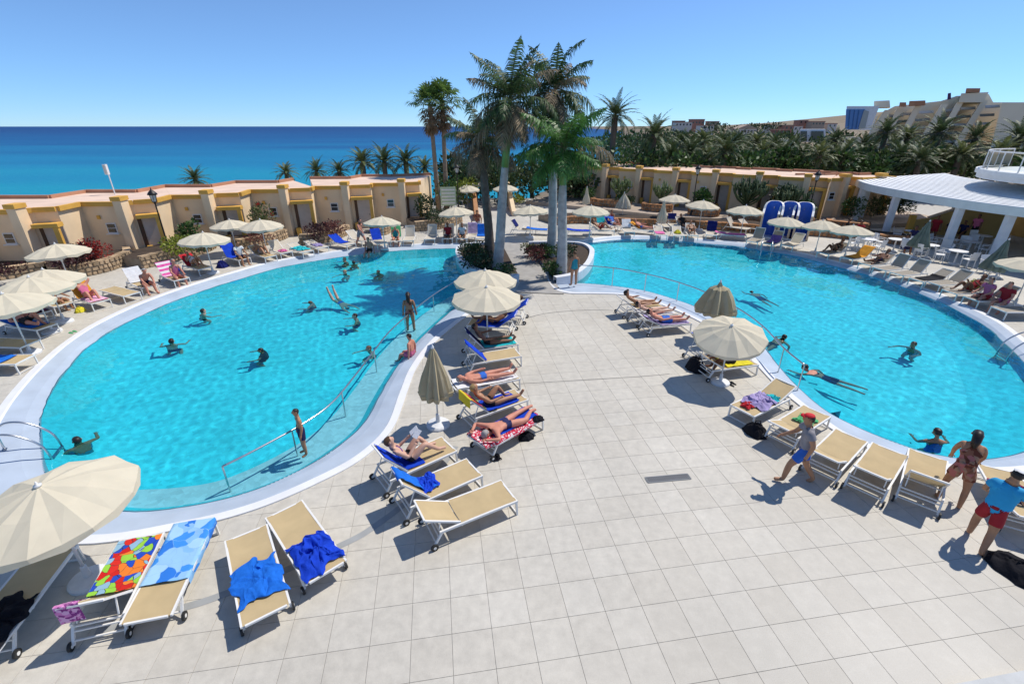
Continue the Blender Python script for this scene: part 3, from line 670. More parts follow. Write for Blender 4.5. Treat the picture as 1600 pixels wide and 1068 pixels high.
# ---------------------------------------------------------------- pergola, stair wall, round balcony
m_perg = mat('pergola white', (.80, .81, .81), .6, .07, 2, world_tex=True); m_mint = mat('pergola beam', (.72, .79, .77), .6, .07, 2, world_tex=True)
PO = Vector((23.6, 38.0, 0)); t = thing('pergola', 'white slatted pergola roof on slim columns beside the right pool', 'pergola', PO)
edge = crom([Vector(p) for p in [(4.0,2.0,3.0),(2.6,-1.4,3.0),(2.05,-5,3.0),(2.2,-9.7,3.0),(2.8,-12.3,3.0),(4.2,-15.6,3.0),(6.4,-19.0,3.0)]], 6, False)
inner = [Vector((p.x + 8.0, p.y + 1.0, 3.35)) for p in edge]
mbb = MB()
lo = [Vector((p.x, p.y, 2.62)) for p in edge]; hi = [Vector((p.x, p.y, 3.06)) for p in edge]; lo2 = [p + Vector((.16, 0, 0)) for p in lo]; hi2 = [p + Vector((.16, 0, 0)) for p in hi]
mbb.strip(lo, hi).strip(hi, hi2).strip(hi2, lo2).strip(lo2, lo).build('front_beam', m_mint, t)
nb = 19
for k in range(nb):
    f0 = k / nb + .001; f1 = (k + .90) / nb
    A = [a.lerp(b, f0) + Vector((.02, 0, .10)) for a, b in zip(edge, inner)]; B = [a.lerp(b, f1) + Vector((.02, 0, .075)) for a, b in zip(edge, inner)]
    dn = Vector((0, 0, -.05)); mb = MB(); mb.strip(A, B).strip([p + dn for p in A], A).strip(B, [p + dn for p in B]).strip([p + dn for p in B], [p + dn for p in A])
    mb.build('roof_board', m_perg, t)
for k in range(0, len(edge), 4):
    a, b = edge[k], inner[k]; MB().bar(a + Vector((.2, 0, -.06)), b + Vector((0, 0, -.06)), .1, .18).build('rafter', m_mint, t)
colp = [Vector((26.75, 37.5, 0)), Vector((27.9, 38.6, 0)), Vector((25.95, 33.0, 0)), Vector((26.1, 28.2, 0)), Vector((26.75, 25.8, 0)), Vector((28.6, 22.0, 0)), Vector((31.6, 28.0, 0)), Vector((31.6, 34.5, 0))]
for p in colp:
    q = p - PO
    MB().box((q.x, q.y, 1.31), (.34, .34, 2.62), R(-12)).box((q.x, q.y, .06), (.42, .42, .12), R(-12)).build('column', m_perg, t)
# building behind the pergola and its stair
m_ywall = mat('wall mustard', (.50, .33, .12), .85, .1, 1, .1, 20, world_tex=True)
hb = thing('bar_building', 'mustard bar building in the shade behind the pergola', 'building', (33.2, 24, 0))
MB().prism([(1.8, -12), (14, -12), (14, 10.5), (1.8, 10.5)], 0, 3.9).build('wall', m_ywall, hb)
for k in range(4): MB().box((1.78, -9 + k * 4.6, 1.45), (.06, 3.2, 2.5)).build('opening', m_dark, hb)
for k in range(4):
    MB().box((1.55, -9 + k * 4.6, 1.05), (.5, 3.3, .1)).build('counter', m_white, hb)
sw = thing('stair_wall', 'mustard wall with a slanting handrail coping beside the terrace stair', 'wall', (28.2, 33.8, 0))
sd = Vector((1, -.35, 0)).normalized(); 
mb = MB()
pts_lo = [Vector((0, 0, 0)), sd * 5.2]; prof = [(0, 0), (0, .9), (1.0, 1.1), (4.6, 2.9), (5.6, 2.9), (5.6, 0)]
f_ = [sd * u + Vector((0, 0, z)) for u, z in prof]; n_ = Vector((-sd.y, sd.x, 0)) * .22; b_ = [p + n_ for p in f_]
mb.add(f_ + b_, [tuple(range(6)), tuple(reversed(range(6, 12)))] + [(i, i + 6, (i + 1) % 6 + 6, (i + 1) % 6) for i in range(6)]).build('wall', m_ywall, sw)
MB().bar(sd * .9 + n_ / 2 + Vector((0, 0, 1.14)), sd * 4.6 + n_ / 2 + Vector((0, 0, 2.96)), .3, .08).build('coping', mat('coping pale', (.6, .48, .38), .7), sw)
MB().box(sd * .02 + n_ / 2 + Vector((0, 0, .62)), (.34, .34, 1.25), math.atan2(sd.y, sd.x)).build('newel', m_yel, sw)
# round balcony at the right
BO = Vector((35.8, 28.8, 0)); bal = thing('round_balcony', 'white round balcony with glass railing above the pergola', 'balcony', BO)
ring = [Vector((6.6 * math.cos(a), 6.6 * math.sin(a), 0)) for a in [R(100 + 6.5 * i) for i in range(29)]]
MB().prism([(p.x, p.y) for p in ring] + [(8, -7), (8, 7)], 3.92, 4.35).build('slab', m_white, bal)
lip = [p * 1.02 for p in ring]; up_ = lambda P, z: [Vector((p.x, p.y, z)) for p in P]
MB().strip(up_(lip, 4.2), up_(lip, 4.45)).strip(up_(lip, 4.45), up_([p * .98 for p in ring], 4.46)).build('slab_edge', m_white, bal)
def glass_mat():
    m = bpy.data.materials.new('railing glass'); m.use_nodes = True; n, l = nodes_of(m); n.remove(n['Principled BSDF'])
    a = n.new('ShaderNodeBsdfTransparent'); a.inputs[0].default_value = (.86, .92, .9, 1); g_ = n.new('ShaderNodeBsdfGlossy'); g_.inputs['Roughness'].default_value = .03
    fz = n.new('ShaderNodeFresnel'); fz.inputs[0].default_value = 1.5; mx = n.new('ShaderNodeMixShader'); l.new(fz.outputs[0], mx.inputs[0]); l.new(a.outputs[0], mx.inputs[1]); l.new(g_.outputs[0], mx.inputs[2]); l.new(mx.outputs[0], n['Material Output'].inputs[0]); return m
m_rglass = glass_mat()
for k in range(0, 28, 2):
    a, b = ring[k] * .97, ring[k + 2] * .97
    MB().bar(Vector((a.x, a.y, 4.4)), Vector((a.x, a.y, 5.5)), .05).build('post', m_white, bal)
    MB().strip([a + Vector((0, 0, 4.55)), b + Vector((0, 0, 4.55))], [a + Vector((0, 0, 5.38)), b + Vector((0, 0, 5.38))]).build('pane', m_rglass, bal)
MB().tube([p * .97 + Vector((0, 0, 5.52)) for p in ring], .04, 6).build('top_rail', m_white, bal)
MB().prism([(1.2, -7), (8, -7), (8, 7), (1.2, 7)], 4.352, 7.4).build('rear_wall', m_wall, bal)

# ---------------------------------------------------------------- far buildings
m_hot = mat('hotel cream', (.84, .74, .57), .85, .08, .1, world_tex=True); m_hglass = mat('hotel blue glass', (.03, .14, .42), .2, .15, .3, world_tex=True, spec=.7); m_hgrey = mat('hotel bands', (.33, .36, .36), .6, .15, .2, world_tex=True)
ht = thing('hotel', 'cream terraced hotel with slanting ribs on the right skyline', 'hotel', (0, 0, 0))
YH = 150.0
def H_(px, py, Y=YH): return far(px, py, Y)
def fin(pts, Y, dpt, m, name, parent):
    P = [far(x, y, Y) for x, y in pts]; sl_ = P[0].x / P[0].y; b = [p + Vector((dpt * sl_, dpt, 0)) for p in P]; n = len(P)
    mb = MB(); mb.add(P + b, [tuple(range(n)), tuple(reversed(range(n, 2 * n)))] + [(i, i + n, (i + 1) % n + n, (i + 1) % n) for i in range(n)]); return mb.build(name, m, parent)
fin([(1335,262),(1372,180),(1398,166),(1470,158),(1495,150),(1545,147),(1552,160),(1700,160),(1700,262)], 156, 30, m_hot, 'main_block', ht)
for k, (x0, x1) in enumerate(((1352, 1393), (1380, 1412), (1404, 1440), (1436, 1482), (1462, 1506), (1494, 1545))):
    yt = 172 - k * 3.2
    fin([(x0 - 20, 250), (x0 - 8, 250), (x1, yt), (x1 - 10, yt)], 147 - k * .3, 8, m_hot, 'slanting_rib', ht)
    for j in range(7):
        f = j / 7; xa = x0 - 8 + (x1 - x0 + 8) * (f + .03); ya = 250 + (yt - 250) * (f + .05)
        fin([(xa + 1, ya + 4), (xa + 1, ya), (xa + 24, ya - 1), (xa + 24, ya + 3)], 149.5 - k * .3 + j * .1, 3, m_hgrey if j % 2 else m_rim, 'balcony_band', ht)
fin([(1498,160),(1502,146),(1545,144),(1536,160)], 145, 12, m_hot, 'roof_tower', ht)
fin([(1509,144),(1510,138),(1532,138),(1531,144)], 144.5, 6, m_para, 'tower_cap', ht)
fin([(1420,165),(1421,158),(1446,157),(1446,164)], 144, 5, m_para, 'roof_box', ht)
fin([(1405,166),(1406,160),(1416,160),(1416,166)], 144, 5, m_para, 'roof_box', ht)
fin([(1366,168),(1366,158),(1390,157),(1391,168)], 146, 8, m_hot, 'roof_room', ht)
fin([(1548,230),(1566,160),(1700,160),(1700,245)], 141, 10, m_hot, 'right_wing', ht)
fin([(1480,156),(1481,146),(1486,145),(1486,155)], 143, .6, mat('banner dark', (.08, .03, .1), .7), 'roof_banner', ht)
gb = thing('glass_building', 'small building with a tall blue glass front left of the hotel', 'building', (0, 0, 0))
fin([(1320,203),(1323,166),(1374,166),(1360,203)], 138, 12, m_rim, 'frame', gb)
fin([(1320.5,202),(1322,171),(1352,171),(1342,202)], 137.7, .5, m_hglass, 'glass_front', gb)
for k in range(1, 4): fin([(1320 + k * 6 - .12, 201.5), (1322 + k * 7 - .12, 171.5), (1322 + k * 7 + .12, 171.5), (1320 + k * 6 + .12, 201.5)], 137.5, .1, m_dark, 'mullion', gb)
fin([(1341,201),(1350,172),(1358,174),(1352,200)], 137.6, .6, m_hgrey, 'side_glass', gb)
pv = thing('glass_pavilion', 'white framed glass pavilion among the palm tops', 'building', (0, 0, 0))
fin([(1250,222),(1250,202),(1290,202),(1290,222)], 135, 8, m_rim, 'frame', pv)
fin([(1251.5,221),(1251.5,205),(1261,205),(1261,221)], 134.7, .3, m_glass, 'pane', pv); fin([(1268,219),(1268,205),(1287,205),(1287,219)], 134.7, .3, m_glass, 'pane', pv)
rw = thing('retaining_wall', 'long pale retaining wall left of the glass pavilion', 'wall', (0, 0, 0)); fin([(1215,226),(1215,217),(1250,216),(1250,226)], 136, 3, m_hot, 'wall', rw)
rw = thing('retaining_wall', 'short pale wall right of the glass pavilion among palms', 'wall', (0, 0, 0)); fin([(1318,224),(1318,214),(1346,214),(1346,224)], 134, 3, m_hot, 'wall', rw)
# town on the ridge
m_tw = [mat('town white', (.62, .58, .54), .85), mat('town brown', (.26, .13, .10), .85), mat('town sand', (.42, .32, .25), .85), mat('town rose', (.40, .20, .15), .85)]
tw = [(1068,198,26,6,0,'pale low house left of the red town house',420),(1090,196,20,8,3,'red brown town house highest on the ridge',430),(1115,197,16,6,2,'sand coloured house right of the red brown town house',425),(1062,194,16,4,1,'dark brown house at the left end of the ridge',440),(1104,203,22,6,0,'white house in front of the red brown town house',380),
      (1166,210,30,8,0,'broad white villa with pitched gable in the middle of the town',300),(1150,207,12,5,2,'small sand annex left of the white villa',305),(1232,203,14,6,3,'rose house left of the white villa row on the hill foot',330),(1246,205,14,7,0,'white cube house beside the glass pavilion',330),(1222,209,18,5,1,'dark flat house below the rose house',310),(1205,200,14,4,0,'tiny white house under the trees on the ridge',400),(1278,196,20,5,2,'sand row house on the bare slope',420),(1255,193,14,4,3,'rose row house on the bare slope',430),(1300,199,14,5,0,'white row house on the bare slope near the blue glass front',420)]
for px, py, w, h, mi, lb, Y in tw:
    p = far(px, py, Y); s_ = Y / 810.0; t = thing('house', lb, 'house', (p.x, p.y, p.z), 0, 'town houses on the ridge')
    W_, Hh = w * s_, h * s_
    MB().box((0, 4, Hh / 2 - 4), (W_, 8, Hh + 8)).build('wall', m_tw[mi], t)
    if w == 30:
        MB().add([(-W_ / 2 - .5, -.4, Hh), (W_ / 2 + .5, -.4, Hh), (W_ / 2 + .5, 8.4, Hh), (-W_ / 2 - .5, 8.4, Hh), (0, -.4, Hh + 2.2), (0, 8.4, Hh + 2.2)], [(0, 1, 4), (1, 2, 5, 4), (2, 3, 5), (3, 0, 4, 5), (0, 3, 2, 1)]).build('roof', m_tw[2], t)
    else: MB().box((0, 4, Hh + .25), (W_ + .5, 8.5, .5)).build('roof', m_tw[3 if mi != 3 else 2], t)
    for k in range(max(2, w // 5)):
        MB().box((-W_ / 2 + (k + .5) * W_ / max(2, w // 5), -.03, Hh * .5), (1.1, .1, 1.3)).build('window', m_glass, t)
# ================================================================ VEGETATION
m_fr_date = mat('frond date', (.085, .125, .045), .55, .2, 2, island=.45, trans=.15)
m_fr_dark = mat('frond date dark', (.075, .11, .04), .55, .2, 2, island=.45, trans=.15)
m_fr_royal = mat('frond royal', (.07, .12, .04), .5, .25, 1.2, island=.5, trans=.3)
m_fr_lush = mat('frond lush', (.085, .20, .045), .45, .2, 1.2, island=.45, trans=.25)
m_fr_dry = mat('frond dry', (.27, .21, .135), .8, .25, 1.5, island=.45, trans=.15)
m_fr_brown = mat('frond brown', (.24, .14, .07), .85, .25, 1.5, island=.4, trans=.1)
m_rach = mat('frond stalk', (.12, .13, .06), .6, .1, 4); m_rach_dry = mat('frond stalk dry', (.19, .14, .085), .7, .1, 4)
m_tr_royal = mat('royal trunk', (.40, .385, .37), .85, .28, 3.2, .5, 14); m_tr_dark = mat('dark trunk', (.13, .105, .085), .9, .25, 5, .6, 16)
m_tr_fan = mat('fan palm trunk', (.25, .19, .135), .9, .22, 4, .6, 16); m_shaft = mat('crown shaft', (.12, .23, .06), .4, .15, 3)
def frond(lf, rc, base, az, el, L, droop, n, ll, hang, rng, w=.035, stiff=.35, plume=(-.05, .4)):
    p = Vector(base); pts = [p.copy()]; ts = []
    st = 10
    for i in range(st):
        t = (i + .5) / st; e = el - droop * t ** 1.35; a = az + .06 * math.sin(3 * t)
        d = Vector((math.cos(a) * math.cos(e), math.sin(a) * math.cos(e), math.sin(e))); p = p + d * (L / st); pts.append(p.copy()); ts.append(d)
    rc.tube(pts[::2], [.028 * (1 - .8 * k / 5) for k in range(6)], 4, False)
    for k in range(n):
        t = .14 + .86 * (k + .5) / n; f = t * st; i = min(int(f), st - 1); q = pts[i].lerp(pts[i + 1], f - i); d = ts[i]
        side = d.cross(Vector((0, 0, 1)))
        side = side.normalized() if side.length > .05 else Vector((math.sin(az), -math.cos(az), 0))
        upv = side.cross(d)
        lk = ll * (1 - .75 * abs(2 * (t - .42)) ** 2.2 * (1 if t > .42 else .7)) * rng.uniform(.85, 1.1)
        for s in (-1, 1):
            ld = (side * s + d * (stiff + .45 * t) + upv * rng.uniform(*plume)).normalized()
            m1 = q + ld * lk * .5 - Vector((0, 0, 1)) * (hang * lk * .18); e1 = q + (ld * (1 - .45 * hang)).normalized() * lk * .85 - Vector((0, 0, 1)) * (hang * lk * rng.uniform(.5, .85))
            wv = d * w * .5; b = len(lf.v)
            lf.v.extend([tuple(q - wv), tuple(q + wv), tuple(m1 - wv * 1.1), tuple(m1 + wv * 1.1), tuple(e1)])
            lf.f.extend([(b, b + 1, b + 3, b + 2), (b + 2, b + 3, b + 4)])
def palm_trunk(pts, rs, m, t, rings=.0, n=12):
    """trunk as one mesh with ring scars"""
    P = crom([Vector(p) for p in pts], 8, False); R_ = []
    for i in range(len(P)):
        f = i / (len(P) - 1) * (len(rs) - 1); k = min(int(f), len(rs) - 2); r = rs[k] + (rs[k + 1] - rs[k]) * (f - k); R_.append(r * (1 + (rings if i % 2 else -rings)))
    return MB().tube(P, R_, n).build('trunk', m, t, True)
def royal(label, base, top, trunk_h, shaft, fr, seed, dry=.3, L=3.0, lush=False, lean_trunk=None):
    rng = random.Random(seed); t = thing('royal_palm', label, 'palm', base, 0, 'palms on the islands between the pools')
    T = Vector(top) - Vector(base); k = T * (trunk_h / T.length)
    palm_trunk([(0, 0, -.1), k * .3 + Vector((.03, 0, 0)), k * .65, k], [.30, .24, .22, .17], m_tr_royal if not lean_trunk else lean_trunk, t, .018, 14)
    MB().tube([k * .985, k.lerp(T, .35), k.lerp(T, .75), T], [.175, .18, .12, .06], 10).build('crown_shaft', m_shaft if not lean_trunk else m_tr_dark, t, True)
    gl, gr, dl, dr = MB(), MB(), MB(), MB()
    for i in range(fr):
        f = i / fr; el = R((84 if not lush else 72) - (158 if not lush else 112) * f ** 1.05 + rng.uniform(-10, 10)); az = i * 2.39996 + rng.uniform(-.2, .2); isdry = rng.random() < dry * (.35 + 1.3 * f)
        LL = L * rng.uniform(.82, 1.08) * (.8 if f > .8 else 1)
        frond(dl if isdry else gl, dr if isdry else gr, T + Vector((0, 0, rng.uniform(-.15, .1))), az, el, LL, R(62 if f < .3 else (92 if f < .62 else 34)) * rng.uniform(.7, 1.2), 54, .70 if not lush else .8, 1.15 if not lush else 1.1, rng, .042, .3, (-.45, .75))
    cr = gl.build('crown', m_fr_lush if lush else m_fr_royal, t); gr.build('stalks', m_rach, cr)
    if dl.f: c2 = dl.build('dry_fronds', m_fr_dry, t); dr.build('stalks', m_rach_dry, c2)
    # upright spear leaf
    MB().tube([T, T + Vector((.03, 0, .8)), T + Vector((.06, .02, 1.5))], [.035, .02, .004], 5).build('spear_leaf', m_shaft, t)
    return t
pA = at(777, 418, .2); pB = at(766, 400, .2); pC = at(861, 400, .2); pD = at(877, 428, .2)
royal('tallest royal palm with pale grey trunk leaning right, on the left island', pA, far(797, 158, pA.y), 5.0, 2, 32, 3, .3, 2.75)
royal('darker royal palm with drooping brown fronds at the rear of the left island', pB, far(752, 222, pB.y), 5.2, 2, 24, 11, .5, 2.35, lean_trunk=m_tr_dark)
royal('royal palm with upswept ragged crown at the rear of the right island', pC, far(868, 140, pC.y), 6.2, 2, 30, 5, .3, 2.6)
royal('short royal palm with lush arching green fronds at the front of the right island', pD, far(880, 232, pD.y), 4.3, 1.4, 26, 8, .12, 2.5, lush=True)
# fan palms
def fan_palm(label, base, top, seed):
    rng = random.Random(seed); t = thing('fan_palm', label, 'palm', base, 0, 'twin fan palms'); T = Vector(top) - Vector(base)
    palm_trunk([(0, 0, -.1), T * .4, T * .75, T], [.26, .19, .17, .19], m_tr_fan, t, .03)
    def fan(mb, rc, p, az, el, stalk, rad, nb):
        d = Vector((math.cos(az) * math.cos(el), math.sin(az) * math.cos(el), math.sin(el))); c = p + d * stalk
        rc.tube([p, c], [.02, .012], 4, False)
        side = d.cross(Vector((0, 0, 1))).normalized(); up = side.cross(d)
        for k in range(nb):
            a = R(-105 + 210 * k / (nb - 1)); bd = (d * math.cos(a) + side * math.sin(a) - Vector((0, 0, .18)) + up * rng.uniform(-.1, .25)).normalized()
            r = rad * (1 - .25 * abs(a) / 2) * rng.uniform(.9, 1.08); w = side * math.cos(a) - d * math.sin(a)
            b = len(mb.v); m1 = c + bd * r * .6; e1 = c + bd * r * .92 - Vector((0, 0, r * .22))
            mb.v.extend([tuple(c), tuple(m1 - w * .055), tuple(m1 + w * .055), tuple(e1)]); mb.f.extend([(b, b + 1, b + 2), (b + 1, b + 3, b + 2)])
    g, gs, d_, ds = MB(), MB(), MB(), MB()
    for i in range(30):
        f = i / 30; fan(g, gs, T, i * 2.4, R(85 - 95 * f + rng.uniform(-8, 8)), rng.uniform(.85, 1.3), rng.uniform(.95, 1.2), 18)
    for i in range(34):
        f = i / 34; fan(d_, ds, T - Vector((0, 0, .1 + 1.1 * f)), i * 2.4, R(-15 - 62 * f + rng.uniform(-10, 10)), rng.uniform(.5, 1.0), rng.uniform(.6, .85), 10)
    c = g.build('crown', mat('frond fan', (.13, .21, .05), .5, .25, 1.2, island=.5, trans=.25), t); gs.build('stalks', m_rach, c); c = d_.build('dead_skirt', m_fr_brown, t); ds.build('stalks', m_rach_dry, c)
fb1 = Vector((-6.55, 43.4, 0)); fb2 = Vector((-5.95, 44.1, 0))
fan_palm('left of the twin fan palms with brown skirt beside the end bungalow', far(681, 322, 43.4) * Vector((1, 1, 0)) if False else fb1, far(672, 165, 43.4), 21)
fan_palm('right of the twin fan palms with brown skirt beside the end bungalow', fb2, far(691, 158, 44.1), 22)
# date palms: three crowns shared by all copies
def date_crown(seed, nf, L, m):
    rng = random.Random(seed); a, b = MB(), MB()
    for i in range(nf):
        f = i / nf; frond(a, b, (0, 0, rng.uniform(-.15, .1)), i * 2.39996 + rng.uniform(-.1, .1), R(80 - 105 * f + rng.uniform(-7, 7)), L * rng.uniform(.85, 1.1), R(62) * rng.uniform(.7, 1.2), 30, .46, .28, rng, .055, .75)
    me = a.mesh('crown'); me.materials.append(m); me2 = b.mesh('stalks'); me2.materials.append(m_rach); return me, me2
DC = [date_crown(31, 46, 2.7, m_fr_date), date_crown(32, 40, 2.5, m_fr_dark), date_crown(33, 36, 2.3, mat('frond date light', (.14, .17, .06), .55, .2, 2, island=.45, trans=.2))]
tr_me = MB().tube([(0, 0, -1), (0.03, 0, -.6), (0, .02, -.25), (0, 0, 0)], [.24, .25, .27, .30], 10).mesh('trunk', True); tr_me.materials.append(m_tr_dark)
def date_palm(label, top, ground_z, k, s=1.0, rz=0.0, grp='date palms'):
    t = thing('date_palm', label, 'palm', (top.x, top.y, ground_z), rz, grp); h = top.z - ground_z
    tr = obj('trunk', tr_me, None, t); tr.location = (0, 0, h); tr.scale = (s, s, max(h, .3))
    c = obj('crown', DC[k][0], None, t); c.location = (0, 0, h); c.scale = (s,) * 3
    q = obj('stalks', DC[k][1], None, c)
    return t
date_palm('tall date palm just right of the royal palms, standing against the sky', far(961, 182, 52), -1, 0, 1.05)
date_palm('shorter date palm to the right of the tall one against the sky', far(1022, 212, 52), -1, 0, 1.02, 1)
gl = [(1305,207,70,1,'above the glass pavilion'),(1385,196,64,0,'below the hotel\'s left roof room'),(1468,197,58,0,'below the hotel\'s roof tower'),(1524,205,54,1,'right of the roof tower, feathery and leaning'),(1592,205,50,0,'cut by the right picture edge'),(1418,203,66,2,'between the two big palms below the hotel'),(1350,214,72,1,'below the blue glass front'),(1500,232,50,2,'low beside the round balcony'),(1560,232,48,2,'peeping over the round balcony railing')]
for i, (px, py, Y, k, lb) in enumerate(gl): date_palm('date palm crown ' + lb, far(px, py + 12, Y), -1.5, k, .92 + .1 * (i % 3), i * 1.3)
rngg = random.Random(5); ORD = ['first','second','third','fourth','fifth','sixth','seventh','eighth','ninth','tenth','eleventh','twelfth','thirteenth','fourteenth','fifteenth','sixteenth','seventeenth','eighteenth','nineteenth','twentieth']
row = [(1050,232),(1078,226),(1106,236),(1134,224),(1160,238),(1190,226),(1222,232),(1252,236),(1280,230),(1312,238),(1344,232),(1376,238),(1406,230),(1438,238),(1470,236)]
for i, (px, py) in enumerate(row):
    date_palm('%s from the left of the dense palm grove just behind the right bungalows' % ORD[i], far(px, py + 14, 51.5 + rngg.uniform(-1.5, 4)), -1.5, i % 3, rngg.uniform(.85, 1.05), i * 2.1)
row2 = [(1066,214),(1098,212),(1128,214),(1150,216),(1182,214),(1210,218),(1240,222),(1328,222),(1362,224),(1396,222),(1440,220)]
for i, (px, py) in enumerate(row2):
    date_palm('%s from the left in the rear row of the palm grove' % ORD[i], far(px, py + 8, 74 + rngg.uniform(-4, 6)), -1.5, (i + 1) % 3, rngg.uniform(.85, 1.05), i * 1.7)
row3 = [(305,281,44),(447,270,47),(495,268,47.5),(530,268,48),(566,254,48),(600,254,49),(634,254,49.5),(664,262,50)]
lb3 = ['lone palm top behind the left bungalow roofs','small palm top left of the cluster behind the left roofs','second small palm top behind the left roofs','third small palm top behind the left roofs','biggest palm top behind the left roofs','middle palm top of the three behind the end bungalow','right palm top of the three behind the end bungalow','palm top just left of the twin fan palms']
for i, (px, py, Y) in enumerate(row3): date_palm(lb3[i], far(px, py, Y), -2.6, (i + 1) % 3, [.62, .62, .62, .6, .9, .85, .85, .7][i], i * 1.1)
for i, (px, py, Y, k) in enumerate([(712,262,52,1),(742,268,50,2),(905,272,50,1),(935,268,51,0),(832,262,54,2),(780,270,54,1)]):
    date_palm(['palm top right of the twin fan palms','palm top left of the tallest royal palm trunk','palm top behind the lush arching palm','palm top left of the tall date palm\'s trunk','palm top seen between the royal palm trunks','palm top behind the tallest royal palm trunk'][i], far(px, py, Y), -1.5, k, .95, i)

# ---------------------------------------------------------------- shrubs
m_lf = {'green': mat('leaf green', (.05, .11, .025), .5, .25, 3, island=.5, trans=.2), 'dark': mat('leaf dark', (.035, .065, .022), .5, .25, 3, island=.5, trans=.15), 'lime': mat('leaf lime', (.22, .26, .03), .5, .2, 3, island=.4, trans=.25),
        'grove': mat('leaf grove', (.05, .085, .026), .55, .35, .4, island=.55, trans=.2), 'purple': mat('leaf purple', (.055, .014, .018), .5, .25, 3, island=.5, trans=.15), 'red': mat('leaf red', (.34, .025, .02), .5, .2, 3, island=.4, trans=.2), 'rust': mat('leaf rust', (.17, .055, .045), .6, .2, 3, island=.4, trans=.15), 'olive': mat('leaf olive', (.10, .12, .04), .6, .25, 3, island=.45, trans=.2)}
def leaves(mb, c, r, n, size, rng, upb=.3):
    for i in range(n):
        while True:
            p = Vector((rng.uniform(-1, 1), rng.uniform(-1, 1), rng.uniform(-1, 1)))
            if .25 < p.length < 1: break
        p = p * (p.length ** -.35); q = Vector((c[0] + p.x * r[0], c[1] + p.y * r[1], c[2] + p.z * r[2]))
        d = (p + Vector((rng.gauss(0, .5), rng.gauss(0, .5), rng.gauss(0, .4) + upb))).normalized(); w = d.cross(Vector((rng.gauss(0, 1), rng.gauss(0, 1), rng.gauss(0, 1)))).normalized()
        s = size * rng.uniform(.6, 1.3); b = len(mb.v)
        mb.v.extend([tuple(q), tuple(q + d * s * .5 + w * s * .28), tuple(q + d * s), tuple(q + d * s * .5 - w * s * .28)]); mb.f.append((b, b + 1, b + 2, b + 3))
def shrub(label, base, rad, h, col, seed, n=500, size=.13, grp='shrubs in the planters', lobes=5, name='shrub'):
    rng = random.Random(seed); t = thing(name, label, 'shrub', base, 0, grp); mb = MB(); st = MB()
    for k in range(lobes):
        a = k * 2.4; rr = rad * (.0 if k == 0 else .55) * rng.uniform(.7, 1.1); c = (rr * math.cos(a), rr * math.sin(a), h * rng.uniform(.42, .62)); q = rad * rng.uniform(.42, .62)
        leaves(mb, c, (q, q, h * rng.uniform(.32, .48)), n // lobes, size, rng); st.tube([(c[0] * .2, c[1] * .2, -.05), (c[0] * .6, c[1] * .6, h * .3), c], [.03, .02, .01], 5)
    mb.build('foliage', m_lf[col], t); st.build('stems', m_tr_dark, t); return t
S = lambda lb, px, py, z, r, h, c, sd, n=500, sz=.13, **k: shrub(lb, at(px, py, z), r, h, c, sd, n, sz, **k)
S('dark purple leaved shrub in the long left planter', 115, 421, .5, 1.0, 1.15, 'purple', 1, 900)
S('second dark purple shrub between its twin and the bright red bush', 132, 413, .5, .85, 1.1, 'purple', 2, 800)
S('bright red flowering bush in the long left planter', 150, 409, .5, .8, 1.15, 'red', 3, 900, .12)
S('low dark shrub at the left picture edge against the bungalow', 8, 430, .45, .8, .5, 'purple', 4, 400)
S('yellow green bush at the foot of the left lamp post', 283, 395, .5, .8, .9, 'lime', 5, 700, .15)
S('green spiky bush above the yellow green one by the wall', 301, 378, .5, .6, 1.2, 'green', 6, 500, .2)
S('dark low shrub right of the left lamp post planter', 320, 392, .5, .7, .5, 'dark', 7, 300)
S('pale olive small tree against the wall behind the twin umbrellas', 414, 366, .5, .85, 1.9, 'olive', 8, 800, .16)
S('low rusty ground shrub in front of the olive tree', 405, 377, .5, .8, .4, 'rust', 9, 300)
S('dark red shrub left half of the planter between doors', 497, 372, .5, .7, 1.0, 'purple', 10, 600)
S('rusty pink shrub right half of the planter between doors', 523, 368, .5, .75, 1.0, 'rust', 11, 700)
S('dark green rounded bush below the small window of the end bungalow', 597, 345, .1, .9, 1.15, 'dark', 12, 700)
S('dark sprawling bush against the corner of the end bungalow', 668, 345, .4, .9, 1.9, 'dark', 13, 800, .18)
S('dark green bush under the twin fan palms', 688, 350, .5, .9, 1.0, 'dark', 14, 700)
S('green climbing bush behind the twin fan palms', 705, 322, .4, 1.4, 2.6, 'green', 15, 1100, .2)
S('lime green bush beside the path far behind the islands', 728, 318, .4, 1.3, 2.4, 'lime', 16, 900, .2)
S('green shrub along the footpath on the left island', 790, 432, .2, .55, .65, 'green', 17, 420, .13)
S('dark leafy ground shrub filling the rear of the left island', 742, 402, .2, 1.1, .75, 'dark', 18, 1100, .14)
S('dark leafy ground shrub at the front of the left island', 752, 418, .2, 1.0, .7, 'dark', 19, 900, .14)
S('reddish and green shrub by the footpath on the right island', 838, 405, .2, .7, .7, 'rust', 20, 600, .13)
S('green shrub in the middle of the right island', 856, 402, .2, .7, .75, 'green', 25, 600, .14)
S('green shrub at the front tip of the right island beside the trunk', 866, 428, .2, .65, .7, 'green', 26, 600, .13)
S('dark shrub at the back of the right island beside the kerb', 885, 398, .2, .8, .6, 'dark', 27, 600, .13)
S('olive shrub left of the rear trunk on the right island', 828, 396, .2, .5, .6, 'olive', 28, 400, .13)
rb = lambda u, n_: RS + ru * u + rn * n_ + Vector((0, 0, TZ + .45))
shrub('round green bush on the terrace left of the first candelabra cactus', rb(5.2, 2.6), .8, 1.0, 'green', 31, 600, .16)
shrub('dark round bush at the foot of the first candelabra cactus', rb(8.6, 2.9), .6, .6, 'green', 32, 450, .14)
shrub('second dark round bush right of the first candelabra cactus', rb(9.4, 2.9), .55, .55, 'dark', 33, 450, .14)
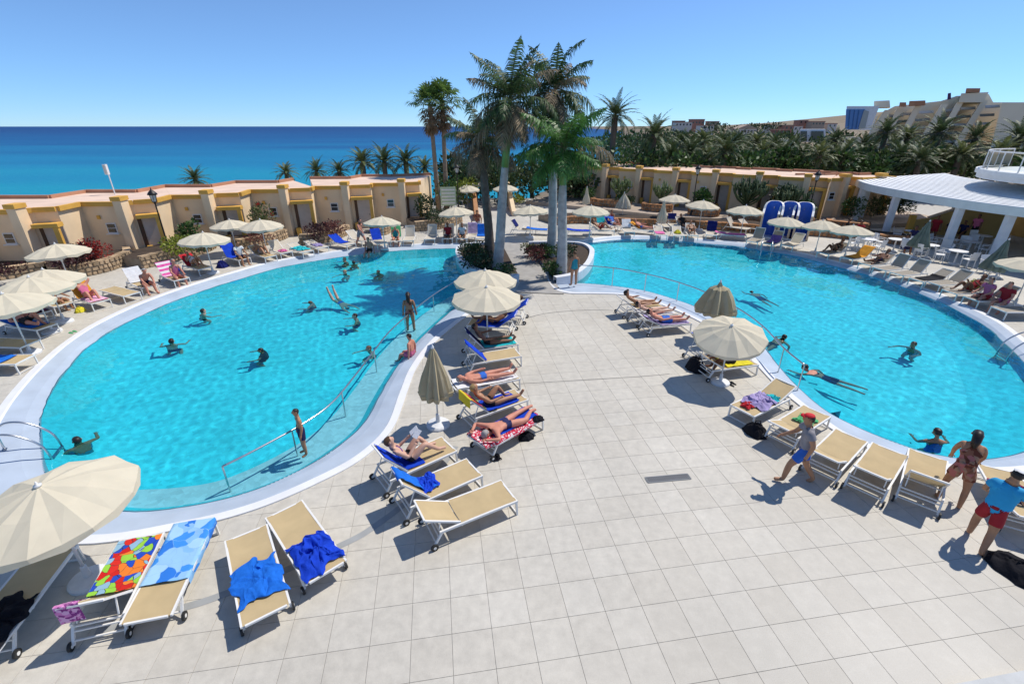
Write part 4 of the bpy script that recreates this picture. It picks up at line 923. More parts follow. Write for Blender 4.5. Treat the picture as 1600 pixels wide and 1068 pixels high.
shrub('yucca like green bush on the terrace right of the lamp post', rb(15.6, 2.6), .8, 1.5, 'green', 34, 700, .26)
shrub('dark hanging creeper mass on the wall behind the showers', rb(21.2, 1.0), 1.1, 2.2, 'dark', 35, 1000, .2)
shrub('green bush on the terrace right of the second lamp post', rb(23.0, 2.4), .7, 1.2, 'green', 36, 600, .18)
shrub('leafy green bush between the pergola\'s first two columns', (RS2 + ru2 * 2.2 + rn2 * 1.3 + Vector((0, 0, .6))), .9, 1.5, 'green', 37, 700, .18)
shrub('olive bush further right behind the pergola columns', (RS2 + ru2 * 4.6 + rn2 * 1.4 + Vector((0, 0, .6))), 1.0, 1.3, 'olive', 38, 700, .18)
shrub('dark bush near the stair wall under the pergola roof', (RS2 + ru2 * 6.6 + rn2 * 1.4 + Vector((0, 0, .6))), 1.0, 1.2, 'dark', 39, 700, .18)
shrub('lime green bush at the far side of the path near the white umbrella', at(811, 318, .3), .6, .8, 'lime', 40, 400, .15)
# candelabra cacti
m_cact = mat('cactus green', (.13, .17, .06), .7, .2, 4, .3, 20); m_cact2 = mat('cactus dark', (.06, .09, .035), .7, .2, 4, .3, 20)
def cactus(label, base, h, spread, nb, m, seed):
    rng = random.Random(seed); t = thing('candelabra_cactus', label, 'cactus', base, 0, 'candelabra cacti on the terrace')
    MB().tube([(0, 0, -.1), (.02, 0, h * .2), (0, .03, h * .4)], [.14, .12, .1], 7).build('trunk', m_tr_dark, t)
    for k in range(nb):
        a = k * 2.4; s = spread * rng.uniform(.25, 1); z0 = h * rng.uniform(.12, .4); top = h * rng.uniform(.72, 1.0) * (1 - .25 * s / spread)
        x, y = math.cos(a) * s, math.sin(a) * s; pts = [(x * .05, y * .05, z0), (x * .7, y * .7, z0 + (top - z0) * .3), (x, y, z0 + (top - z0) * .6), (x * 1.1, y * 1.1, top)]
        mb = MB(); mb.tube(crom(pts, 4, False), [.06] * 4 + [.075] * 8 + [.04], 6)
        for j in range(3):
            b = Vector(pts[2]).lerp(Vector(pts[3]), rng.random() * .6); d = Vector((rng.uniform(-.25, .25), rng.uniform(-.25, .25), 0)); mb.tube([b, b + d + Vector((0, 0, .1)), b + d * 1.2 + Vector((0, 0, rng.uniform(.3, .55)))], [.05, .06, .03], 5)
        mb.build('branch', m, t, True)
cactus('leftmost candelabra cactus on the terrace', rb(8.2, 2.2), 2.2, 1.0, 20, m_cact, 1)
cactus('second candelabra cactus, small, left of the first lamp post', rb(11.9, 2.2), 2.0, .75, 14, m_cact, 2)
cactus('biggest candelabra cactus, spreading, left of the showers', rb(18.8, 2.2), 2.9, 1.5, 32, m_cact2, 3)
cactus('drooping candelabra cactus right behind the showers', rb(21.8, 2.0), 2.3, 1.2, 26, m_cact2, 4)
# grove understorey: one mass of leaves nobody could count
rngu = random.Random(9); ub = MB()
for i in range(130):
    px = rngu.uniform(915, 1600); Y = rngu.uniform(50.5, 68); p = far(px, rngu.uniform(250, 270), Y); leaves(ub, p, (1.6, 1.2, 1.1), 110, .5, rngu, .5)
for i in range(80):
    px = rngu.uniform(696, 935); Y = rngu.uniform(47, 55); p = far(px, rngu.uniform(258, 296), Y); leaves(ub, p, (1.4, 1.0, 1.1), 100, .45, rngu, .5)
for i in range(90):
    px = rngu.uniform(1045, 1330); Y = rngu.uniform(90, 240); p = far(px, rngu.uniform(218, 232), Y); s_ = Y / 70; leaves(ub, p, (2.0 * s_, 1.2 * s_, .9 * s_), 60, .5 * s_, rngu, .5)
for i in range(40):
    px = rngu.uniform(940, 1070); Y = rngu.uniform(75, 150); p = far(px, rngu.uniform(214, 232), Y); s_ = Y / 70; leaves(ub, p, (2.0 * s_, 1.2 * s_, .9 * s_), 70, .5 * s_, rngu, .5)
tag(ub.build('grove_understorey', m_lf['grove']), 'dark green undergrowth filling the palm grove behind the bungalows', 'undergrowth', kind='stuff')
ub = MB()
for i in range(70):
    px = rngu.uniform(940, 1600); Y = rngu.uniform(49.5, 56); p = far(px, rngu.uniform(246, 268), Y); leaves(ub, p, (1.1, .9, 1.0), 80, .45, rngu, .5)
tag(ub.build('grove_bushes', m_lf['green']), 'lighter green bushes scattered through the palm grove', 'bushes', kind='stuff')
ub = MB()
for i in range(26):
    px = rngu.uniform(1105, 1235); Y = rngu.uniform(330, 430); p = far(px, rngu.uniform(196, 204), Y); leaves(ub, p, (7, 4, 1.8), 60, 1.6, rngu, .5)
tag(ub.build('ridge_trees', m_lf['dark']), 'band of dark trees along the ridge among the town houses', 'trees', kind='stuff')
# ================================================================ LAMPS, RAILS, LADDERS
m_iron = mat('black iron', (.012, .012, .014), .45, .1, 5); m_steel = mat('steel', (.55, .56, .58), .28, .05, 6, metal=1.0); m_lglass = mat('lantern glass', (.55, .55, .52), .25, .05, 5)
def lamp(label, base, h=4.1):
    t = thing('lamp_post', label, 'lamp post', base, 0, 'black lantern lamp posts')
    MB().lathe([(.16, 0), (.16, .12), (.10, .18), (.10, .75), (.07, .85), (.045, 1.0), (.035, h - .75), (.06, h - .7), (.03, h - .66)], 10).build('post', m_iron, t, True)
    MB().lathe([(.10, h - .62), (.17, h - .25)], 6).build('lantern_glass', m_lglass, t)
    fr = MB()
    for k in range(6):
        a = k * math.pi / 3; fr.bar((.105 * math.cos(a), .105 * math.sin(a), h - .63), (.178 * math.cos(a), .178 * math.sin(a), h - .24), .016)
    fr.lathe([(.04, h - .68), (.12, h - .63), (.12, h - .61)], 6).build('lantern_frame', m_iron, t)
    MB().lathe([(.25, h - .25), (.22, h - .17), (.10, h - .03), (.05, h), (.03, h + .06), (.004, h + .16)], 12).build('lantern_hood', m_iron, t, True)
lamp('black lantern lamp post on the left in front of the bungalows', at(268, 402), 3.75)
lamp('black lantern lamp post on the far terrace left of the biggest cactus', at(1079, 342), 4.1)
lamp('black lantern lamp post right of the blue showers', at(1258, 352), 3.9)
lamp('black lantern lamp post beside the path under the fan palms', at(717, 338), 4.1)
def white_lamp():
    t = thing('flood_light_mast', 'slim white flood light mast standing on the left roofs', 'light mast', (far(176, 292, 31.0).x, 31.0, 3.0))
    h = far(168, 268, 31).z - 3.0
    MB().tube([(0, 0, -.1), (0, 0, h)], .035, 6).build('mast', m_white, t); MB().box((-.05, 0, h + .12), (.2, .16, .6)).build('lamp_head', m_white, t)
    MB().box((-.05, -.115, h + .12), (.14, .02, .5)).build('lens', m_lglass, t)
white_lamp()
def rail(label, tops, posts, zt, zb, r=.024):
    P = crom([Vector((p[0], p[1], zt if len(p) < 3 else p[2])) for p in tops], 6, False); b0 = Vector((P[0].x, P[0].y, zb)); t = thing('handrail', label, 'handrail', b0)
    MB().tube([p - b0 for p in P], r, 8).build('rail', m_steel, t, True)
    n = len(P) - 1
    for f in posts:
        p = P[int(round(f * n))] - b0; MB().tube([p, Vector((p.x, p.y, 0))], r * .85, 6).build('post', m_steel, t)
RT = [(-6.1,7.95,.42),(-5.6,8.55,.45),(-4.95,9.5,.48),(-4.6,10.4,.5),(-4.45,11.9,.5),(-4.35,13.4,.5),(-4.2,15.1,.5),(-3.7,17.4,.5),(-3.1,19.4,.5),(-2.4,21.1,.5)]
rail('curved steel handrail standing in the left pool', RT, (0, .19, .37, .55, .72, .86, 1), .5, -.42)
RT2 = [(3.25,22.5),(4.85,21.95),(6.16,20.95),(7.25,19.65),(7.95,18.2),(8.4,16.5),(8.5,14.8),(8.3,13.0),(8.3,11.9)]
rail('curved steel handrail along the edge of the right pool', RT2, (0, .125, .25, .375, .5, .625, .75, .875, 1), .78, -.4)
def ladder(label, base, rz, s=1.0):
    t = thing('pool_ladder', label, 'pool ladder', base, rz, 'pool ladders')
    for x in (-.27, .27):
        MB().tube(crom([Vector(p) for p in [(x, -.75, 0), (x, -.74, .45), (x, -.55, .66), (x, -.2, .6), (x, .15, .28), (x, .26, -.1), (x, .27, -.9)]], 5, False), .024, 8).build('grab_rail', m_steel, t, True)
        MB().lathe([(.05, 0), (.05, .015), (.03, .02)], 10, (x, -.75, 0)).build('floor_flange', m_steel, t)
    for k in range(3): MB().box((0, .28, -.25 - .25 * k), (.5, .08, .03)).build('tread', m_steel, t)
    return t
ladder('steel pool ladder on the left edge of the left pool', at(62, 700, 0), R(-68))
ladder('steel pool ladder at the right picture edge, right pool', at(1585, 548), R(75))
ladder('steel pool ladder on the far edge of the right pool near the empty loungers', at(1196, 396), R(155))
# drain grate and a flat curved grey strip laid on the paving
dg0, dg1 = at(1010, 750), at(1077, 744); dc = (dg0 + dg1) / 2; an = math.atan2(dg1.y - dg0.y, dg1.x - dg0.x); ln = (dg1 - dg0).length
t = thing('drain_grate', 'grey slotted drain grate let into the paving', 'drain', (dc.x, dc.y, .002), an)
m_gr = mat('grate grey', (.22, .23, .24), .5, .1, 8)
fr = MB(); fr.box((0, .085, .006), (ln, .02, .012)).box((0, -.085, .006), (ln, .02, .012)).box((ln / 2, 0, .0062), (.02, .148, .012)).box((-ln / 2, 0, .0062), (.02, .148, .012)).build('frame', m_gr, t)
MB().box((0, 0, .002), (ln - .03, .14, .003)).build('channel', mat('channel dark', (.05, .05, .055), .8), t)
for k in range(24): MB().box((-ln / 2 + .03 + (ln - .06) * k / 23, 0, .007), (.018, .148, .008)).build('bar', m_gr, t)
m_strip = mat('strip grey', (.33, .34, .34), .7, .1, 3, world_tex=True)
sp_ = crom([at(*p) for p in [(150,985),(292,947),(347,929),(440,893),(540,848),(581,825),(640,780),(690,728),(712,697)]], 5, False)
A, B = [], []
for i, p in enumerate(sp_):
    d = (sp_[min(i + 1, len(sp_) - 1)] - sp_[max(0, i - 1)]).normalized(); nn = Vector((-d.y, d.x, 0)) * .07; A.append(p + nn + Vector((0, 0, .004))); B.append(p - nn + Vector((0, 0, .004)))
tag(MB().strip(B, A).build('grey_strip', m_strip), 'grey curved strip on the paving beside the left pool', kind='structure')
def joint(lb, pts, w=.012):
    P = crom([at(*p) for p in pts], 5, False); A, B = [], []
    for i, p in enumerate(P):
        d = (P[min(i + 1, len(P) - 1)] - P[max(0, i - 1)]).normalized(); nn = Vector((-d.y, d.x, 0)) * w; A.append(p + nn + Vector((0, 0, .003))); B.append(p - nn + Vector((0, 0, .003)))
    tag(MB().strip(B, A).build('expansion_joint', mat('joint dark', (.16, .15, .14), .9)), lb, kind='structure')
joint('curved dark joint across the promontory near the bridge', [(822,497),(850,490),(885,486),(925,484),(958,485)], .02)
joint('straight joint across the middle of the promontory', [(802,600),(900,594),(1000,588),(1046,584)])

# ================================================================ UMBRELLAS
m_canv = mat('canvas cream', (.72, .65, .50), .9, .06, 2, .12, 120, spec=.1, trans=.18); m_canv2 = mat('canvas khaki', (.52, .44, .28), .9, .1, 2, .15, 100, spec=.1, trans=.12); m_canv3 = mat('canvas green stripe', (.20, .24, .19), .9, .25, 3, .12, 100, spec=.1, trans=.1)
m_pole = mat('umbrella pole', (.70, .70, .69), .4, .05, 4); m_base = mat('umbrella base', (.68, .69, .70), .6, .08, 5)
def umb_meshes():
    n = 10; H = 2.1; r0 = 1.18
    can = MB(); rim = [Vector((r0 * math.cos(2 * math.pi * k / n), r0 * math.sin(2 * math.pi * k / n), H - .40)) for k in range(n)]
    mid = [Vector((p.x * .52, p.y * .52, H - .155)) for p in rim]; ap = Vector((0, 0, H))
    for k in range(n):
        a, b, c, d = rim[k], rim[(k + 1) % n], mid[(k + 1) % n], mid[k]; e = (a + b) / 2 - Vector((0, 0, .03)); f = (c + d) / 2 - Vector((0, 0, .035))
        can.add([a, e, f, d], [(0, 1, 2, 3)]).add([e, b, c, f], [(0, 1, 2, 3)]).add([d, f, ap], [(0, 1, 2)]).add([f, c, ap], [(0, 1, 2)])
    val = MB()
    for k in range(n):
        a, b = rim[k], rim[(k + 1) % n]; m = (a + b) / 2 - Vector((0, 0, .03)); dn = Vector((0, 0, -.11)); o = Vector((m.x, m.y, 0)).normalized() * .012
        val.add([a, m, m + dn * 1.15 + o, a + dn * .75], [(3, 2, 1, 0)]).add([m, b, b + dn * .75, m + dn * 1.15 + o], [(3, 2, 1, 0)])
    rb = MB().bar((.05, 0, H - .06), (r0 * .98, 0, H - .43), .014); st = MB().bar((.05, 0, H - .75), (r0 * .52, 0, H - .2), .012)
    pole = MB().tube([(0, 0, .1), (0, 0, H - .02)], .024, 8); base = MB().lathe([(.30, 0), (.30, .05), (.27, .08), (.06, .12), (.045, .34), (.03, .35)], 18)
    fin_ = MB().lathe([(.05, H - .005), (.055, H + .02), (.02, H + .03), (.015, H + .07), (.003, H + .09)], 10); hub = MB().lathe([(.045, H - .8), (.045, H - .7)], 8)
    return {k: v for k, v in (('canopy', can.mesh('canopy')), ('valance', val.mesh('valance')), ('rib', rb.mesh('rib')), ('strut', st.mesh('strut')), ('pole', pole.mesh('pole', True)), ('base', base.mesh('base')), ('finial', fin_.mesh('finial', True)), ('hub', hub.mesh('hub')))}
UM = umb_meshes()
for k, m in (('canopy', m_canv), ('valance', m_canv), ('rib', m_pole), ('strut', m_pole), ('pole', m_pole), ('base', m_base), ('finial', m_white), ('hub', m_pole)): UM[k].materials.append(m)
def umbrella(label, apex_px, base_px=None, s=1.0, tilt=(0, 0), rz=0.0, h=2.1, grp='open cream umbrellas', size=None):
    p = at(*base_px) if base_px else at(apex_px[0], apex_px[1], h * s)
    t = thing('umbrella', label, 'umbrella', (p.x, p.y, 0), rz, grp); t.scale = (s,) * 3
    obj('base', UM['base'], None, t); obj('pole', UM['pole'], None, t)
    k = obj('canopy', UM['canopy'], None, t); obj('valance', UM['valance'], None, k); obj('finial', UM['finial'], None, k); obj('hub', UM['hub'], None, t)
    if tilt != (0, 0):
        # tip the canopy about the joint at 1.75 m
        M = Matrix.Translation((0, 0, 1.72)) @ Matrix.Rotation(tilt[0], 4, 'X') @ Matrix.Rotation(tilt[1], 4, 'Y') @ Matrix.Translation((0, 0, -1.72)); k.matrix_local = M
    if size: k.scale = (size, size, 1)
    for i in range(10):
        r_ = obj('rib', UM['rib'], None, k); r_.rotation_euler = (0, 0, i * math.pi / 5)
        if i % 2 == 0: q = obj('strut', UM['strut'], None, r_)
    return t
def folded(label, base, s=1.0, m=None, flare=1.0, zlow=1.0, H=2.2, lean=0.0, rz=0.0):
    t = thing('folded_umbrella', label, 'umbrella', base, rz, 'folded umbrellas'); t.rotation_euler = (0, lean, rz); t.scale = (s,) * 3
    rng = random.Random(len(label)); n = 30
    mod = lambda k, i: (1 + (.22 if k % 3 == 0 else (-.16 if k % 3 == 1 else .05)) * (1 if i < 5 else .4)) * (1 + .06 * math.sin(k * 1.7 + i))
    MB().lathe([(.27 * flare, zlow), (.255 * flare, zlow + .12), (.20 * flare, zlow + .45), (.13 * flare, zlow + .75), (.08, H - .15), (.03, H - .02)], n, (0, 0, 0), mod).build('canopy', m or m_canv2, t)
    MB().lathe([(.26 * flare, zlow - .12), (.275 * flare, zlow + .01)], n, (0, 0, 0), mod).build('valance', m or m_canv2, t)
    MB().lathe([(.035, H - .04), (.04, H), (.008, H + .07)], 8).build('finial', m_white, t)
    MB().tube([(0, 0, .1), (0, 0, H - .05)], .022, 8).build('pole', m_pole, t, True); MB().lathe([(.30, 0), (.30, .05), (.27, .08), (.06, .12), (.045, .34), (.03, .35)], 18).build('base', m_base, t)
    return t
umbrella('large cream umbrella cut by the left edge in the foreground', (56, 764), (141, 906), .97, (R(2), R(-3)), .2, size=1.0)
umbrella('cream umbrella at the promontory, rear one of the touching pair', (758, 422), None, 1, (0, 0), .1)
umbrella('cream umbrella at the promontory, front one of the touching pair', (763, 452), (762, 538), 1, (R(3), 0), .3)
umbrella('tilted cream umbrella over the yellow cushion beside the right pool', (1140, 514), (1125, 598), .9, (R(12), R(-10)), .2, size=.93)
for lb, px, py, s in [('cream umbrella over the dark red shrubs on the left', 86, 381, 1), ('rear of the three clustered cream umbrellas at the left edge', 66, 421, 1), ('middle of the three clustered cream umbrellas at the left edge', 44, 433, 1), ('nearest of the three clustered cream umbrellas, cut by the left edge', 4, 459, 1),
   ('cream umbrella beside the blue folding chair on the left deck', 316, 363, 1), ('left of the two touching umbrellas before the left bungalows', 358, 343, .95), ('right of the two touching umbrellas before the left bungalows', 406, 343, 1), ('single cream umbrella over white loungers left of the path', 596, 338, .95),
   ('cream umbrella below the twin fan palms', 712, 323, 1), ('left of the two distant umbrellas down the path', 729, 289, 1), ('right of the two distant umbrellas down the path', 790, 288, 1), ('cream umbrella seen between the palm trunks on the far deck', 829, 321, 1.02), ('flat cream umbrella on the far deck left of the folded one', 924, 321, 1.05),
   ('cream umbrella on the terrace right of the folded one', 1055, 304, 1), ('slanted cream umbrella right of the terrace lamp post', 1099, 313, 1), ('cream umbrella just left of the showers', 1166, 321, 1), ]:
    umbrella(lb, (px, py), None, s, (R(random.uniform(-3, 3)), R(random.uniform(-3, 3))), random.random())
for lb, bx, by, s in [('cream umbrella standing in front of the showers', 1219, 387, .9), ('left of two merged umbrellas right of the showers', 1273, 395, .92), ('right of two merged umbrellas by the first pergola column', 1318, 405, .92), ('cream umbrella cut by the right edge beside the pergola', 1584, 478, 1.0)]:
    umbrella(lb, None, (bx, by), s, (R(random.uniform(-3, 3)), R(random.uniform(-3, 3))), random.random())
umbrella('distant cream umbrella nearest the horizon, down the path', (752, 281), None, 1, (0, 0), .4)
folded('folded khaki umbrella standing by the edge of the left pool', at(685, 664), 1.0, m_canv2, 1.28, .98)
folded('half folded khaki umbrella at the edge of the right pool', at(1109, 530), 1.0, m_canv2, 2.1, 1.15, 2.15)
folded('folded umbrella on the far deck left of the terrace cactus', at(972, 342), .95, m_canv, 2.0, 1.0)
folded('folded umbrella on the far deck beside the navy chairs', at(1032, 360), .95, m_canv, 1.2, .8)
folded('folded umbrella half hidden behind the green palm fronds', at(915, 330), .95, m_canv, 1.1, .8)
folded('folded striped umbrella among the cafe tables, left one', at(1426, 402), 1.0, m_canv3, 1.6, .7, 2.1, .12)
folded('folded striped umbrella among the cafe tables, right one', at(1538, 440), 1.0, m_canv3, 1.5, .7, 2.1, .15)

# ================================================================ LOUNGERS
m_frame = mat('lounger frame', (.78, .77, .74), .4, .04, 4); m_tyre = mat('wheel black', (.02, .02, .02), .6, .1, 6)
def sling_mat(name, col):
    m = mat(name, col, .75, .07, 3, .25, 160, spec=.2, trans=.12); return m
m_sling = sling_mat('sling sand', (.56, .43, .24)); m_sling_g = sling_mat('sling grey', (.36, .32, .26)); m_sling_w = sling_mat('sling pale', (.62, .56, .46))
HW, SEAT, HINGE, BL, FOOT = .33, .34, -.22, .74, .96
def prof(s, a):
    """point of the lying surface s metres from the hinge, towards the foot (s > 0) or up the backrest (s < 0)"""
    if s >= 0: return Vector((0, HINGE + s, SEAT + .028 - .012 * math.sin(min(1, s / 1.15) * math.pi)))
    return Vector((0, HINGE + s * math.cos(a), SEAT + .028 - s * math.sin(a)))
LG = {}; DEG = {}
def lounger_meshes(deg):
    a = R(deg); d = {}
    f = MB()
    for x in (-HW, HW): f.bar((x, HINGE - .42, SEAT), (x, FOOT, SEAT), .035, .045)
    f.bar((-HW, FOOT - .018, SEAT - .003), (HW, FOOT - .018, SEAT - .003), .034, .04).bar((-HW, HINGE - .40, SEAT - .045), (HW, HINGE - .40, SEAT - .045), .025, .025); f.bar((-HW, HINGE + .02, SEAT - .045), (HW, HINGE + .02, SEAT - .045), .022, .022)
    d['frame'] = f.mesh('frame')
    b = MB()
    e = Vector((0, -math.cos(a), math.sin(a))); h = Vector((0, HINGE, SEAT + .012)); o = e * BL
    for x in (-HW + .045, HW - .045) if deg > 4 else (-HW, HW): b.bar(h + Vector((x, 0, 0)), h + o + Vector((x, 0, 0)), .03, .034)
    b.bar(h + o + Vector((-HW + .045, 0, 0)), h + o + Vector((HW - .045, 0, 0)), .03, .034)
    if deg > 12:
        for x in (-HW + .07, HW - .07): b.bar(h + e * .42 + Vector((x, 0, -.02)), Vector((x, HINGE - .40, SEAT + .01)), .018)
    d['backrest_frame'] = b.mesh('backrest_frame')
    s = MB(); s.grid(lambda u, v: prof(u * 1.16, 0) + Vector(((v - .5) * 2 * (HW - .012), 0, -.02 * (1 - (2 * v - 1) ** 2))), 10, 6); d['seat_sling'] = s.mesh('seat_sling', True)
    s = MB(); up = Vector((0, math.sin(a), math.cos(a)))
    s.grid(lambda u, v: prof(-.02 - u * (BL - .02), a) + Vector(((v - .5) * 2 * (HW - .05 if deg > 4 else HW - .012), 0, 0)) - up * (.02 * (1 - (2 * v - 1) ** 2)), 8, 6); d['backrest_sling'] = s.mesh('backrest_sling', True)
    l = MB().bar((0, FOOT - .03, SEAT - .02), (0, FOOT - .01, .0), .035); d['leg'] = l.mesh('leg')
    fb = MB().bar((-HW, 0, 0), (HW, 0, 0), .022); d['crossbar'] = fb.mesh('crossbar')
    l = MB().bar((0, HINGE - .38, SEAT - .015), (0, HINGE - .54, .07), .035); d['wheel_leg'] = l.mesh('wheel_leg')
    w = MB()
    for k in range(1): w.tube([(-.018, 0, 0), (.018, 0, 0)], .07, 14)
    d['wheel'] = w.mesh('wheel'); hb = MB().tube([(-.022, 0, 0), (.022, 0, 0)], .03, 8); d['hub'] = hb.mesh('hub')
    for k in d: d[k].materials.append({'wheel': m_tyre}.get(k, m_frame) if 'sling' not in k else m_sling)
    return d
def lounger(label, deg, P, ang, col=None, grp='sun loungers', mini=False):
    key = (deg, col)
    if key not in LG:
        d = lounger_meshes(deg)
        if col: 
            for k in ('seat_sling', 'backrest_sling'): d[k].materials.clear(); d[k].materials.append(col)
        LG[key] = d
    d = LG[key]; t = thing('sun_lounger', label, 'sun lounger', (P.x, P.y, 0), ang - math.pi / 2, grp)
    obj('frame', d['frame'], None, t); obj('seat_sling', d['seat_sling'], None, t)
    bk = obj('backrest_frame', d['backrest_frame'], None, t); obj('backrest_sling', d['backrest_sling'], None, t)
    for x in (-HW, HW):
        o = obj('leg', d['leg'], None, t); o.location = (x, 0, 0); o = obj('wheel_leg', d['wheel_leg'], None, t); o.location = (x, 0, 0)
        if not mini:
            w = obj('wheel', d['wheel'], None, t); w.location = (x * 1.1, HINGE - .545, .07); obj('hub', d['hub'], None, w)
    if not mini:
        for y_, z_ in ((FOOT - .012, .03), (HINGE - .5, .12), (HINGE - .44, .24)): o = obj('crossbar', d['crossbar'], None, t); o.location = (0, y_, z_)
    DEG[t.name] = deg
    return t
def LP_(label, deg, head, foot, **k):
    """head, foot: ground pixels of wheels centre and foot legs centre"""
    a, b = at(*head), at(*foot); d = b - a; ang = math.atan2(d.y, d.x); dn = d.normalized()
    c = (a + b) / 2 - dn * ((FOOT - .02 + HINGE - .54) / 2)
    return lounger(label, deg, c, ang, **k)
def LC(label, deg, px, py, ang, **k): return lounger(label, deg, at(px, py), R(ang), mini=True, **k)

# towels ----------------------------------------------------------------
TW = {'royal': mat('towel royal blue', (.012, .055, .50), .9, .15, 6, .5, 40, spec=.1), 'blue2': mat('towel bright blue', (.015, .14, .58), .9, .15, 6, .5, 40, spec=.1), 'navy': mat('towel navy', (.012, .018, .12), .9, .15, 6, .5, 40, spec=.1), 'turq': mat('towel turquoise', (.03, .50, .55), .9, .12, 6, .4, 40, spec=.1),
      'white': mat('towel white', (.72, .72, .73), .9, .06, 6, .4, 40, spec=.1), 'orange': mat('towel orange', (.66, .30, .04), .9, .12, 6, .4, 40, spec=.1), 'purple': mat('towel purple', (.16, .10, .34), .9, .15, 6, .4, 40, spec=.1), 'pink': mat('towel pink', (.66, .16, .36), .9, .15, 6, .4, 40, spec=.1), 'black': mat('cloth black', (.012, .012, .016), .85, .2, 6, .4, 30, spec=.15),
      'lime': mat('towel lime', (.42, .55, .05), .9, .15, 6, .4, 40, spec=.1), 'yellow': mat('towel yellow', (.68, .58, .04), .9, .15, 6, .4, 40, spec=.1), 'lilac': mat('towel lilac', (.36, .30, .52), .9, .15, 6, .4, 40, spec=.1), 'brown': mat('cloth brown', (.16, .07, .03), .9, .15, 6, .4, 40, spec=.1), 'green': mat('towel green', (.10, .42, .18), .9, .15, 6, .4, 40, spec=.1), 'red': mat('towel red', (.50, .03, .04), .9, .15, 6, .4, 40, spec=.1),
      'multi': ramp_mat('towel multicolour', 'cell', [(.55, .02, .015), (.75, .20, .03), (.02, .07, .45), (.28, .55, .06), (.62, .03, .02), (.25, .42, .55)], 7.5, edge=((.03, .03, .04), .02)),
      'star': ramp_mat('towel pale blue star', 'cell', [(.22, .45, .72), (.03, .18, .62), (.34, .56, .78), (.05, .26, .70), (.28, .50, .74)], 4.5, edge=((.25, .45, .7), .015)),
      'redwhite': ramp_mat('towel red white', 'cell', [(.72, .62, .62), (.68, .56, .58)], 13, edge=((.50, .02, .06), .16)), 'stripe': ramp_mat('towel pink stripe', 'band', [(.70, .10, .36), (.74, .70, .72)], 2.2), 'rainbow': ramp_mat('towel rainbow', 'band', [(.62, .04, .12), (.60, .10, .28), (.40, .55, .05), (.62, .52, .04), (.62, .25, .03)], .55, vec_scale=(1, 1, 1)),
      'floral': ramp_mat('towel floral pink', 'cell', [(.62, .22, .48), (.70, .40, .60), (.25, .05, .22)], 22), 'dots': ramp_mat('cloth dark pattern', 'cell', [(.02, .02, .06), (.30, .03, .08), (.02, .03, .12), (.10, .02, .05)], 14)}
def towel(label, lg, mt, s0, s1, w=.62, shift=0.0, over=.0, wob=.012, seed=0, name='towel', cat='towel', grp=None, drop=0.0):
    """cloth lying on a lounger from s0 (up the back) to s1 (towards the foot)"""
    a = R(DEG[lg.name]); rng = random.Random(seed + len(label)); o = Vector((rng.random() * 9, rng.random() * 9, 0))
    mb = MB()
    def fn(u, v):
        s = s0 + (s1 - s0) * u; x = (v - .5) * w + shift; up = Vector((0, math.sin(a), math.cos(a))) if s < 0 else Vector((0, 0, 1))
        ss = max(s, -BL - .01); p = prof(ss, a); over_ = max(0, abs(x) - HW - .01)
        n1 = noise.noise(Vector((x * 5, s * 5, 0)) + o); n2 = noise.noise(Vector((x * 14, s * 12, 3)) + o)
        q = p + up * (.016 + wob * (n1 + .6 * n2 + .7)) + Vector((x, 0, 0))
        if s < -BL: q += Vector((0, -.03, (s + BL) * 1.0))
        if over_ > 0: q.x = math.copysign(HW + .02 + .02 * n1, x); q.z -= over_ * (1 + drop)
        q.y += .03 * noise.noise(Vector((x * 3, 0, 7)) + o) * (1 if u in (0, 1) else .3); return q
    mb.grid(fn, 34, 18); t = tag(mb.build(name, TW[mt], None, True), label, cat, grp); t.location = lg.location; t.rotation_euler = lg.rotation_euler
    return t
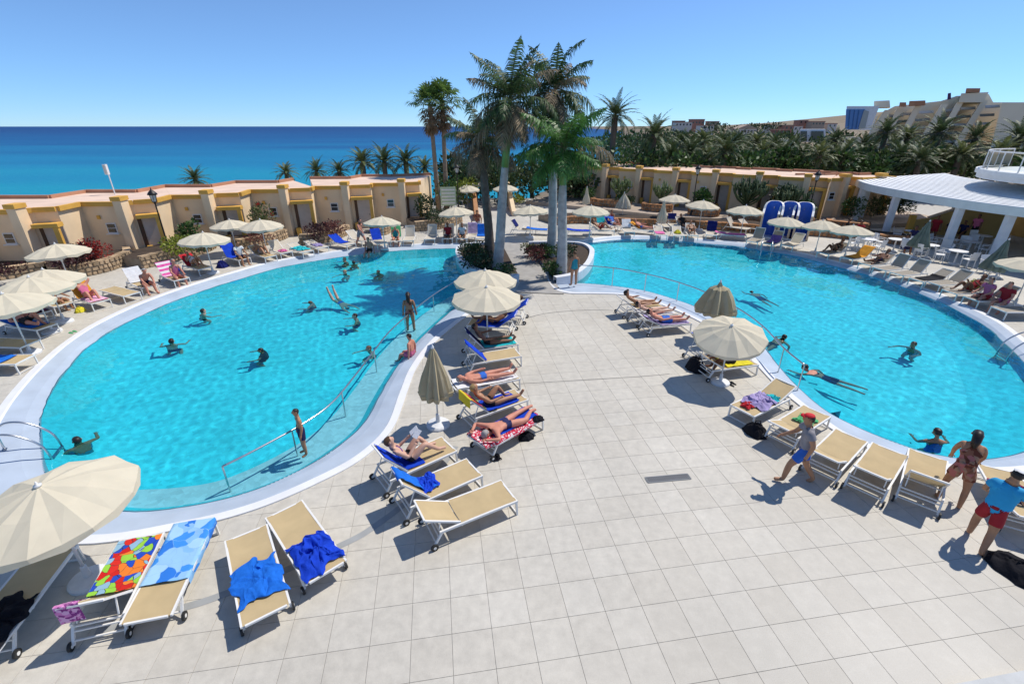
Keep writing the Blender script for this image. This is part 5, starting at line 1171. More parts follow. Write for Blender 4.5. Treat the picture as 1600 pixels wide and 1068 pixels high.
def crumple(label, lg, mt, s, x, r=(.28, .3), hgt=.10, seed=1, name='towel', cat='towel', grp=None, loc=None, rz=0, elong=1.0):
    """a thrown cloth with ridged folds and wandering corners; bags and bundles are fuller and rounder"""
    rng = random.Random(seed * 13 + 5); o = Vector((rng.random() * 20, rng.random() * 20, 0)); mb = MB()
    full = name in ('bag', 'bundle', 'hat'); am = .16 if full else .27
    def fn(u, v):
        U, W = 2 * u - 1, 2 * v - 1
        if full: m_ = max(abs(U), abs(W)); l_ = math.hypot(U, W) or 1; f_ = m_ / l_ * .75 + .25; U *= f_; W *= f_
        wx = noise.noise(Vector((U * 1.3, W * 1.3, 0)) + o) + .45 * noise.noise(Vector((U * 3.1, W * 3.1, 2)) + o); wy = noise.noise(Vector((U * 1.3, W * 1.3, 9)) + o) + .45 * noise.noise(Vector((U * 3.1, W * 3.1, 12)) + o)
        X = r[0] * (U + am * 1.5 * wx); Y = r[1] * elong * (W + am * 1.5 * wy)
        e = max(abs(2 * u - 1), abs(2 * v - 1)); r1 = 1 - abs(noise.noise(Vector((U * 2.2 + W, W * 2.2, 4)) + o)) * 2.2; r2 = 1 - abs(noise.noise(Vector((U * 5, W * 5 - U * 2, 6)) + o)) * 2.0
        if full: z = hgt * (1 - e ** 2.5) * (.75 + .22 * r1 + .12 * r2) + .01
        else: z = .012 + hgt * (1 - .8 * e ** 5) * max(.02, .16 + .62 * max(r1, 0) ** 1.3 + .22 * max(r2, 0))
        return Vector((X, Y, z))
    mb.grid(fn, 40, 40)
    if name == 'bag': mb.tube([(-r[0] * .4, 0, hgt * .7), (-r[0] * .25, .02, hgt * 1.25), (r[0] * .25, -.02, hgt * 1.25), (r[0] * .4, 0, hgt * .7)], .013, 5)
    t = tag(mb.build(name, TW[mt], None, True), label, cat, grp)
    if lg is not None:
        p = prof(s, R(DEG[lg.name])) + Vector((x, 0, 0)); t.location = lg.matrix_basis @ p; t.rotation_euler = (0, 0, lg.rotation_euler.z + rz)
    else: t.location = loc; t.rotation_euler = (0, 0, rz)
    return t
# ================================================================ LOUNGERS AND WHAT LIES ON THEM
L = {}
# foreground left
L['A1'] = LP_('empty sand lounger at the left edge with a dark jacket on it', 0, (-18, 1035), (98, 880))
L['A2'] = LP_('sand lounger with raised backrest under the multicoloured towel', 42, (160, 1003), (232, 862))
L['A3'] = LP_('sand lounger under the pale blue star towel', 0, (248, 976), (312, 838))
L['A4'] = LP_('sand lounger with a bright blue towel spread over its middle', 0, (418, 960), (394, 862))
L['A5'] = LP_('sand lounger with a royal blue towel heaped on its lower half', 0, (506, 902), (452, 820))
L['B1'] = LP_('sand lounger with the woman reading on it', 50, (594, 762), (702, 713))
L['B2'] = LP_('sand lounger with blue towel over its raised back, between the reader and the empty one', 48, (627, 801), (739, 751))
L['B3'] = LP_('empty sand lounger with raised backrest, nearest of the three in front', 27, (669, 838), (795, 787))
# centre, promontory left side
L['C1'] = LP_('lounger under the red and white patterned towel', 8, (748, 712), (838, 660))
L['C2'] = LP_('lounger with the rainbow towel hung over its raised back', 45, (729, 664), (812, 634))
L['C3'] = LP_('lounger under the sunbather in blue swimming trunks', 5, (727, 618), (797, 602))
L['C4'] = LP_('empty lounger with a blue towel on its raised back below the front umbrella', 48, (735, 577), (803, 566))
L['C5'] = LP_('lounger with raised navy back and turquoise towel under the front umbrella', 50, (733, 557), (800, 547))
L['C6'] = LP_('blue covered lounger turned towards the left pool under the front umbrella', 38, (796, 521), (742, 517))
L['C7'] = LP_('blue covered lounger turned towards the left pool under the rear umbrella', 38, (812, 501), (764, 498))
# promontory right side
L['D1'] = LP_('uppermost of the three loungers with sunbathers by the right pool', 35, (966, 493), (1030, 487))
L['D2'] = LP_('middle of the three loungers with sunbathers by the right pool', 25, (987, 507), (1050, 499))
L['D3'] = LP_('lowest of the three loungers with sunbathers by the right pool', 25, (1006, 520), (1070, 514))
L['E1'] = LP_('lounger with blue towel on its raised back behind the tilted umbrella', 48, (1076, 565), (1148, 552))
L['E2'] = LP_('lounger with the yellow cushion under the tilted umbrella', 32, (1094, 588), (1170, 578))
L['F1'] = LP_('empty lounger heaped with a lilac towel next to the tilted umbrella\'s shadow', 20, (1218, 628), (1152, 661))
L['F2'] = LP_('lounger with a dark bag beside the man in the red cap', 20, (1215, 696), (1270, 660))
L['F3'] = LP_('empty lounger with low raised back right of the man in the red cap', 25, (1278, 746), (1322, 700))
L['F4'] = LP_('empty sand lounger with raised back, middle of the right foreground row', 28, (1346, 776), (1382, 722))
L['F5'] = LP_('empty sand lounger with steep back beside the standing woman', 40, (1430, 790), (1440, 735))
L['F6'] = LP_('lounger partly hidden behind the boy in the blue shirt', 15, (1588, 822), (1556, 766))
# left deck
L['L0'] = LP_('lounger with blue towel at the left edge, lowest of the left deck', 5, (-30, 578), (34, 577))
L['L1'] = LP_('empty flat lounger at the left edge above the lowest one', 0, (-12, 549), (46, 551))
L['L2'] = LP_('lounger with a man lying on a blue towel at the left edge', 12, (15, 515), (92, 526))
L['L3'] = LP_('lounger with dark patterned cloth under the left umbrellas', 20, (18, 490), (84, 505))
L['L3b'] = LP_('lounger with big blue towel over its back under the left umbrellas', 50, (58, 476), (116, 491))
L['L4'] = LP_('lounger with an orange towel and a woman shading her head', 52, (121, 470), (172, 486))
L['L5'] = LP_('empty flat lounger right of the orange towel', 0, (168, 461), (217, 473))
L['L6'] = LP_('lounger with a white towel on its steep back', 55, (206, 446), (244, 461))
L['L7'] = LP_('lounger with the pink and white striped towel', 52, (258, 436), (292, 449))
L['L8'] = LP_('lounger with the dark haired sunbather below the lamp post planter', 40, (290, 420), (330, 431))
L['L9'] = LP_('lounger with deep blue cover beside the left umbrella pole', 58, (350, 406), (392, 416))
L['L10'] = LP_('lounger in front of the left pair of umbrellas with two people', 30, (398, 402), (428, 411))
L['L11'] = LP_('empty pale lounger left of the turquoise towel', 35, (428, 395), (452, 405), col=m_sling_w)
L['L12'] = LP_('pale lounger with a turquoise towel', 15, (458, 394), (486, 403), col=m_sling_w)
L['L13'] = LP_('pale lounger with a small lilac towel', 10, (484, 388), (508, 396), col=m_sling_w)
for k, (lb, px, py, a, dg) in enumerate([('lounger with royal blue towel left of the pool shower steps', 535, 387, -35, 30), ('lounger with a raised blue back under the single umbrella', 592, 384, -60, 55), ('pale upright lounger with a person in green, left of the path', 620, 380, -80, 60), ('pale upright lounger beside the one with the person in green', 641, 379, -85, 60),
     ('pale empty upright lounger by the small stone planter', 675, 377, -90, 60), ('upright lounger with a man in a dark shirt left of the path', 702, 376, -90, 60), ('upright lounger with a man in white beside the lilac towel', 724, 376, -90, 60), ('upright lounger with a lilac towel near the path', 738, 374, -90, 62), ('upright lounger with a bright blue towel nearest the path', 753, 376, -90, 62),
     ('pale empty lounger behind the royal blue towel one', 560, 381, -40, 35)]):
    L['M%d' % k] = LC(lb, dg, px, py, a, col=m_sling_w)
# far deck of the right pool
for k, (lb, px, py, a, dg) in enumerate([('lounger with navy back between the palm trunks', 815, 366, -20, 55), ('flat lounger with blue towel right of the navy one between the trunks', 838, 366, -12, 10), ('flat lounger with royal blue towel behind the right island', 902, 368, -5, 8), ('lounger with a reclining person right of the royal blue towel', 938, 366, -10, 35),
     ('lounger with turquoise back behind the right pool', 940, 357, -80, 60), ('lounger with person in blue patterned cloth behind the right pool', 957, 358, -60, 45), ('pale lounger with small white towel behind the right pool', 979, 366, -92, 50), ('lounger with a sunbather on blue and orange cloth', 1003, 365, -30, 30), ('left of the two lounger chairs with navy backs', 1034, 358, -95, 62), ('right of the two lounger chairs with navy backs', 1050, 357, -95, 62),
     ('pale lounger with pink cloth right of the folded umbrella', 1029, 371, -95, 25), ('pale lounger with a blue and yellow bag', 1057, 372, -100, 25), ('lounger with a dark haired sunbather facing the water', 1078, 371, -100, 40), ('lounger with a tall navy towel back', 1110, 371, -110, 62), ('lounger under the bright pink beach towel', 1140, 374, -15, 8),
     ('empty white lounger chair behind the pink towel', 1148, 362, -50, 55), ('empty lounger left of the showers', 1170, 362, -60, 35), ('grey lounger with steep back, left of three beside the showers', 1180, 382, -130, 58), ('grey lounger with a purple towel, middle of three beside the showers', 1207, 386, -135, 50), ('pale lounger, right of three beside the showers', 1238, 389, -140, 45), ('lounger beside the dark clothed group left of the terrace lamp', 1066, 360, -80, 45)]):
    L['R%d' % k] = LC(lb, dg, px, py, a, col=(m_sling_g if 'grey' in lb else m_sling_w))
# row along the shaded edge of the right pool, feet to the water
for k, (lb, px, py, a, dg) in enumerate([('lounger at the head of the shaded row beside the right pool', 1300, 402, 205, 35), ('lounger with the orange yellow towel in the shaded row', 1338, 410, 203, 40), ('lounger with a dark sunbather, third in the shaded row', 1368, 420, 200, 35), ('grey empty lounger with steep back, fourth in the shaded row', 1392, 428, 198, 58), ('grey lounger with steep back, fifth in the shaded row', 1420, 436, 196, 52),
     ('grey lounger with a dark towel, sixth in the shaded row', 1452, 446, 194, 30), ('grey empty lounger, seventh in the shaded row', 1480, 452, 190, 45), ('lounger with a sunbather and lime bag, eighth in the shaded row', 1508, 466, 188, 40), ('lounger next to the right folded umbrella, ninth in the shaded row', 1545, 478, 184, 45), ('lounger at the right picture edge near the ladder', 1592, 496, 180, 40)]):
    L['P%d' % k] = LC(lb, dg, px, py, a, col=m_sling_g)
for k, (lb, px, py, a) in enumerate([('left of the distant loungers down the path', 722, 318, -60), ('middle of the distant loungers down the path', 738, 312, -70), ('right of the distant loungers down the path', 786, 306, -80)]): L['Q%d' % k] = LC(lb, 40, px, py, a, col=m_sling_w)

T = towel; TG = 'blue towels'
T('multicoloured red, orange, blue and green beach towel', L['A2'], 'multi', -.02, 1.12, .66, 0, seed=2)
T('pale blue towel with star pattern hanging over the lounger edge', L['A3'], 'star', -.12, 1.2, .86, .05, seed=3)
crumple('bright blue towel spread over the middle of a foreground lounger', L['A4'], 'blue2', -.02, .02, (.34, .40), .07, 4)
crumple('royal blue towel heaped on the lower foreground lounger', L['A5'], 'royal', -.24, .02, (.33, .42), .13, 9)
crumple('black and grey jacket thrown on the left edge lounger', L['A1'], 'black', -.28, .0, (.36, .50), .13, 6, 'jacket', 'jacket')
T('pink floral cloth hung over the corner of the raised backrest', L['A2'], 'floral', -1.08, -.56, .3, -.16, seed=12, name='cloth', cat='cloth', wob=.03)
T('blue towel under the woman reading', L['B1'], 'royal', -.70, .42, .60, -.02, seed=7)
T('blue towel draped over the raised back beside the reader', L['B2'], 'blue2', -.80, .30, .42, -.1, seed=8, wob=.02)
crumple('end of a blue towel bunched on the seat beside the reader', L['B2'], 'royal', .12, -.1, (.24, .2), .09, 14)
T('red and white patterned towel of the man lying face down', L['C1'], 'redwhite', -.74, 1.16, .84, .0, seed=9)
T('royal blue towel on the red and white one', L['C1'], 'royal', -.3, 1.1, .50, -.06, seed=10, wob=.006).location.z += .03
T('rainbow striped towel hanging over a raised lounger back', L['C2'], 'rainbow', -1.02, -.1, .6, 0, seed=11)
T('blue towel under the sunbather next to the rainbow towel', L['C2'], 'royal', -.05, .95, .56, 0, seed=12)
T('white towel under the man in blue trunks', L['C3'], 'white', -.7, 1.1, .60, 0, seed=13)
T('royal blue towel on the raised back of the empty promontory lounger', L['C4'], 'royal', -.78, .06, .60, 0, seed=14)
T('turquoise towel on the lounger with the navy back', L['C5'], 'turq', .02, 1.12, .62, 0, seed=15)
T('navy towel on the raised back above the turquoise one', L['C5'], 'navy', -.78, 0, .62, 0, seed=16)
T('royal blue towel under the tanned sunbather below the front umbrella', L['C6'], 'royal', -.78, .9, .74, 0, seed=17)
T('royal blue towel under the tanned sunbather below the rear umbrella', L['C7'], 'royal', -.78, .9, .74, 0, seed=18)
T('pale lilac towel under the sunbather in blue shorts', L['D3'], 'lilac', -.6, 1.1, .62, 0, seed=19)
T('white towel under the middle sunbather by the right pool', L['D2'], 'white', -.6, 1.1, .60, 0, seed=20)
T('royal blue towel on the raised back behind the tilted umbrella', L['E1'], 'royal', -.76, -.05, .5, 0, seed=21)
T('bright yellow towel under the tilted umbrella', L['E2'], 'yellow', .1, 1.0, .62, 0, seed=22, wob=.03)
crumple('black bag leaning under the tilted umbrella', None, 'black', 0, 0, (.26, .32), .42, 21, 'bag', 'bag', None, at(1087, 577), .4)
crumple('lilac towel heaped on the empty lounger by the right pool', L['F1'], 'lilac', .42, 0, (.32, .42), .13, 22)
crumple('dark red garment beside the lilac towel', L['F1'], 'red', .86, .06, (.14, .18), .09, 23, 'garment', 'garment')
crumple('small turquoise cloth at the head of the lilac towel lounger', L['F1'], 'turq', .0, -.1, (.16, .16), .08, 24, 'cloth', 'cloth')
crumple('green cloth on the lounger beside the man in the red cap', L['F2'], 'green', .5, .05, (.2, .24), .08, 25)
crumple('dark bag on the ground between the lilac towel lounger and the red capped man', None, 'black', 0, 0, (.22, .3), .3, 26, 'bag', 'bag', None, at(1180, 677), .3)
crumple('black bag on the paving beside the red and white towel', None, 'black', 0, 0, (.2, .15), .16, 27, 'bag', 'bag', None, at(822, 684), .4)
crumple('black hat on the blue towel at the feet of the man lying face down', L['C1'], 'black', 1.0, .30, (.13, .15), .10, 28, 'hat', 'hat')
crumple('black shape lying on the paving at the right picture edge', None, 'black', 0, 0, (.34, .46), .22, 29, 'bag', 'bag', None, at(1590, 893), .2)  # dark lump built as a bag; stands in for an unidentified dark shape
crumple('brown patterned cloth on the lounger behind the standing woman', L['F6'], 'dots', .3, 0, (.28, .34), .09, 30, 'cloth', 'cloth')
crumple('small dark sandals under the reader\'s lounger', None, 'black', 0, 0, (.10, .12), .07, 31, 'sandals', 'sandals', None, at(775, 716), .4)
T('blue towel on the lowest lounger of the left deck', L['L0'], 'blue2', -.6, .7, .6, 0, seed=30)
T('blue towel under the man at the left edge', L['L2'], 'blue2', -.76, .9, .6, 0, seed=31)
T('dark red and navy patterned cloth under the left umbrellas', L['L3'], 'dots', -.76, 1.1, .64, 0, seed=32)
T('large royal blue towel with bright spots over a lounger back at the left', L['L3b'], 'royal', -.85, .1, .8, 0, seed=33)
T('orange towel on the steep lounger at the left deck', L['L4'], 'orange', -.8, .1, .64, 0, seed=34)
T('pink towel under the feet of the woman on the orange towel', L['L4'], 'stripe', .2, 1.12, .62, 0, seed=35)
T('white towel on the steep back left of the seated man', L['L6'], 'white', -.85, .1, .64, 0, seed=36)
T('pink and white striped towel over a lounger back at the left', L['L7'], 'stripe', -.85, .3, .68, 0, seed=37)
crumple('blue cap shaped bag at the foot of the left lamp post', None, 'royal', 0, 0, (.3, .26), .36, 38, 'bag', 'bag', None, at(272, 424), 0)
T('red towel behind the dark haired sunbather on the left', L['L8'], 'red', -.8, .2, .62, 0, seed=38)
T('deep blue towel over the lounger beside the umbrella pole', L['L9'], 'royal', -.95, .5, .66, 0, seed=39)
crumple('blue bundle on the ground left of the deep blue lounger', None, 'navy', 0, 0, (.3, .3), .35, 39, 'bundle', 'bundle', None, at(348, 417), 0)
crumple('turquoise towel heaped on a pale lounger, far left pool edge', L['L12'], 'turq', .2, 0, (.34, .5), .12, 40)
crumple('pink towel at the foot of a pale lounger left of the turquoise one', L['L11'], 'pink', .7, 0, (.2, .26), .1, 41)
crumple('small lilac towel on a pale lounger right of the turquoise one', L['L13'], 'lilac', .4, 0, (.24, .4), .1, 42)
crumple('yellow ball shaped bag on the deck before the orange towel', None, 'yellow', 0, 0, (.18, .18), .2, 43, 'bag', 'bag', None, at(126, 487), 0)
for lb, k, m_, a_, b_ in [('royal blue towel on the lounger at the far left pool edge', 'M0', 'royal', -.8, .6), ('royal blue towel on the raised back under the single umbrella', 'M1', 'royal', -.85, .1), ('lilac towel hung on an upright lounger near the path', 'M7', 'lilac', -.85, .05), ('bright blue towel hung on the lounger nearest the path', 'M8', 'blue2', -.85, .5), ('light green towel behind the person left of the path', 'M2', 'green', -.8, 0),
     ('navy towel on the lounger back between the palm trunks', 'R0', 'navy', -.85, -.2), ('blue towel on the flat lounger between the palm trunks', 'R1', 'blue2', -.5, 1.0), ('royal blue towel on the flat lounger behind the right island', 'R2', 'royal', -.76, 1.1), ('turquoise towel on a lounger back behind the right pool', 'R4', 'turq', -.85, 0), ('navy towel on the left of the two navy chairs', 'R8', 'navy', -.85, -.3), ('navy towel on the right of the two navy chairs', 'R9', 'navy', -.85, -.3),
     ('pink cloth on the lounger right of the folded umbrella', 'R10', 'pink', 0, .8), ('tall navy towel on a single lounger back by the right pool', 'R13', 'navy', -.95, .0), ('bright pink beach towel by the right pool', 'R14', 'pink', -.75, 1.1), ('purple towel on the middle lounger beside the showers', 'R18', 'purple', -.4, .7), ('orange yellow towel in the shaded row', 'P1', 'orange', -.8, .9), ('dark towel on the sixth lounger of the shaded row', 'P5', 'black', -.2, .9),
     ('orange towel with the sunbather behind the right pool', 'R7', 'orange', -.8, .1), ('blue patterned towel behind the right pool', 'R5', 'royal', -.8, .5), ('white small towel on the pale lounger behind the right pool', 'R6', 'white', -.8, -.1)]:
    T(lb, L[k], m_, a_, b_, .62, 0, seed=hash(lb) % 97 if False else len(lb))
crumple('lime green bag beside the eighth lounger of the shaded row', L['P7'], 'lime', -.2, .2, (.26, .26), .25, 51, 'bag', 'bag')
crumple('blue and yellow bag on the pale lounger by the right pool', L['R11'], 'yellow', .3, 0, (.24, .26), .2, 52, 'bag', 'bag')
# ================================================================ PEOPLE
SK = {'fair': mat('skin fair', (.60, .36, .26), .55, .08, 8, spec=.3), 'pink': mat('skin reddened', (.58, .25, .17), .55, .1, 8, spec=.3), 'tan': mat('skin tanned', (.40, .20, .11), .5, .1, 8, spec=.35), 'brown': mat('skin deep tan', (.22, .10, .055), .5, .1, 8, spec=.35)}
HR = {'dark': mat('hair dark', (.018, .012, .010), .5, .2, 30), 'brown': mat('hair brown', (.09, .045, .02), .55, .2, 30), 'grey': mat('hair grey', (.32, .30, .28), .6, .2, 30), 'blond': mat('hair blond', (.36, .24, .10), .55, .2, 30)}
CL = {'blue': mat('wear blue', (.02, .12, .50), .8, .1, 6), 'navy': mat('wear navy', (.012, .015, .08), .8, .1, 6), 'black': mat('wear black', (.012, .012, .014), .8, .1, 6), 'red': mat('wear red', (.34, .012, .02), .8, .1, 6), 'pink': mat('wear pink', (.60, .14, .26), .8, .1, 6), 'white': mat('wear white', (.70, .70, .70), .8, .05, 6), 'sky': mat('wear sky blue', (.02, .33, .62), .8, .08, 6, .2, 12), 'grey': mat('wear grey', (.25, .24, .26), .8, .15, 6), 'purple': mat('wear purple', (.10, .03, .22), .8, .1, 6), 'teal': mat('wear teal', (.02, .25, .32), .8, .1, 6), 'brownp': ramp_mat('wear brown pattern', 'cell', [(.30, .12, .07), (.45, .16, .14), (.16, .05, .03), (.40, .22, .14)], 14), 'redcap': mat('wear bright red', (.62, .015, .025), .75, .08, 6)}
V = Vector
def nv(*a): return V(a).normalized()
def pose(kind, a=0.0):
    """direction of every limb; y points to the feet / to the front, x is the person's side, z up"""
    S_ = lambda v: (V((-v[0], v[1], v[2])).normalized(), V(v).normalized())
    t = V((0, -math.cos(a), math.sin(a)))
    q = dict(pel=V((0, HINGE + .16, SEAT + .15)), torso=t, head=(t + V((0, .25, .25))).normalized() if a > .2 else (t + V((0, 0, .12))).normalized(), face=V((0, math.sin(a) + .2, math.cos(a) + .1)).normalized(),
             th=S_((.10, 1, .02)), sh=S_((.06, 1, -.02)), ft=S_((.12, .45, .9)), ua=S_((.42, .75 * math.cos(a) + .1, -.18 - .8 * math.sin(a) + .25)), fa=S_((.02, 1, .12)), roll=0.0)
    if kind == 'lie': pass
    if kind == 'bent': q['th'] = (nv(-.12, .72, .68), nv(.1, 1, .05)); q['sh'] = (nv(-.02, .55, -.80), nv(.05, 1, -.02)); q['ft'] = (nv(0, 1, -.12), nv(.1, .45, .9))
    if kind == 'read': q['th'] = (nv(-.06, .62, .78), nv(.10, .74, .66)); q['sh'] = (nv(0, .62, -.76), nv(.02, .75, -.66)); q['ft'] = (nv(0, 1, -.1), nv(0, 1, -.1)); q['ua'] = S_((.22, .62, -.55)); q['fa'] = S_((-.22, .70, .62))
    if kind == 'behind': q['ua'] = S_((.75, -.1, .75)); q['fa'] = S_((-.85, -.35, .25)); q['th'] = (nv(-.1, .78, .6), nv(.1, .8, .55)); q['sh'] = (nv(0, .55, -.8), nv(0, .6, -.75)); q['ft'] = (nv(0, 1, -.1), nv(0, 1, -.1))
    if kind == 'facedown':
        q['face'] = V((0, 0, -1)); q['head'] = nv(.25, -1, .05); q['ua'] = S_((.85, -.5, 0)); q['fa'] = S_((-.6, -.8, .05)); q['ft'] = S_((.1, 1, -.2)); q['th'] = (nv(-.12, 1, 0), nv(.3, .95, 0)); q['sh'] = (nv(0, 1, .02), nv(-.45, .9, .02)); q['pel'] = V((0, HINGE + .2, SEAT + .14))
    if kind == 'sit':   # upright on a seat 0.37 high
        q.update(pel=V((0, 0, SEAT + .15)), torso=nv(0, .10, 1), head=nv(0, .18, 1), face=nv(0, 1, -.05), th=S_((.16, 1, -.02)), sh=S_((.02, .15, -1)), ft=S_((.1, 1, -.08)), ua=S_((.22, .35, -.9)), fa=S_((-.1, .9, -.35)))
    if kind == 'hunch':
        q.update(pel=V((0, 0, SEAT + .15)), torso=nv(0, .55, .85), head=nv(0, .5, .9), face=nv(0, 1, -.4), th=S_((.18, 1, .03)), sh=S_((.02, .35, -1)), ft=S_((.1, 1, -.08)), ua=S_((.1, .6, -.8)), fa=S_((-.25, .75, -.55)))
    if kind == 'ledge':
        q.update(pel=V((0, 0, .13)), torso=nv(0, .04, 1), head=nv(0, .12, 1), face=nv(0, 1, -.2), th=S_((.12, 1, -.05)), sh=S_((.02, .25, -1)), ft=S_((.1, 1, -.2)), ua=S_((.32, -.15, -.95)), fa=S_((.05, .1, -1)))
    if kind == 'stand': q.update(pel=V((0, 0, .94)), torso=nv(0, .02, 1), head=nv(0, .06, 1), face=nv(0, 1, -.1), th=S_((.06, .04, -1)), sh=S_((.02, -.05, -1)), ft=S_((.2, 1, -.12)), ua=S_((.22, -.05, -1)), fa=S_((.10, .3, -1)))
    if kind == 'walk': q.update(pel=V((0, 0, .90)), torso=nv(0, .10, 1), head=nv(0, .14, 1), face=nv(0, 1, -.12), th=(nv(-.05, .52, -.85), nv(.05, -.28, -.95)), sh=(nv(0, .12, -1), nv(0, -.55, -.85)), ft=(nv(-.1, 1, .05), nv(.1, .75, -.65)), ua=(nv(-.25, -.35, -.9), nv(.25, .45, -.85)), fa=(nv(-.05, .25, -.95), nv(0, .8, -.55)))
    if kind == 'lean': q.update(pel=V((0, 0, .90)), torso=nv(0, .42, .9), head=nv(0, .62, .78), face=nv(0, .8, -.6), th=(nv(-.16, .18, -1), nv(.14, -.10, -1)), sh=(nv(-.02, -.2, -1), nv(.02, -.12, -1)), ft=S_((.15, 1, -.12)), ua=S_((.2, .42, -.88)), fa=S_((-.05, .55, -.8)))
    if kind == 'pool': q.update(pel=V((0, -.1, -.50)), torso=nv(0, .22, 1), head=nv(0, .08, 1), face=nv(0, 1, -.1), th=S_((.22, .75, -.6)), sh=S_((.05, -.6, -.8)), ft=S_((.2, .3, -1)), ua=S_((.75, .35, -.6)), fa=S_((.1, .95, -.05)))
    if kind == 'pool2': q.update(pel=V((0, 0, -.42)), torso=nv(0, .12, 1), head=nv(0, .08, 1), face=nv(0, 1, -.1), th=S_((.12, .5, -.85)), sh=S_((.05, -.5, -.85)), ft=S_((.2, .3, -1)), ua=(nv(-.5, .3, -.8), nv(.7, .35, -.45)), fa=(nv(.1, .9, -.1), nv(.2, .95, -.1)))
    if kind == 'swim': q.update(pel=V((0, 0, 0)), torso=nv(0, .95, .22), head=nv(0, .7, .75), face=nv(0, 1, .1), th=S_((.14, -1, -.15)), sh=S_((.06, -1, -.05)), ft=S_((.1, -1, -.2)), ua=(nv(-.45, .8, -.25), nv(.75, -.35, -.35)), fa=(nv(.25, 1, -.15), nv(.2, -.5, -.8)))
    if kind == 'dive': q.update(pel=V((0, 0, .05)), torso=nv(0, .7, -.7), head=nv(0, .6, -.8), face=nv(0, .3, -1), th=S_((.1, -.55, .8)), sh=S_((.05, -.45, .9)), ft=S_((.05, -.2, 1)), ua=S_((.3, .9, -.5)), fa=S_((.1, .9, -.5)))
    if kind == 'carry': q.update(pel=V((0, 0, .90)), torso=nv(.06, .12, 1), head=nv(.08, .3, .95), face=nv(0, 1, -.3), th=(nv(-.14, .38, -.92), nv(.06, -.22, -.97)), sh=(nv(0, .05, -1), nv(0, -.45, -.9)), ft=(nv(-.1, 1, -.05), nv(.1, .8, -.6)), ua=(nv(-.28, .25, -.92), nv(.3, .35, -.88)), fa=(nv(.1, .8, -.5), nv(.0, .9, -.35)))
    if kind == 'armup': q.update(pel=V((0, 0, .94)), torso=nv(0, .02, 1), head=nv(0, .06, 1), face=nv(0, 1, -.1), th=S_((.06, .04, -1)), sh=S_((.02, -.05, -1)), ft=S_((.2, 1, -.12)), ua=(nv(-.7, .1, .55), nv(.25, 0, -1)), fa=(nv(.6, .1, .8), nv(.1, .3, -1)))
    return q
BONES = []
def skeleton(q, k=1.0, male=True):
    J = {}; X = V((1, 0, 0)); to = q['torso']
    pel = q['pel']; J['pel'] = pel; J['waist'] = pel + to * .17 * k; J['chest'] = pel + to * .36 * k; J['neck'] = pel + to * .52 * k
    hd = q['head']; fw = (q['face'] - hd * q['face'].dot(hd)).normalized(); J['jaw'] = J['neck'] + hd * .10 * k + fw * .02 * k; J['skull'] = J['neck'] + hd * .19 * k + fw * .012 * k; J['top'] = J['neck'] + hd * .265 * k
    lat = X - to * X.dot(to); lat.normalize(); sw = (.185 if male else .165) * k; hw = (.085 if male else .095) * k
    R_ = {'pel': .135 if male else .145, 'waist': .125 if male else .105, 'chest': .150 if male else .130, 'neck': .062, 'jaw': .070, 'skull': .096, 'top': .062}
    E = [('pel', 'waist'), ('waist', 'chest'), ('chest', 'neck'), ('neck', 'jaw'), ('jaw', 'skull'), ('skull', 'top')]
    for i, s in enumerate((-1, 1)):
        n = 'LR'[i]
        J['sho' + n] = J['chest'] + to * .09 * k + lat * sw * s; J['elb' + n] = J['sho' + n] + q['ua'][i] * .28 * k; J['wri' + n] = J['elb' + n] + q['fa'][i] * .25 * k; J['pal' + n] = J['wri' + n] + q['fa'][i] * .075 * k
        J['hip' + n] = pel - to * .05 * k + lat * hw * s; J['thi' + n] = J['hip' + n] + q['th'][i] * .2 * k; J['kne' + n] = J['hip' + n] + q['th'][i] * .43 * k; J['cal' + n] = J['kne' + n] + q['sh'][i] * .14 * k; J['ank' + n] = J['kne' + n] + q['sh'][i] * .41 * k; J['toe' + n] = J['ank' + n] + q['ft'][i] * .17 * k + q['sh'][i] * .03 * k
        for a, r in (('sho', .066), ('elb', .044), ('wri', .030), ('pal', .036), ('hip', .098), ('thi', .088), ('kne', .060), ('cal', .060), ('ank', .040), ('toe', .036)): R_[a + n] = r * (1 if male else .92)
        E += [('chest', 'sho' + n), ('sho' + n, 'elb' + n), ('elb' + n, 'wri' + n), ('wri' + n, 'pal' + n), ('pel', 'hip' + n), ('hip' + n, 'thi' + n), ('thi' + n, 'kne' + n), ('kne' + n, 'cal' + n), ('cal' + n, 'ank' + n), ('ank' + n, 'toe' + n)]
    return J, {a: b * k for a, b in R_.items()}, E, fw
SPEC = []
def person(label, kind, loc, ang, a=0.0, k=1.0, male=True, skin='fair', hair='dark', wear=(), long=False, cap=None, grp=None, tilt=0.0):
    """ang: direction the local +y axis points to in the ground plane"""
    SPEC.append(dict(label=label, kind=kind, loc=V(loc), rz=ang - math.pi / 2, a=a, k=k, male=male, skin=skin, hair=hair, wear=wear, long=long, cap=cap, grp=grp, tilt=tilt))
def on(key, label, kind='lie', dy=0.0, dx=0.0, rot=0.0, dz=0.0, **w):
    lg = L[key]; a = R(DEG[lg.name]); p = lg.matrix_basis @ V((dx, dy, dz)); person(label, kind, p, lg.rotation_euler.z + math.pi / 2 + rot, a=a, **w)
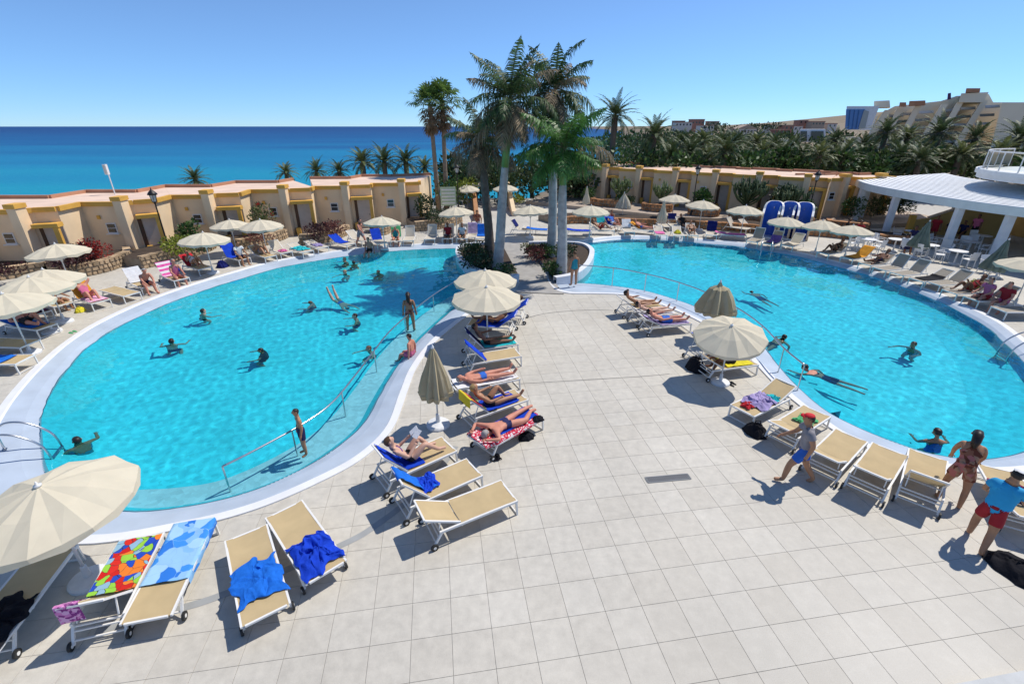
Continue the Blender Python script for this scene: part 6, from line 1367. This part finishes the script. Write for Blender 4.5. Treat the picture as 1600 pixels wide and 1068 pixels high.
def sel_wear(kind, bone, t):
    b = bone
    leg = b[0][:3] in ('hip', 'thi') or b[1][:3] in ('hip', 'thi')
    if kind == 'shorts': return b == ('pel', 'waist') and t < .75 or b[1][:3] in ('hip', 'thi') or (b[0][:3] == 'thi' and t < .35)
    if kind == 'briefs': return b == ('pel', 'waist') and t < .6 or b[1][:3] == 'hip' or (b[1][:3] == 'thi' and t < .35)
    if kind == 'skirt': return b == ('pel', 'waist') and t < .8 or b[1][:3] in ('hip', 'thi')
    if kind == 'top': return (b == ('waist', 'chest') and t > .55) or (b == ('chest', 'neck') and t < .35)
    if kind == 'swimsuit': return b in (('pel', 'waist'), ('waist', 'chest')) or (b == ('chest', 'neck') and t < .4) or b[1][:3] == 'hip' or (b[1][:3] == 'thi' and t < .3)
    if kind == 'shirt': return b in (('pel', 'waist'), ('waist', 'chest'), ('chest', 'neck')) and not (b[0] == 'chest' and t > .85) or b[1][:3] == 'sho' or (b[0][:3] == 'sho' and t < .5)
    return False
def build_people():
    tmp = []
    for s in SPEC:
        q = pose(s['kind'], s['a']); J, RR, E, fw = skeleton(q, s['k'], s['male']); names = list(J); idx = {n: i for i, n in enumerate(names)}
        me = bpy.data.meshes.new('body_tmp'); me.from_pydata([tuple(J[n]) for n in names], [(idx[a], idx[b]) for a, b in E], [])
        o = bpy.data.objects.new('body_tmp', me); COL.objects.link(o); md = o.modifiers.new('skin', 'SKIN'); md.use_smooth_shade = True; md.branch_smoothing = .6
        for n, v in zip(names, me.skin_vertices[0].data):
            r = RR[n] * 1.12
            f = (1.0, 1.0)
            v.radius = (r * f[0], r * f[1]); v.use_root = n == 'pel'
        sb = o.modifiers.new('sub', 'SUBSURF'); sb.levels = 3 if s['kind'] in ('walk', 'lean', 'carry', 'read') else 2; sb.render_levels = sb.levels
        tmp.append((s, q, J, RR, E, fw, o))
    dg = bpy.context.evaluated_depsgraph_get(); dg.update()
    res = []
    for s, q, J, RR, E, fw, o in tmp: res.append((s, q, J, RR, E, fw, bpy.data.meshes.new_from_object(o.evaluated_get(dg))))
    for *_, o in tmp:
        m0 = o.data; bpy.data.objects.remove(o); bpy.data.meshes.remove(m0)
    for s, q, J, RR, E, fw, me in res:
        k = s['k']; n = len(me.vertices); co = np.empty(n * 3); me.vertices.foreach_get('co', co); co = co.reshape(-1, 3)
        no = np.empty(n * 3); me.vertices.foreach_get('normal', no); no = no.reshape(-1, 3)
        # nearest bone of each vertex
        best = np.full(n, 1e9); bi = np.zeros(n, int); bt = np.zeros(n)
        for i, (a, b) in enumerate(E):
            A = np.array(J[a]); B = np.array(J[b]); d = B - A; t = np.clip(((co - A) @ d) / max(d @ d, 1e-9), 0, 1); r = RR[a] + (RR[b] - RR[a]) * t
            dist = np.linalg.norm(co - (A + t[:, None] * d), axis=1) - r; w = dist < best; best[w] = dist[w]; bi[w] = i; bt[w] = t[w]
        # shape the trunk (wider than deep) and the head (narrow jaw, nose)
        to = np.array(q['torso']); lat = np.array([1.0, 0, 0]); lat = lat - to * (lat @ to); lat /= np.linalg.norm(lat); dep = np.cross(lat, to)
        pel = np.array(J['pel'])
        trunk = np.isin(bi, [0, 1, 2]); rel = co - pel; dd = rel @ dep; co[trunk] -= np.outer(dd[trunk] * .26, dep); ll_ = rel @ lat; co[trunk] += np.outer(ll_[trunk] * .12, lat)
        sk = np.array(J['skull']); hv = np.array(q['head']); fv = np.array(fw); sv_ = np.cross(hv, fv); head = np.isin(bi, [4, 5]) | ((bi == 3) & (bt > .5)); hr = co - sk
        up = hr @ hv; fr_ = hr @ fv; sd_ = hr @ sv_
        co[head] -= np.outer(sd_[head] * .2, sv_)
        co[head] += np.outer(np.where(fr_[head] > 0, .012 * k, .0), fv)
        nose = head & (fr_ > .06 * k) & (np.abs(sd_) < .03 * k) & (np.abs(up + .02 * k) < .035 * k); co[nose] += np.outer(np.full(nose.sum(), .022 * k), fv)
        me.vertices.foreach_set('co', co.ravel()); me.update()
        root = thing('person', s['label'], 'person', s['loc'], s['rz'], s['grp'])
        if s['tilt']: root.rotation_euler = (s['tilt'], 0, s['rz'])
        # fingers: added to the body mesh
        bmb = MB()
        for i, c in enumerate('LR'):
            w, p = J['wri' + c], J['pal' + c]; d = (p - w).normalized(); sde = d.cross(V((0, 0, 1)))
            sde = sde.normalized() if sde.length > .1 else V((1, 0, 0)); dn = d.cross(sde)
            for f in range(4):
                o_ = p + sde * ((f - 1.5) * .019 * k); ln = (.062, .074, .07, .054)[f] * k; bmb.tube([o_, o_ + d * (.02 * k + ln * .5), o_ + d * (.02 * k + ln * .9) + dn * .018 * k * (1 if dn.z < 0 else -1)], [.0095 * k, .009 * k, .006 * k], 5)
            th_ = w.lerp(p, .35) + sde * (.03 * k); bmb.tube([th_, th_ + (sde * .6 + d * .8).normalized() * .035 * k, th_ + (sde * .45 + d).normalized() * .065 * k], [.011 * k, .0105 * k, .007 * k], 5)
        # ears
        for sgn in (-1, 1):
            e = J['skull'] + V(sv_) * sgn * .078 * k - V(hv) * .02 * k; bmb.tube([e - V(hv) * .025 * k, e + V(sv_) * sgn * .012 * k, e + V(hv) * .028 * k], [.008 * k, .016 * k, .01 * k], 5)
        bm = bmesh.new(); bm.from_mesh(me); hm = bmb.mesh('h', True); bm.from_mesh(hm); bm.to_mesh(me); bm.free(); bpy.data.meshes.remove(hm)
        me.polygons.foreach_set('use_smooth', [True] * len(me.polygons)); me.materials.clear(); me.materials.append(SK[s['skin']])
        body = obj('body', me, None, root); wetp = s['grp'] == 'bathers in the pools' or 'left pool' in s['label']
        if wetp: wet(body)
        fc = [(p.vertices[:]) for p in me.polygons if max(p.vertices[:]) < n]
        nrm = np.empty(len(me.vertices) * 3); me.vertices.foreach_get('normal', nrm); nrm = nrm.reshape(-1, 3)
        def shell(name, mask, off, m, extra=None):
            fs = [f for f in fc if sum(mask[i] for i in f) >= len(f) - 1]
            if not fs: return None
            us = sorted(set(i for f in fs for i in f)); mp = {u: j for j, u in enumerate(us)}; mb = MB(); mb.v = [tuple(co[u] + nrm[u] * off) for u in us]; mb.f = [tuple(mp[i] for i in f) for f in fs]
            if extra: extra(mb)
            r_ = mb.build(name, m, root, True)
            return wet(r_) if wetp else r_
        for kind, cn in s['wear']:
            mask = [sel_wear(kind, E[bi[i]], bt[i]) for i in range(n)]; shell({'top': 'bikini_top', 'briefs': 'swim_briefs'}.get(kind, kind), mask, {'shirt': .022, 'skirt': .02, 'shorts': .014}.get(kind, .007) * k, CL[cn])
        hr = co - sk; up = hr @ hv; fr_ = hr @ fv
        hmask = head & (((up > .02 * k) & (fr_ < .045 * k)) | ((up > .062 * k)) | ((fr_ < -.02 * k) & (up > -.07 * k)))
        def tail(mb):
            if s['long']:
                b0 = J['skull'] - fw * .06 * k; dn = (-(q['torso']) * .8 - fw * .35).normalized(); dn = (dn + V((0, 0, -.5))).normalized()
                mb.tube([b0 + V(hv) * .03 * k, b0 - V(hv) * .06 * k - fw * .045 * k, b0 + dn * .2 * k - fw * .05 * k, b0 + dn * .34 * k - fw * .04 * k], [.07 * k, .085 * k, .075 * k, .02 * k], 8)
        shell('hair', hmask, .016 * k, HR[s['hair']], tail)
        eb = MB()
        for sgn in (-1, 1):
            c = J['skull'] + fw * .089 * k + V(sv_) * sgn * .03 * k - V(hv) * .012 * k; eb.tube([c - V(sv_) * .011 * k, c + V(sv_) * .011 * k], .0065 * k, 5)
        c = J['skull'] + fw * .088 * k - V(hv) * .075 * k; eb.tube([c - V(sv_) * .02 * k, c + V(sv_) * .02 * k], .005 * k, 4)
        eb.build('face_features', HR['dark'], root)
        if s['cap']:
            cm = head & (up > .035 * k)
            def brim(mb):
                c0 = J['skull'] + V(hv) * .045 * k + fw * .08 * k; r_ = .085 * k
                pts = [c0 + V(sv_) * math.sin(t_) * r_ + fw * math.cos(t_) * r_ * .95 for t_ in [R(-80 + 20 * i) for i in range(9)]]; b = len(mb.v)
                mb.v.extend([tuple(p) for p in pts] + [tuple(p + V(hv) * .012) for p in pts]); mb.f.append(tuple(b + i for i in range(9))); mb.f.append(tuple(b + 9 + i for i in reversed(range(9))))
                for i in range(9): mb.f.append((b + i, b + 9 + i, b + 9 + (i + 1) % 9, b + (i + 1) % 9))
            shell('cap', cm, .026 * k, CL[s['cap']], brim)
def headto(px0, px1):
    a, b = at(*px0), at(*px1); return math.atan2(b.y - a.y, b.x - a.x)
# --- on loungers
on('B1', 'woman in a dark bikini reading on a lounger in front', 'read', male=False, skin='fair', hair='brown', wear=(('top', 'purple'), ('briefs', 'black')), long=False)
on('C1', 'man lying face down on the red and white towel', 'facedown', skin='pink', hair='grey', wear=(('briefs', 'navy'),))
on('C2', 'woman with one knee raised beside the rainbow towel', 'bent', male=False, skin='tan', hair='blond', wear=(('top', 'black'), ('briefs', 'black')))
on('C3', 'man in blue trunks stretched out on a lounger left of centre', 'lie', skin='pink', hair='grey', wear=(('briefs', 'blue'),))
on('C5', 'deeply tanned woman in a black bikini with straight legs under the front umbrella', 'lie', male=False, skin='brown', hair='dark', wear=(('top', 'black'), ('briefs', 'black')))
on('C6', 'deeply tanned sunbather on blue towel in the shade of the front umbrella', 'bent', skin='brown', hair='dark', wear=(('briefs', 'navy'),))
on('C7', 'deeply tanned sunbather on blue towel in the shade of the rear umbrella', 'lie', skin='brown', hair='brown', wear=(('briefs', 'black'),))
on('D1', 'sunbather nearest the bridge by the right pool, with a dark hat', 'lie', male=False, skin='tan', hair='dark', wear=(('top', 'brownp'), ('briefs', 'brownp')), cap='black')
on('D2', 'middle sunbather by the right pool in black swimwear', 'lie', male=False, skin='fair', hair='dark', wear=(('top', 'black'), ('briefs', 'black')))
on('D3', 'sunbather by the right pool in bright blue shorts', 'lie', skin='pink', hair='dark', wear=(('shorts', 'blue'),))
on('E2', 'bare backed person bent over on the lounger with the yellow towel', 'hunch', dy=.25, rot=R(150), skin='brown', hair='dark', wear=(('shorts', 'black'),))
on('E1', 'person half hidden under the tilted umbrella in front of the blue towel', 'lie', skin='tan', hair='dark', wear=(('shorts', 'navy'),))
on('L2', 'tanned man lying with knees up on a blue towel at the left edge', 'bent', skin='pink', hair='dark', wear=(('shorts', 'black'),))
on('L3', 'person lying in the shade of the left umbrellas', 'lie', skin='tan', hair='dark', wear=(('briefs', 'red'),))
on('L3b', 'boy seated with his back turned under the left umbrellas', 'sit', dy=.35, rot=R(30), skin='tan', hair='dark', wear=(('shorts', 'navy'),), k=.92)
on('L4', 'woman in pink with hands behind her head on the orange towel', 'behind', male=False, skin='pink', hair='brown', wear=(('swimsuit', 'pink'),))
on('L6', 'bald man sitting with folded knees beside the white towel', 'hunch', dy=.55, skin='pink', hair='grey', wear=(('shorts', 'navy'),), rot=0)
on('L7', 'person seated in front of the striped towel', 'sit', dy=.45, skin='pink', hair='grey', wear=(('swimsuit', 'pink'),), male=False)
on('L8', 'dark haired sunbather on the red towel at the left', 'read', male=False, skin='tan', hair='dark', wear=(('swimsuit', 'white'),))
on('L9', 'man in a white shirt sitting by the deep blue lounger', 'sit', dy=.5, skin='tan', hair='dark', wear=(('shirt', 'white'), ('shorts', 'navy')))
on('L10', 'man with black hair reclining in front of the left umbrella pair', 'read', skin='tan', hair='dark', wear=(('shorts', 'grey'),))
on('M2', 'person in green shade sitting left of the path', 'sit', dy=.3, skin='pink', hair='blond', wear=(('swimsuit', 'teal'),), male=False)
on('M5', 'man in a dark red shirt sitting left of the path', 'sit', dy=.4, skin='brown', hair='dark', wear=(('shirt', 'red'), ('shorts', 'grey')))
on('M6', 'man in a white shirt sitting beside the lilac towel', 'sit', dy=.4, skin='tan', hair='dark', wear=(('shirt', 'white'), ('shorts', 'black')))
on('R3', 'person reclining behind the right island kerb', 'read', skin='tan', hair='dark', wear=(('shorts', 'red'),))
on('R5', 'person wrapped in blue lying behind the right pool', 'bent', skin='pink', hair='brown', wear=(('shirt', 'blue'), ('shorts', 'white')))
on('R7', 'sunbather lying before the orange towel behind the right pool', 'lie', skin='pink', hair='blond', wear=(('briefs', 'blue'),))
on('R12', 'dark haired sunbather facing the water of the right pool', 'bent', skin='tan', hair='dark', wear=(('briefs', 'black'),), male=False)
on('R20', 'person in dark clothes reclining left of the terrace lamp post', 'lie', skin='tan', hair='dark', wear=(('shirt', 'black'), ('shorts', 'black')))
on('P0', 'dark clothed woman reclining at the head of the shaded row', 'read', skin='brown', hair='dark', wear=(('swimsuit', 'black'),), male=False)
on('P2', 'dark tanned sunbather third in the shaded row', 'bent', skin='brown', hair='dark', wear=(('shorts', 'navy'),))
on('P7', 'sunbather in dark red beside the lime bag in the shaded row', 'read', skin='brown', hair='dark', wear=(('swimsuit', 'red'),), male=False)
on('P8', 'person in a pink shirt sitting ninth in the shaded row', 'sit', dy=.3, skin='pink', hair='dark', wear=(('shirt', 'pink'), ('shorts', 'red')))
on('R4', 'woman in dark red seated by the turquoise lounger back', 'sit', dy=-.6, dx=-.9, skin='tan', hair='dark', wear=(('swimsuit', 'red'),), male=False)
# --- standing and walking
W_ = at(1242, 752); person('man in a red cap and blue shorts striding past the loungers on the right', 'walk', W_, R(160), skin='tan', hair='dark', wear=(('shirt', 'grey'), ('shorts', 'blue')), cap='redcap')
person('woman with long dark hair leaning over the loungers at the right', 'lean', at(1481, 784), R(48), male=False, k=.97, skin='tan', hair='dark', wear=(('swimsuit', 'brownp'), ('skirt', 'brownp')), long=True)
person('boy in a sky blue shirt and red shorts walking at the right edge', 'carry', at(1524, 850), R(38), k=.97, skin='tan', hair='dark', wear=(('shirt', 'sky'), ('shorts', 'red')), cap='white')
person('person with a raised arm cut by the right edge behind the sky blue shirt', 'armup', at(1628, 790), R(100), skin='tan', hair='dark', wear=(('shorts', 'navy'),))
person('slim woman with long dark hair standing in the shallows of the left pool', 'stand', at(643, 522, -.36), R(100), male=False, skin='tan', hair='dark', wear=(('top', 'brownp'), ('briefs', 'brownp')), long=True, k=.95)
person('person in pink shorts sitting on the left pool edge', 'ledge', at(644, 556, -.05), R(165), k=.86, skin='pink', hair='dark', wear=(('shorts', 'pink'),))
person('small boy in navy trunks standing on the step of the left pool', 'stand', at(481, 722, -.38), R(215), k=.72, skin='tan', hair='dark', wear=(('shorts', 'navy'),))
person('tanned person standing on the right island kerb by the handrail', 'stand', at(896, 447, .0), R(110), male=False, skin='tan', hair='brown', wear=(('swimsuit', 'teal'),), k=.95)
# --- in the left pool: feet on the floor
PZ = FLOOR_Z
def inpool(label, px, py, ang, kind='pool', k=1.0, zadd=0.0, **w):
    p = at(px, py, WATER_Z); kind = 'pool2' if kind == 'pool' and len(SPEC) % 2 else kind; person(label, kind, (p.x, p.y, WATER_Z + zadd - (.12 if kind[:4] == 'pool' else 0)), R(ang), k=k, grp='bathers in the pools', **w)
inpool('bather with wet shoulders nearest the left edge of the left pool', 268, 536, 110, skin='fair', hair='dark', wear=(('shorts', 'navy'),))
inpool('bather further back left of the middle in the left pool', 315, 492, 60, skin='fair', hair='dark', wear=(('briefs', 'black'),), male=False)
inpool('small dark haired child in the middle of the left pool', 409, 548, 200, k=.94, skin='tan', hair='dark', wear=(('shirt', 'black'), ('shorts', 'black')))
inpool('swimmer close to the steel ladder of the left pool', 124, 692, 150, skin='tan', hair='dark', wear=(('shorts', 'teal'),), zadd=-.1)
inpool('woman swimming towards the left pool\'s handrail', 578, 546, 220, skin='fair', hair='brown', male=False, wear=(('swimsuit', 'navy'),))
inpool('bather with sunglasses like dark band facing left, near the palm shade', 559, 498, 200, skin='fair', hair='dark', wear=(('shorts', 'navy'),))
inpool('bather half submerged at the edge of the palm shade', 486, 472, 190, skin='pink', hair='brown', wear=(('shorts', 'red'),), zadd=-.1)
inpool('diver with legs out of the water in the left pool', 530, 468, -30, 'dive', skin='fair', hair='brown', wear=(('briefs', 'blue'),), zadd=-.42)
inpool('bather in the middle of the palm shade', 592, 426, 240, skin='tan', hair='dark', wear=(('shorts', 'navy'),))
inpool('left bather of the pair near the far edge of the left pool', 541, 408, 230, skin='pink', hair='dark', wear=(('shorts', 'black'),))
inpool('right bather of the pair near the far edge of the left pool', 553, 412, 120, skin='tan', hair='dark', wear=(('shorts', 'navy'),))
inpool('bather below the pair near the far edge of the left pool', 541, 428, 250, skin='fair', hair='blond', male=False, wear=(('swimsuit', 'white'),))
person('tanned man sitting on the far rim of the left pool', 'ledge', at(578, 394, .03), R(-100), skin='pink', hair='dark', wear=(('shorts', 'black'),))
person('person walking behind the far rim of the left pool', 'walk', at(565, 384), R(-20), skin='pink', hair='dark', wear=(('shorts', 'grey'),))
# --- in the right pool
inpool('swimmer under water in the middle of the right pool', 1188, 462, 100, 'swim', skin='tan', hair='dark', wear=(('shorts', 'navy'),), zadd=-.3)
inpool('bather alone in the open water near the right ladder', 1428, 543, 200, skin='tan', hair='dark', wear=(('shorts', 'teal'),))
inpool('swimmer with dark hair close to the promontory in the right pool', 1292, 588, 135, 'swim', skin='pink', hair='dark', wear=(('shorts', 'navy'),), zadd=-.14)
inpool('woman in a blue swimsuit seen from behind in the right pool', 1462, 692, 80, skin='tan', hair='dark', male=False, wear=(('swimsuit', 'blue'),), zadd=.12)
inpool('swimmer floating beside the right handrail', 1208, 535, 30, 'swim', skin='tan', hair='dark', wear=(('briefs', 'black'),), zadd=-.16)
# --- under the pergola and on the far decks
for lb, px, py, ang, kd, sk_, wr in [('person in a red top seated left of the first pergola column', 1340, 374, 200, 'sit', 'brown', (('shirt', 'red'), ('shorts', 'black'))), ('person in black seated beside the first pergola column', 1318, 370, 330, 'sit', 'brown', (('shirt', 'black'), ('shorts', 'black'))), ('person in dark blue leaning at a cafe table left of the folded umbrella', 1424, 384, 200, 'sit', 'brown', (('shirt', 'navy'), ('shorts', 'black'))),
      ('second person in dark clothes at the cafe table behind the folded umbrella', 1440, 380, 160, 'sit', 'brown', (('shirt', 'black'), ('shorts', 'navy'))), ('waitress in dark red standing between the cafe tables', 1453, 378, 230, 'stand', 'brown', (('shirt', 'red'), ('skirt', 'red'))), ('person in white and navy sitting at the near cafe table', 1408, 398, 20, 'sit', 'brown', (('shirt', 'white'), ('shorts', 'navy'))),
      ('dark clothed guest at the cafe table by the stair wall', 1478, 372, 260, 'sit', 'brown', (('shirt', 'black'), ('shorts', 'black'))), ('second dark clothed guest by the stair wall', 1500, 374, 200, 'sit', 'brown', (('shirt', 'navy'), ('shorts', 'black'))), ('person in a pale pink shirt standing by the stair wall', 1516, 376, 200, 'stand', 'brown', (('shirt', 'pink'), ('shorts', 'black'))),
      ('person in red at the right picture edge in the shade', 1562, 486, 200, 'sit', 'pink', (('shirt', 'red'), ('shorts', 'pink'))), ('person in yellow walking on the deck behind the left pool', 747, 366, 250, 'walk', 'tan', (('shirt', 'brownp'), ('shorts', 'white')))]:
    person(lb, kd, at(px, py), R(ang), skin=sk_, hair='dark', wear=wr, grp='guests on the decks')
build_people()
# book held by the reader
bk = thing('book', 'pale open book held by the woman reading', 'book', L['B1'].matrix_basis @ V((.0, .16, 1.02)), L['B1'].rotation_euler.z)
for s in (-1, 1):
    m = Matrix.Rotation(R(s * 14), 3, 'Z') @ Matrix.Rotation(R(-52), 3, 'X'); MB().box((s * .073, 0, 0), (.145, .012, .2), 0, m).build('page_block', TW['white'], bk)
# ================================================================ CAFE FURNITURE UNDER THE PERGOLA
def chair_meshes():
    d = {}
    d['seat'] = MB().box((0, 0, .44), (.46, .44, .035)).mesh('seat'); d['backrest'] = MB().grid(lambda u, v: V(((u - .5) * .44, .2 + .09 * v - .03 * (1 - (2 * u - 1) ** 2) * -1, .46 + .42 * v)), 6, 4).mesh('backrest', True)
    d['leg'] = MB().bar((0, 0, 0), (0, 0, .43), .032).mesh('leg'); d['armrest'] = MB().bar((0, -.2, .64), (0, .24, .66), .045, .025).bar((0, -.18, .42), (0, -.19, .64), .03).mesh('armrest')
    for k in d: d[k].materials.append(m_white)
    return d
CM = chair_meshes()
def chair(label, p, rz):
    t = thing('cafe_chair', label, 'chair', p, rz, 'white cafe chairs')
    obj('seat', CM['seat'], None, t); obj('backrest', CM['backrest'], None, t)
    for x in (-.2, .2):
        o = obj('armrest', CM['armrest'], None, t); o.location = (x * 1.15, 0, 0)
        for y in (-.19, .19): o = obj('leg', CM['leg'], None, t); o.location = (x, y, 0)
tb_top = MB().lathe([(.40, .70), (.43, .715), (.43, .735), (.0, .735)], 20).mesh('table_top'); tb_leg = MB().lathe([(.26, 0), (.25, .03), (.045, .06), (.04, .7)], 12).mesh('pedestal')
tb_top.materials.append(m_white); tb_leg.materials.append(m_frame)
cafe = [(1395,392,'nearest the pool'),(1447,402,'right of the left folded umbrella'),(1490,412,'in front of the right column pair'),(1478,392,'under the middle of the pergola'),(1510,396,'before the bar counter'),(1420,378,'at the sunny rear of the pergola'),(1556,432,'beside the right folded umbrella'),(1352,392,'left of the second column'),(1340,386,'between the first two columns'),(1530,386,'deep in the shade by the stair wall')]
for i, (px, py, lb) in enumerate(cafe):
    p = at(px, py); t = thing('cafe_table', 'white round cafe table ' + lb, 'table', p, 0, 'white cafe tables'); obj('table_top', tb_top, None, t); obj('pedestal', tb_leg, None, t)
    for j in range(2 + i % 2):
        a = i * 1.3 + j * 2.2; chair('white plastic chair %s the table %s' % (['left of', 'right of', 'behind'][j], lb), p + V((math.cos(a) * .72, math.sin(a) * .72, 0)), a - math.pi / 2)
# green notice board by the path, pale ledge in the near corner
nb_ = thing('notice_board', 'pale green notice board on posts beside the path', 'sign', at(702, 336), R(10))
MB().box((0, 0, 1.55), (1.3, .06, 1.5)).build('panel', mat('board green', (.45, .55, .38), .6), nb_)
for k in range(5): MB().box((0, -.036, 1.0 + k * .27), (1.1, .012, .1)).build('slat', m_white, nb_)
for x in (-.55, .55): MB().bar((x, .06, 0), (x, .06, 2.3), .07).build('post', m_white, nb_)
lc = [at(1478, 1074), at(1620, 1046), at(1700, 1068), at(1600, 1120)]
tag(MB().prism([(p.x, p.y) for p in lc], -.02, .06).build('kerb_ledge', mat('ledge grey', (.52, .53, .52), .8, .1, 3)), 'pale kerb ledge in the lower right corner', kind='structure')
# sloping wall beside the path far behind the islands
sw2 = thing('ramp_wall', 'brown sloping ramp wall beside the path behind the palms', 'wall', at(742, 345))
q0 = at(742, 345); q1 = at(738, 318) - q0
f_ = [V((0, 0, 0)), V((q1.x, q1.y, 0)), V((q1.x, q1.y, 1.4)), V((0, 0, .5))]; b_ = [p + V((.35, 0, 0)) for p in f_]
MB().add(f_ + b_, [(0, 1, 2, 3), (7, 6, 5, 4), (0, 4, 5, 1), (1, 5, 6, 2), (2, 6, 7, 3), (3, 7, 4, 0)]).build('wall', m_stone_r, sw2)
sw2 = thing('ramp_wall', 'pale sloping ramp wall right of the tallest palm trunk', 'wall', at(800, 338))
q0 = at(800, 338); q1 = at(790, 312) - q0
f_ = [V((0, 0, 0)), V((q1.x, q1.y, 0)), V((q1.x, q1.y, 2.0)), V((0, 0, .4))]; b_ = [p + V((.35, 0, 0)) for p in f_]
MB().add(f_ + b_, [(0, 1, 2, 3), (7, 6, 5, 4), (0, 4, 5, 1), (1, 5, 6, 2), (2, 6, 7, 3), (3, 7, 4, 0)]).build('wall', m_wall, sw2)

# small things left on the deck
def flip_flops(label, p, rz, m):
    t = thing('flip_flops', label, 'flip-flops', p, rz, 'flip-flops on the deck')
    for s in (-1, 1):
        sole = MB().prism([(.045 * math.cos(a) * (1 if math.sin(a) > 0 else .8) + s * .07, .13 * math.sin(a) + s * .02) for a in [2 * math.pi * k / 14 for k in range(14)]], 0.001, .02).build('sole', m, t)
        MB().tube([(s * .07 - .04, s * .02 - .01, .02), (s * .07, s * .02 + .05, .05), (s * .07 + .04, s * .02 - .01, .02)], .008, 5).build('strap', m, sole)
flip_flops('black flip-flops beside the foot of the tilted umbrella', at(1143, 600), .5, TW['black'])
flip_flops('dark green flip-flops at the foot of the left edge lounger', at(114, 519), 1.2, TW['green'])
